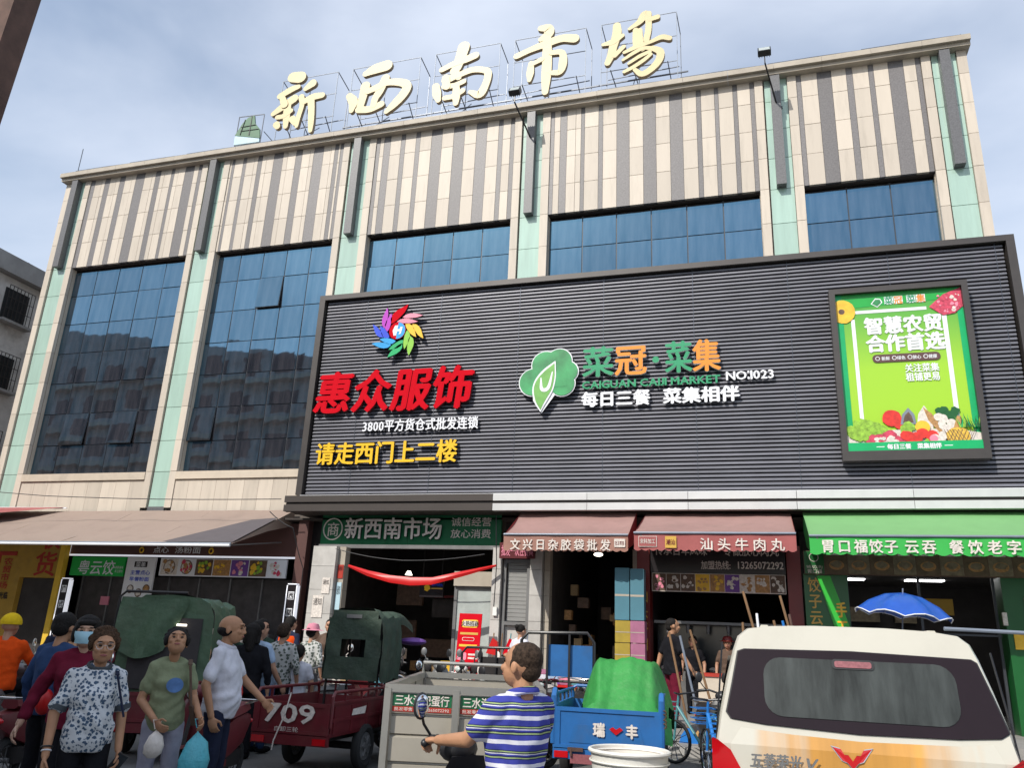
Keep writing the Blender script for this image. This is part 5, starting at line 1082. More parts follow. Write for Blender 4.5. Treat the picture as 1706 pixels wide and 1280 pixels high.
g = G('silver_panel'); g.box(-.01, .01, .03, L - .03, zb, zt - .03); g.box(W - .01, W + .01, .03, L - .03, zb, zt - .03); g.box(.03, W - .03, L - .01, L + .01, zb, zt - .03); g.box(0, W, 0, L, zb - .03, zb); g.build('box_wall', ts)
g = G('silver'); g.tube([(0, L, zt), (0, L, zt + .11), (W, L, zt + .11), (W, L, zt)], .018); g.bar((W * .88, L, zt), (W * .88, L, zt + .11), .03); g.build('head_frame', ts)
for x in (.05, W - .05): wheel(ts, (x, 1.3, .29), .29, .14, 'rear_wheel')
g = G('dark_metal'); g.box(.2, .3, 0, L + .8, .3, .4); g.box(W - .3, W - .2, 0, L + .8, .3, .4); g.tube([(0, 1.3, .29), (W, 1.3, .29)], .04); g.build('chassis', ts)
fe = bpy.data.objects.new('cab', None); COL.objects.link(fe); fe.parent = ts; fe.location = (W / 2, 0, 0)
front_end(fe, L + .05, 'tri_red')
# ---- scooters
def scooter(label, loc, rz, col, group='scooters and mopeds parked on the kerb', box=False, moto=False):
    t = thing('motor_scooter', label, 'scooter', (*loc, 0), rz, group)
    wheel(t, (0, .64, .23), .23, .09, 'front_wheel', spokes=8); wheel(t, (0, -.62, .23), .23, .10, 'rear_wheel', spokes=8)
    g = G(col); g.loft([[(x * w_, y, z) for x, z in ((-1, a), (-.8, b), (.8, b), (1, a), (.7, c_), (-.7, c_))] for y, w_, a, b, c_ in ((-.86, .06, .62, .68, .56), (-.6, .15, .58, .72, .42), (-.3, .17, .5, .70, .33), (-.05, .15, .42, .6, .26))]); g.build('rear_shell', t, smooth=True)
    g = G(col if not moto else 'dark_metal'); g.box(-.15, .15, -.15, .35, .24, .30); g.build('footboard', t)
    g = G(col); g.loft([[(x * w_, y + dy, z) for x, dy in ((-1, -.02), (-.5, .05), (.5, .05), (1, -.02), (.5, -.0), (-.5, -.0))] for z, w_, y in ((.28, .14, .36), (.55, .2, .42), (.8, .19, .40), (.95, .12, .36))]); g.build('leg_shield', t, smooth=True)
    g = G('black_plastic'); g.loft([[(x * w_, y, z + dz) for x, dz in ((-1, 0), (-.7, .07), (.7, .07), (1, 0), (.6, -.03), (-.6, -.03))] for y, w_, z in ((-.72, .10, .76), (-.5, .15, .74), (-.2, .15, .70), (.0, .10, .69))]); g.build('seat', t, smooth=True)
    g = G('dark_metal'); g.tube([(0, .64, .23), (0, .5, .7), (0, .42, 1.0)], .022); g.tube([(-.07, .64, .23), (-.07, .58, .5)], .015); g.build('fork', t)
    g = G('black_plastic'); g.tube([(-.34, .30, 1.04), (-.2, .38, 1.06), (0, .42, 1.0), (.2, .38, 1.06), (.34, .30, 1.04)], .015); g.cap((-.34, .30, 1.04), (-.24, .36, 1.055), .022, .022); g.cap((.34, .30, 1.04), (.24, .36, 1.055), .022, .022); g.build('handlebar', t, smooth=True)
    g = G(col); g.ell((0, .44, .98), (.13, .09, .08)); g.build('head_cowl', t, smooth=True); g = G('glass_door'); g.ell((0, .51, .97), (.06, .04, .045)); g.build('headlight', t, smooth=True)
    for s in (-1, 1):
        m_ = bpy.data.objects.new('wing_mirror', None); COL.objects.link(m_); m_.parent = t; m_.location = (s * .24, .38, 1.06)
        g = G('black_plastic'); g.tube([(0, 0, 0), (s * .06, .0, .07), (s * .09, -.02, .12)], .008, 6); g.ell((s * .10, -.02, .17), (.055, .015, .075)); g.build('mirror_shell', m_, smooth=True)
        g = G('mirror'); g.ell((s * .10, -.032, .17), (.045, .006, .063)); g.build('mirror_glass', m_, smooth=True)
    g = G(col); g.loft([[(a * .06, .64 + .27 * math.sin(b), .23 + .27 * math.cos(b) + q) for a, q in ((-1, 0), (1, 0), (.7, .02), (-.7, .02))] for b in (-.9, -.3, .3, .9)]); g.build('front_mudguard', t, smooth=True)
    g = G('tail_red'); g.ell((0, -.86, .62), (.08, .03, .035)); g.build('tail_light', t, smooth=True)
    g = G('chrome'); g.tube([(-.12, -.5, .82), (-.12, -.82, .84), (.12, -.82, .84), (.12, -.5, .82)], .012); g.build('grab_rail', t, smooth=True)
    g = G('dark_metal'); g.box(-.1, .1, -.6, -.1, .2, .36); g.tube([(.1, -.1, .25), (.22, -.15, .01)], .012); g.build('engine_block', t)
    if box: g = G(box); g.prism(rrect(-.22, .22, .84, 1.18, .04), -.98, -.55); g.build('top_box', t)
    return t
sc0 = scooter('black scooter nearest the red tricycle cab in the row of parked mopeds', (-5.2, 12.6), R(150), 'black_plastic')
park = [(-4.9, 13.2, 170, 'black scooter second from the red tricycle cab', 'black_plastic', None), (-4.55, 13.55, 200, 'dark grey scooter behind the white delivery box', 'dark_metal', None), (-5.55, 13.3, 120, 'black scooter angled toward the market entrance', 'black_plastic', None),
        (-4.0, 14.3, 150, 'cream scooter in front of the red display stand', 'food_white', None), (-3.7, 13.7, 210, 'red scooter with black handlebars before the glass door', 'tri_red', None), (-2.1, 13.4, 175, 'white scooter beside the goods table', 'van_paint', None),
        (-8.9, 13.4, 100, 'black scooter near the light blue shirt', 'black_plastic', None), (-8.2, 13.0, 80, 'white scooter with round mirror near the light blue shirt', 'van_paint', None), (-7.2, 12.9, 60, 'grey scooter in front of the pink hat', 'grey_metal', None), (-7.9, 14.4, 20, 'pale scooter behind the pink hat', 'food_white', None),
        (-10.4, 9.6, 200, 'silver scooter behind the yellow helmet', 'grey_metal', None), (-11.6, 11.0, 160, 'dark scooter at the far left near the vertical light box', 'black_plastic', None), (-5.6, 7.85, 190, 'dark red scooter between the white polo shirt and the tricycle 709', 'tri_red', None),
        (-6.1, 14.2, 140, 'black scooter right behind the tricycle 709 canopy', 'black_plastic', None), (-5.9, 15.3, 190, 'grey scooter in the shade of the market entrance', 'grey_metal', None), (-4.6, 14.9, 165, 'blue grey scooter beside the red display stand', 'grey_metal', None), (-3.5, 12.9, 185, 'black scooter just left of the blue backboard', 'black_plastic', None), (-5.0, 15.6, 110, 'red scooter deepest in the parked row', 'tri_red', None), (-9.6, 12.4, 150, 'dark scooter behind the long haired woman', 'dark_metal', None), (-7.6, 11.6, 120, 'black scooter left of the tricycle 709 rail', 'black_plastic', None), (-8.4, 11.2, 170, 'cream moped between the bald man and the light blue shirt', 'food_white', None), (-6.9, 13.6, 20, 'dark red scooter behind the crouching person in white', 'tri_red', None),
        (-10.9, 12.2, 140, 'dark scooter before the canteen counter', 'dark_metal', None), (-12.4, 12.6, 100, 'white scooter below the leaning menu panel', 'van_paint', None), (-8.7, 7.0, 200, 'dark scooter behind the maroon sleeve', 'black_plastic', None),
        (-3.75, 10.9, 165, 'black scooter right behind the head frame of the silver cargo box', 'black_plastic', None), (-4.3, 11.6, 190, 'dark grey scooter between tricycle 709 and the silver cargo box', 'dark_metal', None), (-3.2, 11.0, 150, 'cream scooter behind the silver cargo box near the striped rider', 'food_white', None), (-.75, 13.4, 200, 'black scooter between the green tarpaulin and the brooms', 'black_plastic', None), (-.1, 13.2, 140, 'dark scooter under the brooms beside the van', 'dark_metal', None), (-4.9, 10.9, 30, 'black scooter tucked behind the wheel of tricycle 709', 'black_plastic', None),
        (1.2, 14.6, 30, 'blue scooter half hidden behind the van', 'tri_blue_lit', None), (5.1, 15.2, 160, 'cream scooter by the green restaurant column', 'food_white', None)]
for x, y, a, lb, col, _ in park: dup(sc0, (x, y, .14 if y > 14 else 0), R(a), lb, swap={'black_plastic': col} if col != 'black_plastic' else None)
bx = scooter('delivery moped with a big white insulated box by the market entrance', (-5.0, 14.5), R(165), 'food_white', box='foam_white'); bx.location.z = .14
# ---- bicycles
def bicycle(label, loc, rz, col='plastic_blue'):
    t = thing('bicycle', label, 'bicycle', (*loc, 0), rz, 'shared bicycles by the blue tricycle')
    wheel(t, (0, .52, .31), .31, .045, 'front_wheel', 'chrome', 14); wheel(t, (0, -.52, .31), .31, .045, 'rear_wheel', 'chrome', 14)
    g = G(col); g.tube([(0, .45, .8), (0, .05, .32), (0, -.2, .75)], .025); g.tube([(0, .05, .32), (0, -.52, .31), (0, -.2, .7)], .014); g.tube([(0, .52, .31), (0, .42, .95)], .018); g.build('frame', t, smooth=True)
    g = G('black_plastic'); g.tube([(-.27, .3, 1.0), (0, .42, .97), (.27, .3, 1.0)], .014); g.build('handlebar', t); g = G('black_plastic'); g.ell((0, -.24, .83), (.08, .13, .04)); g.build('saddle', t, smooth=True)
    g = G(col)
    for (a, b) in (((-.13, .5), (.13, .5)), ((-.15, .78), (.15, .78)), ((-.13, .5), (-.15, .78)), ((.13, .5), (.15, .78))):
        for z in (.66, .72, .78, .85): g.bar((a[0], a[1], z), (b[0], b[1], z), .01)
    g.build('basket', t); g = G(col); g.loft([[(a * .04, -.52 + .34 * math.sin(b), .31 + .34 * math.cos(b) + q) for a, q in ((-1, 0), (1, 0), (1, .01), (-1, .01))] for b in (-1.4, -.7, 0, .7, 1.2)]); g.build('mudguard', t)
    return t
b0 = bicycle('blue shared bicycle standing upright next to the blue tricycle', (-.62, 11.6), R(20)); 
dup(b0, (-.25, 12.3, 0), R(-30), 'blue shared bicycle leaning between the mops and the van'); dup(b0, (-.15, 11.3, 0), R(150), 'shared bicycle nearest the left edge of the van'); dup(b0, (-.9, 12.9, 0), R(60), 'teal shared bicycle behind the green tarpaulin', swap={'plastic_blue': 'plastic_teal'})
# ---- the van
vn = thing('white_van', 'cream white minivan seen from behind with orange band and lettering 五菱荣光', 'van', (.49, 5.22, 0))
def sect(y, zs):  # (z, halfwidth) going up -> ring
    return [(-w_, y, z) for z, w_ in zs] + [(w_, y, z) for z, w_ in zs[::-1]]
body = [(.32, .70), (.45, .77), (.80, .80), (1.10, .79), (1.25, .765), (1.45, .72), (1.62, .675), (1.70, .645), (1.745, .59), (1.765, .45), (1.775, .2)]
def sec(y0, off, sc_=1., top=0): 
    o = []
    for z, w_ in body:
        lean = .0 if z < 1.1 else (z - 1.1) * .26
        o.append((z, w_ * sc_, y0 + lean * off - (.02 if off else 0)))
    return [(-w_, y, z + (top if z > 1.6 else 0)) for z, w_, y in o] + [(w_, y, z + (top if z > 1.6 else 0)) for z, w_, y in o[::-1]]
g = G('van_paint')
rings = [sec(.0, 1, .975), sec(.03, 1, .995), sec(.09, 1, 1.0), sec(.5, .4, 1.0, .012), sec(1.6, 0, 1.01, .02), sec(2.6, 0, 1.0, .0)]
g.loft(rings, cap=False); r0 = rings[0]; n = len(r0); g2 = G('van_paint'); g2.add([(x, y, z) for x, y, z in r0], [(i, n - 1 - i, n - 2 - i, i + 1) for i in range(n // 2 - 1)]); g2.build('tailgate', vn)
fr_ = [(-.74, 3.1, .35), (-.74, 3.1, 1.05), (-.6, 2.75, 1.68), (.6, 2.75, 1.68), (.74, 3.1, 1.05), (.74, 3.1, .35)]
g.add([(x, y, z) for x, y, z in fr_] + [(-.78, 3.6, .35), (-.72, 3.75, .85), (.72, 3.75, .85), (.78, 3.6, .35)], [(0, 1, 2, 3, 4, 5), (6, 7, 1, 0), (5, 4, 8, 9), (7, 8, 4, 1), (6, 9, 8, 7)])
g.build('body', vn, smooth=True)
def rearY(z): return (.0 if z < 1.1 else (z - 1.1) * .26) - .02
def onrear(g, poly, d, m): 
    g.add([(x, rearY(z) - d, z) for x, z in poly], [tuple(range(len(poly)))], m)
def vpoly(s=1., dz=0): return [(x * s, 1.40 + (z - 1.40) * s + dz) for x, z in [(-.715, 1.27), (-.69, 1.235), (-.5, 1.215), (0, 1.195), (.5, 1.205), (.70, 1.222), (.745, 1.25), (.70, 1.42), (.648, 1.60), (.62, 1.618), (0, 1.635), (-.60, 1.625), (-.64, 1.61), (-.68, 1.42)]]
g = G('van_seal'); onrear(g, vpoly(1.012), .006, 'van_seal'); g.build('window_seal', vn)
g = G('van_glass'); 
P_ = vpoly(1.0); onrear(g, P_, .012, 'van_glass'); g.build('rear_window', vn)
g = G('window_dusty' if False else 'van_glass')
mat('glass_dusty', (.040, .046, .045), .35, var=.75, scale=3.5, stretch=(3, 1, .5), spec=.2)
g = G('glass_dusty'); q = [(x - .01, z) for x, z in rrect(-.49, .54, 1.262, 1.585, .10)]; onrear(g, q, .017, 'glass_dusty'); g.build('clear_glass_area', vn)
g = G('van_seal'); onrear(g, rrect(-.115, .115, 1.535, 1.59, .02), .022, 'van_seal'); g.build('brake_light_housing', vn); g = G('tail_dark'); onrear(g, rrect(-.10, .10, 1.545, 1.58, .012), .026, 'tail_dark'); g.build('high_brake_light', vn)
# streaked orange band painted low on the tailgate, fading to cream; then the badge
mat('band_orange', (.56, .28, .06), .3, var=.25, scale=2.2, stretch=(2.5, 1, .12), spec=.6)
def _band():
    t = M('band_orange').node_tree; n = t.nodes; l = t.links; b = n['Principled BSDF']; src = b.inputs['Base Color'].links[0].from_socket
    c = n.new('ShaderNodeTexCoord'); s = n.new('ShaderNodeSeparateXYZ'); l.new(c.outputs['Object'], s.inputs[0]); ab = n.new('ShaderNodeMath'); ab.operation = 'ABSOLUTE'; l.new(s.outputs['X'], ab.inputs[0])
    mp_ = n.new('ShaderNodeMapping'); mp_.inputs['Scale'].default_value = (9, 1, .7); l.new(c.outputs['Object'], mp_.inputs[0]); a = n.new('ShaderNodeTexNoise'); a.inputs['Scale'].default_value = 1; a.inputs['Detail'].default_value = 4; l.new(mp_.outputs[0], a.inputs['Vector'])
    ma = n.new('ShaderNodeMath'); ma.operation = 'MULTIPLY_ADD'; l.new(a.outputs['Fac'], ma.inputs[0]); ma.inputs[1].default_value = .45; l.new(ab.outputs[0], ma.inputs[2])
    r_ = n.new('ShaderNodeMapRange'); r_.inputs[1].default_value = .50; r_.inputs[2].default_value = .80; l.new(ma.outputs[0], r_.inputs[0])
    m_ = n.new('ShaderNodeMix'); m_.data_type = 'RGBA'; l.new(r_.outputs[0], m_.inputs['Factor']); l.new(src, m_.inputs[6]); m_.inputs[7].default_value = (.56, .54, .465, 1); l.new(m_.outputs[2], b.inputs['Base Color'])
_band()
g = G('band_orange'); onrear(g, [(-.70, .62), (.70, .62), (.70, 1.10), (-.70, 1.10)], .005, 'band_orange'); onrear(g, [(-.70, 1.10), (.70, 1.10), (.66, 1.19), (.5, 1.17), (.3, 1.165), (0, 1.158), (-.36, 1.17), (-.5, 1.18), (-.64, 1.19)], .005, 'band_orange'); g.build('orange_band', vn)
for s in (-1, 1): g = G('van_seal'); g.tube([(s * .735, rearY(1.6) - .0 + .03, 1.66), (s * .765, rearY(1.3) + .01, 1.30), (s * .79, .0, 1.0), (s * .79, .0, .6)], .006, 6); g.build('tailgate_gap', vn)
for s in (-1, 1):
    g = G('tail_red'); g.loft([[(s * .80 + s * .005, -.02 + a * .1, z) for a in (0, 1)] + [(s * (.80 - w_), -.045, z) for a in (1,)] for z, w_ in ((.70, .12), (.85, .16), (.98, .15), (1.07, .10), (1.12, .03))]); g.build('tail_light', vn, smooth=True)
logo = [(0, 1.00), (-.035, 1.05), (-.07, 1.05), (-.10, 1.10), (-.175, 1.115), (-.09, 1.0), (-.05, .985), (0, .93)]
g = G('chrome'); logo = [(x * .58, 1.075 + (z - 1.03) * .58) for x, z in logo]; lg = [(x * 1.1, 1.075 + (z - 1.075) * 1.12) for x, z in logo]; 
for s in (-1, 1): onrear(g, [(s * x - .05, z) for x, z in lg], .012, 'chrome')
g.build('badge_rim', vn); g = G('tail_red')
for s in (-1, 1): onrear(g, [(s * x - .05, z) for x, z in logo], .018, 'tail_red')
g.build('wing_badge', vn)
text(vn, '五菱荣光', -.60, -.32, .985, 1.07, -.055, 'chrome', .003, name='model_lettering', slant=.1); text(vn, 'V', -.31, -.25, .99, 1.055, -.055, 'chrome', .003, name='model_lettering', mode='fit', slant=.3)
g = G('van_seal'); g.box(-.8, .8, -.08, .1, .35, .62); g.build('bumper', vn)
for i in range(-3, 4):
    g = G('van_paint'); g.loft([[(i * .16 + a, y, 1.765 + b) for a, b in ((-.04, -.02), (-.02, .012), (.02, .012), (.04, -.02))] for y in (.35, 2.5)]); g.build('roof_rib', vn, smooth=True)
for s in (-1, 1):
    g = G('van_glass'); g.add([(s * .80, .35, 1.14), (s * .80, 2.5, 1.14), (s * .715, 2.5, 1.58), (s * .715, .45, 1.58)], [(0, 1, 2, 3)]); g.build('side_window', vn)
    for y in (.75, 2.95): wheel(vn, (s * .70, y, .3), .3, .17, 'wheel')
g = G('steel_light'); g.tube([(.60, .6, 1.80), (1.9, .75, 1.78)], .012); g.build('roof_antenna', vn)
# ================================================================ small things
g = G('steel_rust'); q = thing('steel_post', 'dark rusty square post at the upper left corner close by', 'post', (-4.66, 3.0, 0)); g.bar((0, 0, 0), (.37, 0, 6.6), .16, .16); g.build('shaft', q); g = G('steel_rust'); g.box(-.2, .2, -.2, .2, 0, .03); g.build('base_plate', q)
# umbrella
mat('umbrella_blue', (.015, .085, .42), .3, var=.1, spec=.6)
u = thing('sun_umbrella', 'blue market umbrella with white edge in front of the restaurant', 'umbrella', (2.22, 16.3, .54), scale=.72); n = 8; vs = [(0, 0, 3.10)]; N3 = 8 * 4
for ring_, (r_, z) in enumerate(((.45, 2.98), (.85, 2.78), (1.12, 2.56))):
    for i in range(N3): a = 2 * math.pi * i / N3; k = abs(math.cos(4 * a)); rr = r_ * (1 - .05 * (1 - k)); vs.append((rr * math.cos(a), rr * math.sin(a), z - .03 * (1 - k) * ring_ + .04 * k))
g = G('umbrella_blue'); g.add(vs, [(0, 1 + i, 1 + (i + 1) % N3) for i in range(N3)] + [(1 + j * N3 + i, 1 + (j + 1) * N3 + i, 1 + (j + 1) * N3 + (i + 1) % N3, 1 + j * N3 + (i + 1) % N3) for j in range(2) for i in range(N3)]); g.build('umbrella_cover', u, smooth=True)
g = G('white'); g.tube([vs[1 + 2 * N3 + i % N3] for i in range(N3 + 1)], .014, 6); g.build('white_edging', u); g = G('steel_light'); g.tube([(0, 0, -.55), (0, 0, 3.2)], .018); g.build('pole', u)
for i in range(8): a = 2 * math.pi * i / 8; g = G('steel_light'); g.bar((0, 0, 3.04), (1.1 * math.cos(a), 1.1 * math.sin(a), 2.56), .012); g.build('rib', u)
u.rotation_euler = (R(3), R(5), .3)
# long handles: mops, brooms and poles for sale
hd = [((-1.25, 14.6), (-.18, .1), 1.75, 'wood', 'pink handled mop leaning left above the green tarpaulin'), ((-1.05, 14.7), (-.2, .1), 1.7, 'steel_light', 'short metal pole left of the man in black'), ((-.75, 14.5), (-.25, .1), 1.8, 'wood', 'brown broom handle crossing in front of the man in black'), ((-.28, 14.3), (-.02, .15), 1.95, 'wood', 'upright wooden pole right of the man in black'),
      ((.02, 14.3), (-.05, .1), 2.1, 'white', 'thin white upright pole beside the red flag'), ((.25, 14.2), (-.22, .1), 2.45, 'wood', 'tall leaning brown pole, longest of the bundle'), ((.5, 14.4), (-.16, .1), 2.0, 'wood', 'grey brown mop handle between the tall poles'), ((.6, 14.4), (-.14, .1), 2.0, 'plastic_blue', 'blue broom handle among the wooden poles'), ((.78, 14.3), (-.20, .1), 2.4, 'wood', 'tall pole nearest the white van'), ((.7, 14.2), (-.13, .12), 2.1, 'steel_rust', 'rusty thin pole crossing near the van')]
for (x, y), (dx, dy), L, m_, lb in hd:
    o = thing('long_handled_broom', lb, 'broom', (x, y, .14), 0, 'brooms and poles for sale'); g = G(m_); g.tube([(0, 0, .2), (dx * L, dy * L, L)], .021, 8); g.build('handle', o); g = G(random.choice(['red', 'plastic_teal', 'basket', 'plastic_blue'])); g.loft([[(a * w_, b * .03, z) for a, b in ((-1, -1), (1, -1), (1, 1), (-1, 1))] for z, w_ in ((0, .16), (.12, .13), (.24, .04))]); g.build('brush_head', o)
g = G('chair_red'); g.add([(-.42, 14.1, 1.15), (-.12, 14.15, 1.1), (-.2, 14.1, .72), (-.1, 14.1, .55)], [(0, 1, 3, 2)]); tag(g.build('red_flag'), 'limp red cloth hanging among the brooms', 'cloth')
# heap of tools
for i, (x, y, z, s_, m_, nm, lb) in enumerate(((-.1, 13.9, .14, (.5, .4, .35), 'plastic_blue', 'storage_crate', 'blue plastic crate below the brooms'), (.35, 13.8, .14, (.45, .4, .3), 'carton_brown', 'storage_crate', 'brown box below the tall poles'), (.1, 14.0, .5, (.4, .35, .3), 'food_white', 'storage_crate', 'white box stacked on the crates under the brooms'))):
    o = thing(nm, lb, 'crate', (x, y, z)); g = G(m_); w_, d_, h_ = s_; g.box(-w_ / 2, w_ / 2, -d_ / 2, d_ / 2, 0, .03); 
    for b_ in ((-w_ / 2, w_ / 2, -d_ / 2, -d_ / 2 + .02, .03, h_), (-w_ / 2, w_ / 2, d_ / 2 - .02, d_ / 2, .03, h_), (-w_ / 2, -w_ / 2 + .02, -d_ / 2 + .02, d_ / 2 - .02, .03, h_), (w_ / 2 - .02, w_ / 2, -d_ / 2 + .02, d_ / 2 - .02, .03, h_)): g.box(*b_)
    g.build('crate_body', o); g = G(m_); g.box(-w_ / 2 - .015, w_ / 2 + .015, -d_ / 2 - .015, -d_ / 2, h_ - .05, h_); g.build('crate_lip', o)
# counter plinth in front of the meatball shop
o = thing('stone_counter', 'low beige tiled counter behind the brooms', 'counter', (0, 17.6, .3)); g = G('stone_beige_trim'); g.box(-1.3, .9, 0, .5, 0, .82); g.build('plinth', o); g = G('red_old'); g.box(-1.35, .95, -.03, .53, .82, .88); g.build('counter_top', o)
# stacked bags and cartons
def carton(lb, x, y, z, w_, d_, h_, m_, grp, cat='carton', rz=0.):
    o = thing('carton', lb, cat, (x, y, z), rz, grp); g = G(m_); g.prism(rrect(-w_ / 2, w_ / 2, 0, h_, .015, 2), -d_ / 2, d_ / 2); g.build('box_body', o); g = G('cornice_stone'); g.box(-w_ / 2 + .002, w_ / 2 - .002, -d_ / 2 - .004, -d_ / 2 - .001, h_ * .45, h_ * .49); g.build('packing_tape', o); return o
gb = 'goods stacked beside the dark shop door'
carton('left tall cyan bundle standing on the cartons by the dark shop', -2.95, 18.4, 2.18, .32, .3, 1.12, 'cloth_cyan', gb, 'bundle'); carton('right tall cyan bundle against the red column', -2.61, 18.35, 2.18, .30, .3, 1.10, 'cloth_cyan', gb, 'bundle')
k = 0
for i in range(4):
    z = .3 + i * .47; ps = ['lowest', 'second lowest', 'third', 'topmost'][i]
    carton(ps + ' yellow carton in the stack by the dark shop door', -2.94, 18.4, z, .33, .3, .455, 'carton_yellow', gb, rz=random.uniform(-.05, .05)); carton(ps + ' pink carton in the stack against the red column', -2.60, 18.35, z, .31, .3, .455, 'carton_pink' if i > 1 else 'carton_brown', gb, rz=random.uniform(-.05, .05))
# goods table
o = thing('goods_table', 'red framed table with folded goods before the dark shop', 'table', (-3.85, 16.0, .14)); g = G('chair_red'); g.box(-.6, .6, -.3, .3, .70, .74); g.build('table_top', o)
for a in (-.56, .56):
    for b in (-.26, .26): g = G('chair_red'); g.bar((a, b, 0), (a, b, .7), .035); g.build('leg', o)
mm = ['pink', 'food_white', 'purple', 'carton_pink', 'plastic_teal', 'cl_maroon', 'cl_white', 'cl_ltblue']
wd_ = ['pink', 'white', 'purple', 'rose', 'teal', 'maroon', 'off white', 'light blue']
for i in range(14):
    c = random.randrange(8); c = i % 8; lv = i // 5; x = -.45 + (i % 5) * .22; o = thing('folded_cloth', ('%s folded pack, %s layer, %s on the goods table' % (wd_[c], ['bottom', 'middle', 'top'][lv], ['at the left end', 'left of the middle', 'in the middle', 'right of the middle', 'at the right end'][i % 5])), 'folded cloth', (-3.85 + x, 15.9, .885 + lv * .085), random.uniform(-.2, .2), 'folded goods on the red table')
    g = G(mm[c]); g.prism(rrect(-.12, .12, 0, .08, .03, 3), -.15, .15); g.build('fold', o)
o = thing('goods_basket', 'large pink basket on top of the goods table', 'basket', (-3.8, 16.15, 1.14)); g = G('carton_pink'); g.tube([(0, 0, 0), (0, 0, .22)], [.18, .24], 16); g.build('basket_body', o); g = G('pink'); g.ring((0, 0, .22), (0, 0, 1), .24, .015, 20, 6); g.build('basket_rim', o)
for i, (x, y, m_, lb) in enumerate(((-3.3, 15.2, 'carton_brown', 'brown carton on the pavement right of the goods table'), (-3.75, 15.0, 'food_white', 'white carton in front of the goods table'), (-2.9, 15.4, 'carton_yellow', 'yellow carton on the pavement near the green tarpaulin'))): carton(lb, x, y, .14, .5, .4, .4, m_, 'cartons on the pavement')
# brooms stall near column
for i, (x, m_, lb) in enumerate(((-5.9, 'chair_red', 'red dustpan hanging by the tiled column'), (-5.5, 'red', 'red plastic windmill bag beside the woman in white'))):
    g = G(m_); g.prism([(x - .14, 1.35), (x + .16, 1.3), (x + .12, 1.6), (x, 1.68)], 18.2, 18.3); tag(g.build('red_bag'), lb, 'bag')
for i, (x, m_) in enumerate(((-6.0, 'wood'), (-5.85, 'wood'), (-5.7, 'plastic_teal'), (-5.35, 'steel_light'))):
    o = thing('broom', ['leftmost broom against the tiled column by the shutter', 'second broom against the tiled column by the shutter', 'teal broom below the grey shutter', 'metal mop below the grey shutter'][i], 'broom', (x, 18.5, .3), 0, 'brooms under the shutter'); g = G(m_); g.tube([(0, 0, 0), (.06 * (i - 1), .3, 1.5)], .014, 6); g.build('handle', o); g = G(['basket', 'chair_red', 'plastic_teal', 'cloth_cyan'][i]); g.ell((0, 0, .12), (.12, .06, .14)); g.build('bristles', o, smooth=True)
# bucket
o = thing('paint_bucket', 'large off white plastic bucket in front of the blue tricycle', 'bucket', (-.88, 5.75, .52), scale=1.1); g = G('bucket'); g.tube([(0, 0, 0), (0, 0, .40)], [.19, .232], 32, cap=False); g.tube([(0, 0, .40), (0, 0, .38)], [.232, .215], 32, cap=False); g.tube([(0, 0, .40), (0, 0, .02)], [.222, .18], 32, cap=False); g.build('bucket_shell', o, smooth=True)
g = G('bucket'); g.ring((0, 0, .395), (0, 0, 1), .236, .012, 36, 8); g.build('rim', o, smooth=True)
g = G('bucket'); g.ring((0, 0, .34), (0, 0, 1), .234, .006, 36, 6); g.build('upper_ridge', o, smooth=True); g = G('food_brown'); g.cyl((0, 0, .24), (0, 0, .245), .205, n=32); g.build('contents', o)
o = thing('hand_cart', 'low grey trolley carrying the white bucket', 'trolley', (-.88, 5.75, 0)); g = G('grey_metal'); g.box(-.35, .35, -.3, .3, .40, .515); g.build('deck', o)
for a in (-.3, .3):
    for b in (-.25, .25): g = G('grey_metal'); g.bar((a, b, .1), (a, b, .4), .04); g.build('leg', o); g = G('rubber'); g.ring((a, b, .07), (1, 0, 0), .05, .02, 14, 6); g.build('caster', o)
# dark bag low at the left corner
o = thing('scooter_rear', 'dark parked moped with a shiny blue bag at the lower left corner', 'scooter', (-3.86, 3.3, 0)); g = G('black_plastic'); g.ell((0, 0, .78), (.20, .35, .14)); g.ell((.1, .25, .60), (.16, .3, .12)); g.build('seat', o, smooth=True); g = G('pale_blue'); g.ell((.10, -.05, .93), (.08, .10, .035)); g.build('shiny_bag', o, smooth=True); wheel(o, (0, -.45, .25), .25, .1, 'rear_wheel', spokes=8); wheel(o, (0, .7, .25), .25, .1, 'front_wheel', spokes=8); g = G('dark_metal'); g.box(-.12, .12, -.4, .5, .3, .6); g.build('engine_block', o)
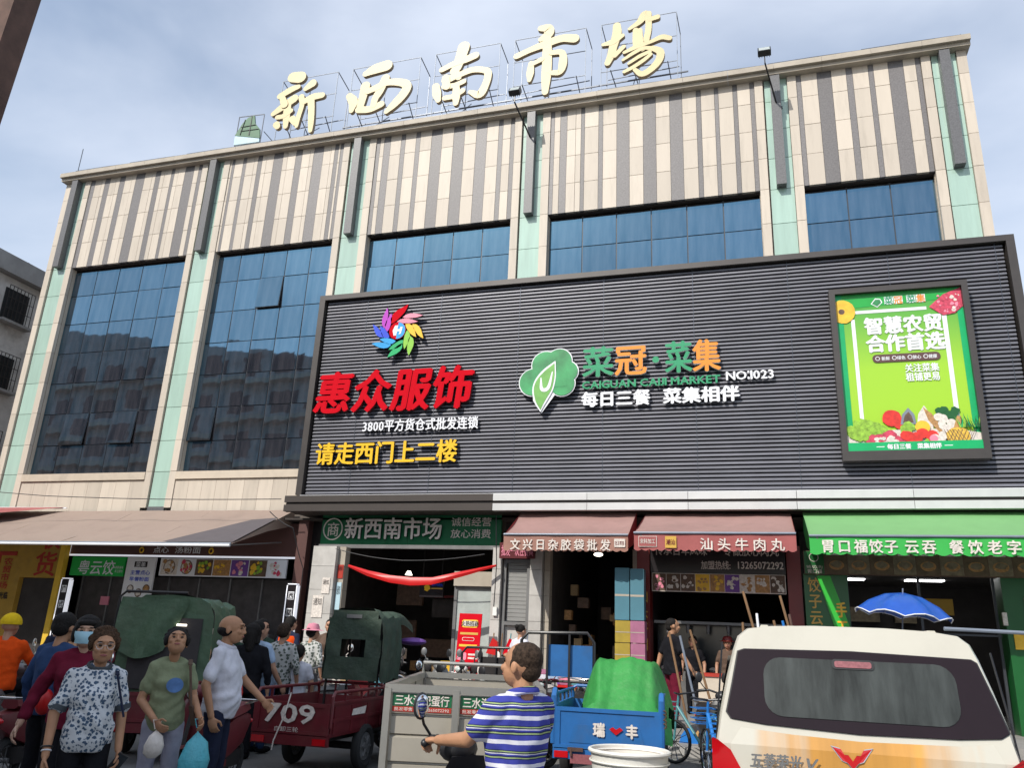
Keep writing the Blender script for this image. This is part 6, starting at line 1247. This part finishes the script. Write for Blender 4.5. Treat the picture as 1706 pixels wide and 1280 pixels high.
# ================================================================ people
def remesh(g, vox, smooth=2, wr=0., seed=0):
    me = bpy.data.meshes.new('tmp'); me.from_pydata(g.v, [], g.f)
    bm = bmesh.new(); bm.from_mesh(me); bmesh.ops.recalc_face_normals(bm, faces=bm.faces); bm.to_mesh(me); bm.free()
    o = bpy.data.objects.new('tmp', me); COL.objects.link(o)
    m = o.modifiers.new('r', 'REMESH'); m.mode = 'VOXEL'; m.voxel_size = vox; m.use_smooth_shade = True
    if smooth: k = o.modifiers.new('s', 'SMOOTH'); k.factor = .5; k.iterations = smooth
    dg = bpy.context.evaluated_depsgraph_get(); out = bpy.data.meshes.new_from_object(o.evaluated_get(dg)); bpy.data.objects.remove(o); bpy.data.meshes.remove(me)
    if wr:
        n = len(out.vertices); c = np.empty(n * 3); out.vertices.foreach_get('co', c); c = c.reshape(-1, 3); nn = np.empty(n * 3); out.vertices.foreach_get('normal', nn); nn = nn.reshape(-1, 3)
        x, y, z = c.T; d = .55 * np.sin(z * 62 + 9 * np.sin(x * 9 + seed) + y * 12) * np.exp(-((z - 1.0) / .16) ** 2) + np.sin(z * 23 + x * 11 + 3 * np.sin(y * 14 + seed) + seed) * .5 + np.sin(z * 41 - x * 27 + seed * 2 + 2 * np.sin(x * 19)) * .35 + np.sin(x * 38 + y * 31 + z * 12 + seed) * .3
        c += nn * (wr * d)[:, None]; out.vertices.foreach_set('co', c.ravel()); out.update()
    return out
PQ = []
def person(label, loc, rz, H=1.65, top='cl_white', bottom='cl_navy', skin='skin', hair='hair_black', hairs='short', sleeve=.6, wd=1., female=False, near=False, lean=0., arms=None, legs=None, sit=0., hyaw=0., hpitch=0., mask=False, glasses=False, helmet=None, hat=None, legs_out=False, collar=None, cuffs=None, belly=0., shoe='cl_black', shorts=False, vest=None, group=None, low=True, grip=False):
    t = thing('person', label, 'person', loc, rz, group); V3 = Vector; U_ = H
    if not near: belly += 0
    piv = V3((0, 0, .52)); RL = rotm(-lean, 0, 0)     # lean forward towards -Y
    def up(p): p = V3(p); return ((RL @ (p - piv)) + piv) * U_
    def P(p): return V3(p) * U_
    A = {'sl': (.098 * wd, .005, .788), 'sr': (-.098 * wd, .005, .788), 'el': (.150 * wd, .02, .635), 'er': (-.150 * wd, .02, .635), 'wl': (.155 * wd, -.03, .485), 'wr': (-.155 * wd, -.03, .485)}
    if arms: A.update(arms)
    Lg = {'hl': (.055, .0, .50), 'hr': (-.055, .0, .50), 'kl': (.06, -.01, .275), 'kr': (-.06, -.01, .275), 'al': (.06, .015, .05), 'ar': (-.06, .015, .05)}
    if legs: Lg.update(legs)
    tw = .92 if female else 1.0
    tor = [(.47, .088 * wd, .070 * wd, 0), (.52, .098 * wd * (1.04 if female else 1), .075 * wd + belly * .5, -belly * .3), (.58, .090 * wd + belly * .3, .068 * wd + belly, -belly * .6), (.65, .092 * wd * tw, .068 * wd + belly * .7, -belly * .4), (.72, .104 * wd * tw, .074 * wd + (.012 if female else 0), -.006), (.765, .100 * wd * tw, .066 * wd, 0), (.795, .084 * wd * tw, .054, .006), (.818, .060 * wd ** .5, .044, .010), (.845, .036, .036, .012)]
    def torso(g, s, z0, z1, ex=0., neck=True):
        rings = []
        for z, a, b, yo in tor:
            if z < z0 - .001 or z > z1 + .001: continue
            rings.append([up((math.cos(th) * (a * s + ex), yo + math.sin(th) * (b * s + ex), z)) for th in [2 * math.pi * i / 18 for i in range(18)]])
        g.loft(rings)
    def limb(g, pts, rs): 
        for i in range(len(pts) - 1): g.cap(pts[i], pts[i + 1], rs[i] * U_, rs[i + 1] * U_, 12)
    sh = {k: up(A[k]) for k in ('sl', 'sr')}; el = {k: P(A[k]) if k in (arms or {}) else up(A[k]) for k in ('el', 'er', 'wl', 'wr')}
    HS = 1.12; hd = up((0, 0, .921)); HR = RL @ rotm(-hpitch, 0, hyaw); hd = hd + V3((0, -.012 * U_, 0))
    def hp(x, y, z): return hd + HR @ V3((x, y, z)) * U_ * HS
    # ---- body
    g = G(skin); torso(g, .84, .47, .80)
    g.cap(up((0, .012, .82)), hp(0, .012, -.035), .034 * U_ * (1 if not female else .88), .031 * U_ * (1 if not female else .88), 12)
    k = 1.0
    g.ell(hp(0, .008, .012), [v * U_ * HS for v in (.0475, .058, .052)], HR, n=20, k=12); g.ell(hp(0, -.016, -.022), [v * U_ * HS for v in (.040, .040, .044)], HR, n=18, k=10); g.ell(hp(0, -.030, -.045), [v * U_ * HS for v in (.020, .018, .016)], HR)
    g.cap(hp(0, -.050, .012), hp(0, -.062, -.014), .0055 * U_, .0085 * U_, 8); g.ell(hp(.008, -.056, -.016), [.0067 * U_] * 3); g.ell(hp(-.008, -.056, -.016), [.0067 * U_] * 3)
    g.ell(hp(0, -.045, .022), [v * U_ * HS for v in (.030, .012, .008)], HR)
    g.ell(hp(0, -.052, -.031), [v * U_ * HS for v in (.014, .006, .005)], HR)
    for s in (-1, 1): g.ell(hp(s * .048, .010, -.006), [v * U_ * HS for v in (.006, .011, .017)], HR); g.ell(hp(s * .024, -.040, -.012), [v * U_ * HS for v in (.014, .014, .012)], HR)
    for S in ('l', 'r'):
        s_, e_, w_ = sh['s' + S], el['e' + S], el['w' + S]
        limb(g, [s_, e_, w_], [.031 * wd, .025 * wd ** .5, .0165])
        d = (w_ - e_).normalized(); sd_ = 1 if S == 'l' else -1
        ax = V3((0, -1, 0)) if abs(d.y) < .75 else V3((0, 0, 1)); ax = (ax - d * ax.dot(d)).normalized(); bx_ = d.cross(ax).normalized()   # ax = across the palm, bx_ = palm normal
        if bx_.x * sd_ > 0: bx_ = -bx_
        if grip: ax = V3((-sd_, 0, 0)); ax = (ax - d * ax.dot(d)).normalized(); bx_ = d.cross(ax); bx_ = bx_ if bx_.z < 0 else -bx_
        pc = w_ + d * .028 * U_; q = Matrix((ax, bx_, d)).transposed(); g.ell(pc + d * .008 * U_, (.0245 * U_, .0115 * U_, .033 * U_), q)
        for i, (o_, L_) in enumerate(((.017, .040), (.006, .046), (-.005, .043), (-.0155, .034))):
            b_ = pc + d * .030 * U_ + ax * o_ * U_; m_ = b_ + ((d * .6 + bx_ * .8) if grip else (d * .8 + bx_ * .55 + ax * o_ * 3)) * L_ * .5 * U_; e2 = m_ + ((-d * .6 + bx_ * .8) if grip else (d * .35 + bx_ * .95)) * L_ * .5 * U_
            g.cap(b_, m_, .0058 * U_, .0054 * U_, 7); g.cap(m_, e2, .0054 * U_, .0046 * U_, 7)
        b_ = pc + ax * .018 * U_ - d * .004 * U_; m_ = b_ + ((ax * .5 + d * .5 + bx_ * .8) if grip else (ax * .8 + d * .7 + bx_ * .3)).normalized() * .026 * U_; e2 = m_ + ((bx_ + d * .2 - ax * .2) if grip else (d + bx_ * .5)).normalized() * .022 * U_; g.cap(b_, m_, .0078 * U_, .0062 * U_, 7); g.cap(m_, e2, .0062 * U_, .0052 * U_, 7)
        h_, k_, a_ = P(Lg['h' + S]), P(Lg['k' + S]), P(Lg['a' + S])
        limb(g, [h_, k_, a_], [.045 * wd, .032, .021]); 
    me = remesh(g, .0062 if near else .011, 2 if near else 1); me.materials.clear(); me.materials.append(M(skin)); b = bpy.data.objects.new('body', me); COL.objects.link(b); b.parent = t
    # ---- top garment
    g = G(top); torso(g, 1.02, .47 if low else .52, .82, .010); [g.cap(up((q * .030, .010, .826)), sh['sl' if q > 0 else 'sr'], .026 * U_, .036 * U_, 10) for q in (-1, 1)]
    for S in ('l', 'r'):
        s_, e_, w_ = sh['s' + S], el['e' + S], el['w' + S]
        g.ell(s_, [.039 * U_ * wd ** .5] * 3)
        if sleeve <= 1: g.cap(s_, s_.lerp(e_, sleeve), .038 * U_ * wd ** .5, .038 * U_ * wd ** .5, 12)
        else: g.cap(s_, e_, .038 * U_ * wd ** .5, .034 * U_, 12); g.cap(e_, e_.lerp(w_, sleeve - 1), .035 * U_, .028 * U_, 12)
    me = remesh(g, .011 if near else .016, 3, .0085 if near else .006, len(PQ)); me.materials.clear(); me.materials.append(M(top)); b = bpy.data.objects.new('shirt', me); COL.objects.link(b); b.parent = t
    if collar:
        g = G(collar); c0 = up((0, .006, .836)); g.ring(c0, RL @ V3((0, -.35, 1)), .047 * U_, (.010 * U_, .012 * U_), 20, 8); g.build('collar', t, smooth=True)
    if cuffs:
        for S in ('l', 'r'):
            s_, e_ = sh['s' + S], el['e' + S]; g = G(cuffs); g.tube([s_.lerp(e_, sleeve - .02), s_.lerp(e_, sleeve + .12)], [.042 * U_, .041 * U_], 16); g.build('cuff', t, smooth=True)
    if vest:
        g = G(vest); torso(g, 1.05, .52, .805, .020); me = remesh(g, .016, 2, .003); me.materials.clear(); me.materials.append(M(vest)); b = bpy.data.objects.new('vest', me); COL.objects.link(b); b.parent = t
    # ---- trousers
    g = G(bottom); torso(g, 1.0, .47, .56, .004)
    for S in ('l', 'r'):
        h_, k_, a_ = P(Lg['h' + S]), P(Lg['k' + S]), P(Lg['a' + S]); g.cap(h_, k_, .057 * U_ * wd ** .5, .043 * U_, 12)
        if shorts: pass
        else: g.cap(k_, k_.lerp(a_, .96), .043 * U_, .034 * U_, 12)
    me = remesh(g, .014 if near else .018, 2, .004, 3.1 + len(PQ)); me.materials.clear(); me.materials.append(M(bottom)); b = bpy.data.objects.new('trousers', me); COL.objects.link(b); b.parent = t
    for S in ('l', 'r'):
        a_ = P(Lg['a' + S]); g = G(shoe); g.ell(a_ + V3((0, -.035, -.022)) * U_, (.028 * U_, .075 * U_, .026 * U_), n=14); g.build('shoe', t, smooth=True)
    # ---- face
    if near or True:
        for s in (-1, 1): g = G('eye_dark'); g.ell(hp(s * .019, -.0485, .006), [v * U_ * HS for v in (.0075, .004, .0038)], HR); g.build('eye', t, smooth=True)
        for s in (-1, 1): g = G('hair_black'); g.ell(hp(s * .020, -.052, .021), [v * U_ * HS for v in (.013, .004, .0025)], HR @ rotm(0, s * .15, 0)); g.build('eyebrow', t, smooth=True)
        g = G('lips'); g.ell(hp(0, -.0565, -.032), [v * U_ * HS for v in (.014, .004, .0042)], HR); g.build('mouth', t, smooth=True)
    # ---- hair
    if hairs:
        g = G(hair)
        if hairs == 'bald': g.ell(hp(0, .020, -.008), [v * U_ * HS for v in (.050, .052, .030)], HR, n=18)
        elif hairs == 'crop': g.ell(hp(0, .016, .019), [v * U_ * HS for v in (.0485, .054, .049)], HR, n=18); g.ell(hp(0, .034, -.008), [v * U_ * HS for v in (.036, .034, .036)], HR, n=18); [g.ell(hp(q * .038, .006, .004), [v * U_ * HS for v in (.0115, .018, .022)], HR) for q in (-1, 1)]
        elif hairs == 'short': g.ell(hp(0, .016, .022), [v * U_ * HS for v in (.053, .058, .054)], HR, n=18); g.ell(hp(0, .035, .0), [v * U_ * HS for v in (.050, .042, .045)], HR)
        elif hairs == 'curly':
            g.ell(hp(0, .018, .026), [v * U_ * HS for v in (.056, .058, .054)], HR, n=18); rnd = random.Random(5)
            for i in range(46):
                a = rnd.uniform(0, 6.28); e = rnd.uniform(-.3, 1.5); 
                x, y, z = math.cos(a) * math.cos(e), math.sin(a) * math.cos(e), math.sin(e)
                if y < -.35 and z < .55: continue
                g.ell(hp(x * .054, .018 + y * .055, .024 + z * .052), [.0125 * U_ * HS] * 3)
            for s in (-1, 1): g.ell(hp(s * .050, .0, .01), [v * U_ * HS for v in (.012, .022, .028)], HR)
        elif hairs == 'long': g.ell(hp(0, .016, .022), [v * U_ * HS for v in (.055, .060, .055)], HR, n=18); g.cap(hp(0, .045, .0), hp(0, .06, -.10), .048 * U_, .035 * U_); [g.cap(hp(s * .045, .01, .01), hp(s * .048, .03, -.06), .018 * U_, .016 * U_) for s in (-1, 1)]
        elif hairs == 'bob': g.ell(hp(0, .014, .024), [v * U_ * HS for v in (.056, .061, .055)], HR, n=18); g.ell(hp(0, .035, -.015), [v * U_ * HS for v in (.056, .040, .045)], HR); [g.ell(hp(s * .049, .0, -.01), [v * U_ * HS for v in (.013, .028, .036)], HR) for s in (-1, 1)]; g.ell(hp(0, -.040, .040), [v * U_ * HS for v in (.040, .018, .014)], HR)
        elif hairs == 'bun': g.ell(hp(0, .016, .022), [v * U_ * HS for v in (.052, .057, .053)], HR, n=18); g.ell(hp(0, .070, .045), [.029 * U_] * 3)
        me = remesh(g, .006 if near else .011, 1, .0022, 2); me.materials.clear(); me.materials.append(M(hair)); b = bpy.data.objects.new('hair', me); COL.objects.link(b); b.parent = t
    if mask:
        g = G('mask_blue'); rings = []
        for z in (.004, -.012, -.030, -.048): w0 = .052 if z > -.03 else .044; rings.append([hp(math.sin(a) * w0, -math.cos(a) * (.074 if -.04 < z < 0 else .066) + .004, z) for a in np.linspace(-1.25, 1.25, 11)])
        nn = 11; vs = [v for r in rings for v in r]; g.add(vs, [(j * nn + i, j * nn + i + 1, (j + 1) * nn + i + 1, (j + 1) * nn + i) for j in range(3) for i in range(nn - 1)]); g.build('face_mask', t, smooth=True)
        g = G('white'); [g.tube([hp(s * .040, -.018, .002), hp(s * .052, .006, .006)], .0012 * U_, 5) for s in (-1, 1)]; g.build('mask_loop', t)
    if glasses:
        g = G('chrome'); 
        for s in (-1, 1): g.ring(hp(s * .021, -.060, .004), HR @ V3((0, 1, 0)), 0.0145 * U_, .0009 * U_, 18, 5); g.tube([hp(s * .037, -.058, .006), hp(s * .050, .008, .006)], .001 * U_, 5)
        g.tube([hp(-.006, -.061, .006), hp(.006, -.061, .006)], .001 * U_, 5); g.build('spectacles', t)
    if helmet:
        hm = bpy.data.objects.new('helmet', None); COL.objects.link(hm); hm.parent = t
        g = G(helmet); rings = []
        for i in range(9):
            a = -.15 + (math.pi / 2 + .13) * i / 8; c_, s_ = math.cos(a), math.sin(a); rings.append([hp(.066 * c_ * math.cos(b), .010 + .072 * c_ * math.sin(b), .022 + .066 * s_) for b in [2 * math.pi * j / 20 for j in range(20)]])
        g.loft(rings); g.build('helmet_shell', hm, smooth=True); g = G(helmet); g.ell(hp(0, -.060, .022), [v * U_ * HS for v in (.045, .030, .006)], HR); g.build('peak', hm, smooth=True)
    if hat:
        hm = bpy.data.objects.new('sun_hat', None); COL.objects.link(hm); hm.parent = t
        g = G(hat); g.tube([hp(0, .01, .02), hp(0, .012, .05), hp(0, .012, .075), hp(0, .012, .085)], [.069 * U_, .065 * U_, .05 * U_, .01], 20); g.build('hat_crown', hm, smooth=True); g = G(hat); g.tube([hp(0, .01, .018), hp(0, .01, .028)], [.115 * U_, .068 * U_], 24); g.build('hat_brim', hm, smooth=True)
    PQ.append((t, dict(sh=sh, el=el, hp=hp, up=up, P=P, U=U_)))
    return t, PQ[-1][1]
grp = 'shoppers walking past in the foreground'
def face(x, y, off=0): return math.atan2(x, -y) * 0 + math.atan2(-x, y) + off   # rotation that turns the local -Y towards the camera at the origin
def cf(x, y, off=0): return math.atan2(x, -y) + math.pi * 0 + off if False else math.atan2(-(-x), -y) * 0 + (math.pi / 2 + math.atan2(-y, -x)) + off
# polka print woman in front
t, K = person('older woman with curly brown hair, glasses and a white floral print blouse holding a phone', (-4.68, 5.12, 0), cf(-3.8, 4.2, .10), 1.565, 'cl_floral', 'cl_black', 'skin_tan', 'hair_brown', 'curly', .78, .96, True, True, arms={'el': (.132, .015, .63), 'wl': (.140, -.03, .475), 'er': (-.150, .0, .63), 'wr': (-.155, -.06, .46)}, glasses=True, collar='cl_grey_trim', cuffs='cl_grey_trim', belly=.022, group=grp, legs={'kl': (.06, -.04, .28), 'al': (.06, -.02, .05), 'ar': (-.06, .06, .05)})
w_ = K['el']['wr']; g = G('white'); g.ring(w_ + (K['el']['er'] - w_) * .12, (w_ - K['el']['er']), .030, .005, 18, 6); g.build('white_bangle', t, smooth=True); g = G('black_plastic'); g.ring(w_ + (K['el']['er'] - w_) * .2, (w_ - K['el']['er']), .036, .006, 18, 6); g.build('dark_bracelet', t, smooth=True)
g = G('cl_navy'); g.bar(K['up']((.075, -.075, .80)), K['up']((.13, -.10, .62)), .028, .008); g.bar(K['up']((.075, -.075, .80)), K['up']((.08, .05, .83)), .028, .008); g.build('shoulder_strap', t)
ph = thing('mobile_phone', 'black mobile phone held low by the woman in the floral blouse', 'phone', t.location, t.rotation_euler.z); p = K['el']['wl'] + Vector((0, -.035, -.09)); g = G('black_plastic'); g.obox(p, (.075, .012, .15), rotm(.35, .5, .2)); g.build('phone_body', ph); g = G('window_dark'); g.obox(p + rotm(.35, .5, .2) @ Vector((0, -.0068, 0)), (.068, .001, .138), rotm(.35, .5, .2)); g.build('phone_screen', ph)
# maroon top with mask
t, K = person('woman in a maroon long sleeved top wearing a pale blue face mask', (-5.45, 5.75, 0), cf(-4.62, 4.83, -.1), 1.66, 'cl_maroon', 'cl_black', 'skin_pale', 'hair_black', 'bob', 1.75, .98, True, True, arms={'er': (-.17, .03, .64), 'wr': (-.215, -.02, .49), 'el': (.16, .02, .63), 'wl': (.17, -.04, .49)}, mask=True, group=grp, belly=.01)
# olive T-shirt
t, K = person('woman in an olive T-shirt with a round blue print carrying two small bags', (-5.0, 6.33, 0), cf(-4.16, 5.26, .05), 1.60, 'cl_olive', 'cl_grey', 'skin_tan', 'hair_black', 'curly', .62, .90, True, True, arms={'er': (-.132, .0, .62), 'wr': (-.05, -.14, .53), 'el': (.130, .0, .64), 'wl': (.17, -.12, .545)}, hpitch=.45, group=grp, belly=.012)
mat('print_blue', (.10, .20, .42), .8, var=.3, scale=12, spec=.2)
g = G('print_blue'); 
vs = []; Ut = K['U']
for i in range(24): a = 2 * math.pi * i / 24; x = .020 + .043 * math.cos(a); z = .705 + .038 * math.sin(a); vs.append(Vector((x, -.118 + .9 * x * x, z)) * Ut)
g.add(vs, [tuple(range(24))]); g.build('chest_print', t)
g = G('cl_brown'); g.bar(K['up']((.085, -.07, .81)), K['up']((.12, -.085, .60)), .035, .01); g.bar(K['up']((.085, -.07, .81)), K['up']((.09, .05, .83)), .035, .01); g.bar(K['up']((.12, -.085, .60)), Vector((.15, -.05, .50)) * Ut, .04, .02); g.build('shoulder_strap', t)
def bag(lb, owner, p, m, w0, h0):
    o = thing('plastic_bag', lb, 'bag', owner.location, owner.rotation_euler.z); g = G(m); rings = []
    for k_, (z, r_) in enumerate(((0, .012), (-.12, .022), (-.30, .35), (-.6, .5), (-.85, .46), (-1, .22))): rings.append([Vector(p) + Vector((math.cos(a) * r_ * w0 * (1 + .15 * math.sin(3 * a + k_)), math.sin(a) * r_ * w0 * .75 * (1 + .18 * math.sin(4 * a + 2 * k_)), z * h0)) for a in [2 * math.pi * i / 16 for i in range(16)]])
    g.loft(rings); g.build('bag_body', o, smooth=True); g = G(m); g.tube([Vector(p) + Vector((-.012, 0, -.02)), Vector(p) + Vector((-.035, 0, .05)), Vector(p) + Vector((.03, 0, .05)), Vector(p) + Vector((.012, 0, -.02))], .006, 6); g.build('bag_handle', o); return o
bag('small clear bag of brown food held at the waist of the woman in olive', t, K['el']['wr'] + Vector((.02, -.04, -.04)), 'bag_clear', .15, .24)
bag('turquoise plastic bag hanging from the hand of the woman in olive', t, K['el']['wl'] + Vector((0, -.02, -.06)), 'bag_cyan', .24, .44)
# white polo man, seen from his right rear quarter looking away to the right
t, K = person('bald man in a white polo shirt and dark trousers turned toward the tricycles', (-4.87, 6.9, 0), R(108), 1.745, 'cl_white', 'cl_navy', 'skin_tan', 'hair_black', 'bald', .72, .96, False, True, arms={'er': (-.145, .04, .64), 'wr': (-.14, -.01, .49), 'el': (.14, -.07, .66), 'wl': (.13, -.19, .56)}, collar='cl_white', belly=.02, group=grp, hyaw=.1)
# teal shirt at left edge
t, K = person('person in a teal T-shirt cut off by the left edge of the photograph', (-5.85, 5.0, 0), R(200), 1.45, 'cl_teal', 'cl_navy', 'skin_tan', 'hair_black', 'short', .7, 1.05, True, False, group=grp, arms={'er': (-.17, .0, .63), 'wr': (-.19, -.05, .47)})
person('person in a pale pink shirt behind the teal T-shirt', (-6.7, 5.7, 0), R(190), 1.53, 'cl_pink', 'cl_navy', 'skin', 'hair_grey', 'short', .6, 1.0, True, False, group=grp)
# riders at the left
def seated(label, loc, rz, H, top, hairs='short', bottom='cl_black', **k):
    return person(label, (loc[0], loc[1], loc[2] - .0), rz, H, top, bottom, k.pop('skin', 'skin'), k.pop('hair', 'hair_black'), hairs, k.pop('sleeve', 1.7), k.pop('wd', 1.05), k.pop('female', False), k.pop('near', False), legs={'kl': (.09, -.23, .50), 'kr': (-.09, -.23, .50), 'al': (.10, -.20, .25), 'ar': (-.10, -.20, .25)}, **k)
fwd = {'el': (.18, -.12, .64), 'wl': (.17, -.27, .62), 'er': (-.18, -.12, .64), 'wr': (-.17, -.27, .62)}
seated('rider in an orange jacket and yellow helmet seen from behind', (-9.35, 8.55, -.06), R(205), 1.72, 'cl_orange', None, helmet='cl_yellow', arms=fwd, group='riders and shoppers by the canteen', wd=1.15)
seated('rider with a red helmet and dark red jacket beside the orange jacket', (-7.6, 7.7, -.28), R(190), 1.62, 'cl_red', None, helmet='cl_red', arms=fwd, group='riders and shoppers by the canteen')
dup(sc0, (-7.6, 7.75, 0), R(10), 'red scooter under the rider with the red helmet', swap={'black_plastic': 'tri_red'})
dup(sc0, (-9.35, 8.6, 0), R(25), 'silver scooter under the orange jacket rider', swap={'black_plastic': 'grey_metal'})
person('man in a dark navy jacket with his back turned behind the face mask', (-6.29, 6.35, 0), R(175), 1.69, 'cl_denim', 'cl_black', 'skin_tan', 'hair_black', 'short', 1.8, 1.15, group='riders and shoppers by the canteen')
g = G('chair_red'); g.ell((-6.15, 6.15, .92), (.07, .08, .11)); tag(g.build('red_bag', smooth=True), 'bright red bag hanging behind the teal T-shirt', 'bag')
g = G('chair_red'); g.ell((-5.35, 7.75, .98), (.12, .12, .15)); tag(g.build('red_bag', smooth=True), 'red bag on the dark scooter behind the white polo shirt', 'bag')
# crowd in the middle
cg = 'shoppers crowding by the market entrance'
cr_ = [((-6.67, 9.98, 0), 200, 1.70, 'cl_black', 'long', 'woman with long black hair and black clothes behind the bald man', {}), ((-6.80, 10.6, 0), 160, 1.78, 'cl_ltblue', 'short', 'man in a light blue T-shirt leaning forward', dict(sleeve=.6, lean=.3, bottom='cl_denim')), ((-7.12, 11.47, 0), 190, 1.74, 'cl_floral2', 'short', 'older person in a grey floral shirt beside the light blue T-shirt', dict(hair='hair_grey', sleeve=1.3)),
       ((-8.69, 14.2, .14), 170, 1.76, 'cl_navy', 'short', 'cleaner in an orange vest below the vertical light box', dict(vest='cl_orange')), ((-7.76, 13.45, 0), 165, 1.76, 'cl_floral2', 'short', 'woman in a pale pink sun hat and patterned blouse', dict(hat='cl_pink', female=True, sleeve=1.2)), ((-8.5, 15.4, .14), 20, 1.76, 'cl_brown', 'bun', 'woman with tied up hair behind the pink sun hat', dict(female=True)),
       ((-6.92, 11.65, -.15), 200, 1.58, 'cl_white', 'short', 'person in white crouching in front of the orange vest', dict(sleeve=.6)), ((-7.49, 10.81, 0), 150, 1.72, 'cl_darkgreen', 'short', 'dark dressed shopper furthest into the crowd', {}), ((-4.72, 16.4, .3), 150, 1.66, 'cl_white', 'bun', 'woman in a white blouse with a bun by the tiled column', dict(female=True, sleeve=.8)),
       ((-9.5, 10.7, .0), 20, 1.68, 'cl_denim', 'short', 'shopper in dark blue below the green 粤云饺 sign', {}), ((-10.6, 12.6, .0), 10, 1.72, 'cl_brown', 'short', 'dim figure at the canteen window below the pink notice', dict(helmet='cl_brown')), ((-11.0, 11.0, 0), 170, 1.68, 'cl_navy', 'short', 'dark figure standing at the counter left of the green cover', {}), ((-8.34, 11.65, 0), 120, 1.70, 'cl_black', 'short', 'dark dressed shopper between the green cover and the bald man', {}), ((-8.06, 12.3, 0), 60, 1.80, 'cl_darkgreen', 'short', 'taller shopper in dark green near the dark columns', {})]
for loc, a, H, top, hs, lb, kw in cr_: 
    kw = dict(kw); person(lb, loc, R(a), H, top, kw.pop('bottom', 'cl_black'), kw.pop('skin', 'skin'), kw.pop('hair', 'hair_black'), hs, kw.pop('sleeve', 1.5), 1.05, kw.pop('female', False), group=cg, **kw)
t, K = person('man in a black T-shirt walking past the meatball shop', (-1.58, 15.4, .30), R(118), 1.86, 'cl_black', 'cl_maroon', 'skin_tan', 'hair_black', 'crop', .7, 1.05, group=cg, arms={'el': (.16, .06, .64), 'wl': (.16, .10, .50), 'er': (-.17, -.04, .64), 'wr': (-.2, -.12, .52)})
for (x, y, top, lb, a) in ((-.75, 18.9, 'cl_brown', 'shopkeeper in brown behind the meatball counter', 0), (.1, 18.7, 'cl_grey', 'shopkeeper in grey behind the meatball counter near the red column', 20), (-1.5, 19.0, 'cl_black', 'worker in black deep inside the meatball shop', -10)): person(lb, (x, y, .3), R(a), 1.62, top, 'cl_black', group='people working in the meatball shop', hat='pillar_red' if x == -.75 else None)
# ---- rider in the striped polo
mr = scooter('dark moped ridden by the man in the striped polo shirt', (-1.42, 4.70), R(56), 'black_plastic', group='ridden scooters')
t, K = person('man in a blue, white and green striped polo shirt riding a moped', (-1.33, 4.58, -.08), R(236), 1.70, 'cl_stripe', 'cl_navy', 'skin_tan', 'hair_grey', 'crop', .66, 1.02, False, True, legs={'kl': (.10, -.23, .50), 'kr': (-.10, -.23, .50), 'al': (.09, -.16, .25), 'ar': (-.09, -.16, .25)}, arms={'er': (-.165, -.06, .675), 'wr': (-.17, -.20, .655), 'el': (.145, -.06, .69), 'wl': (.150, -.212, .672)}, grip=True, lean=.08, hyaw=.22, collar='cl_stripe', low=True)
w_ = K['el']['wr']; g = G('chrome'); g.ring(w_ + (K['el']['er'] - w_) * .12, (w_ - K['el']['er']), .034, (.004, .010), 18, 6); g.ell(w_ + (K['el']['er'] - w_) * .12 + Vector((0, 0, .034)), (.018, .018, .006)); g.build('wrist_watch', t, smooth=True)
bpy.context.view_layer.update()
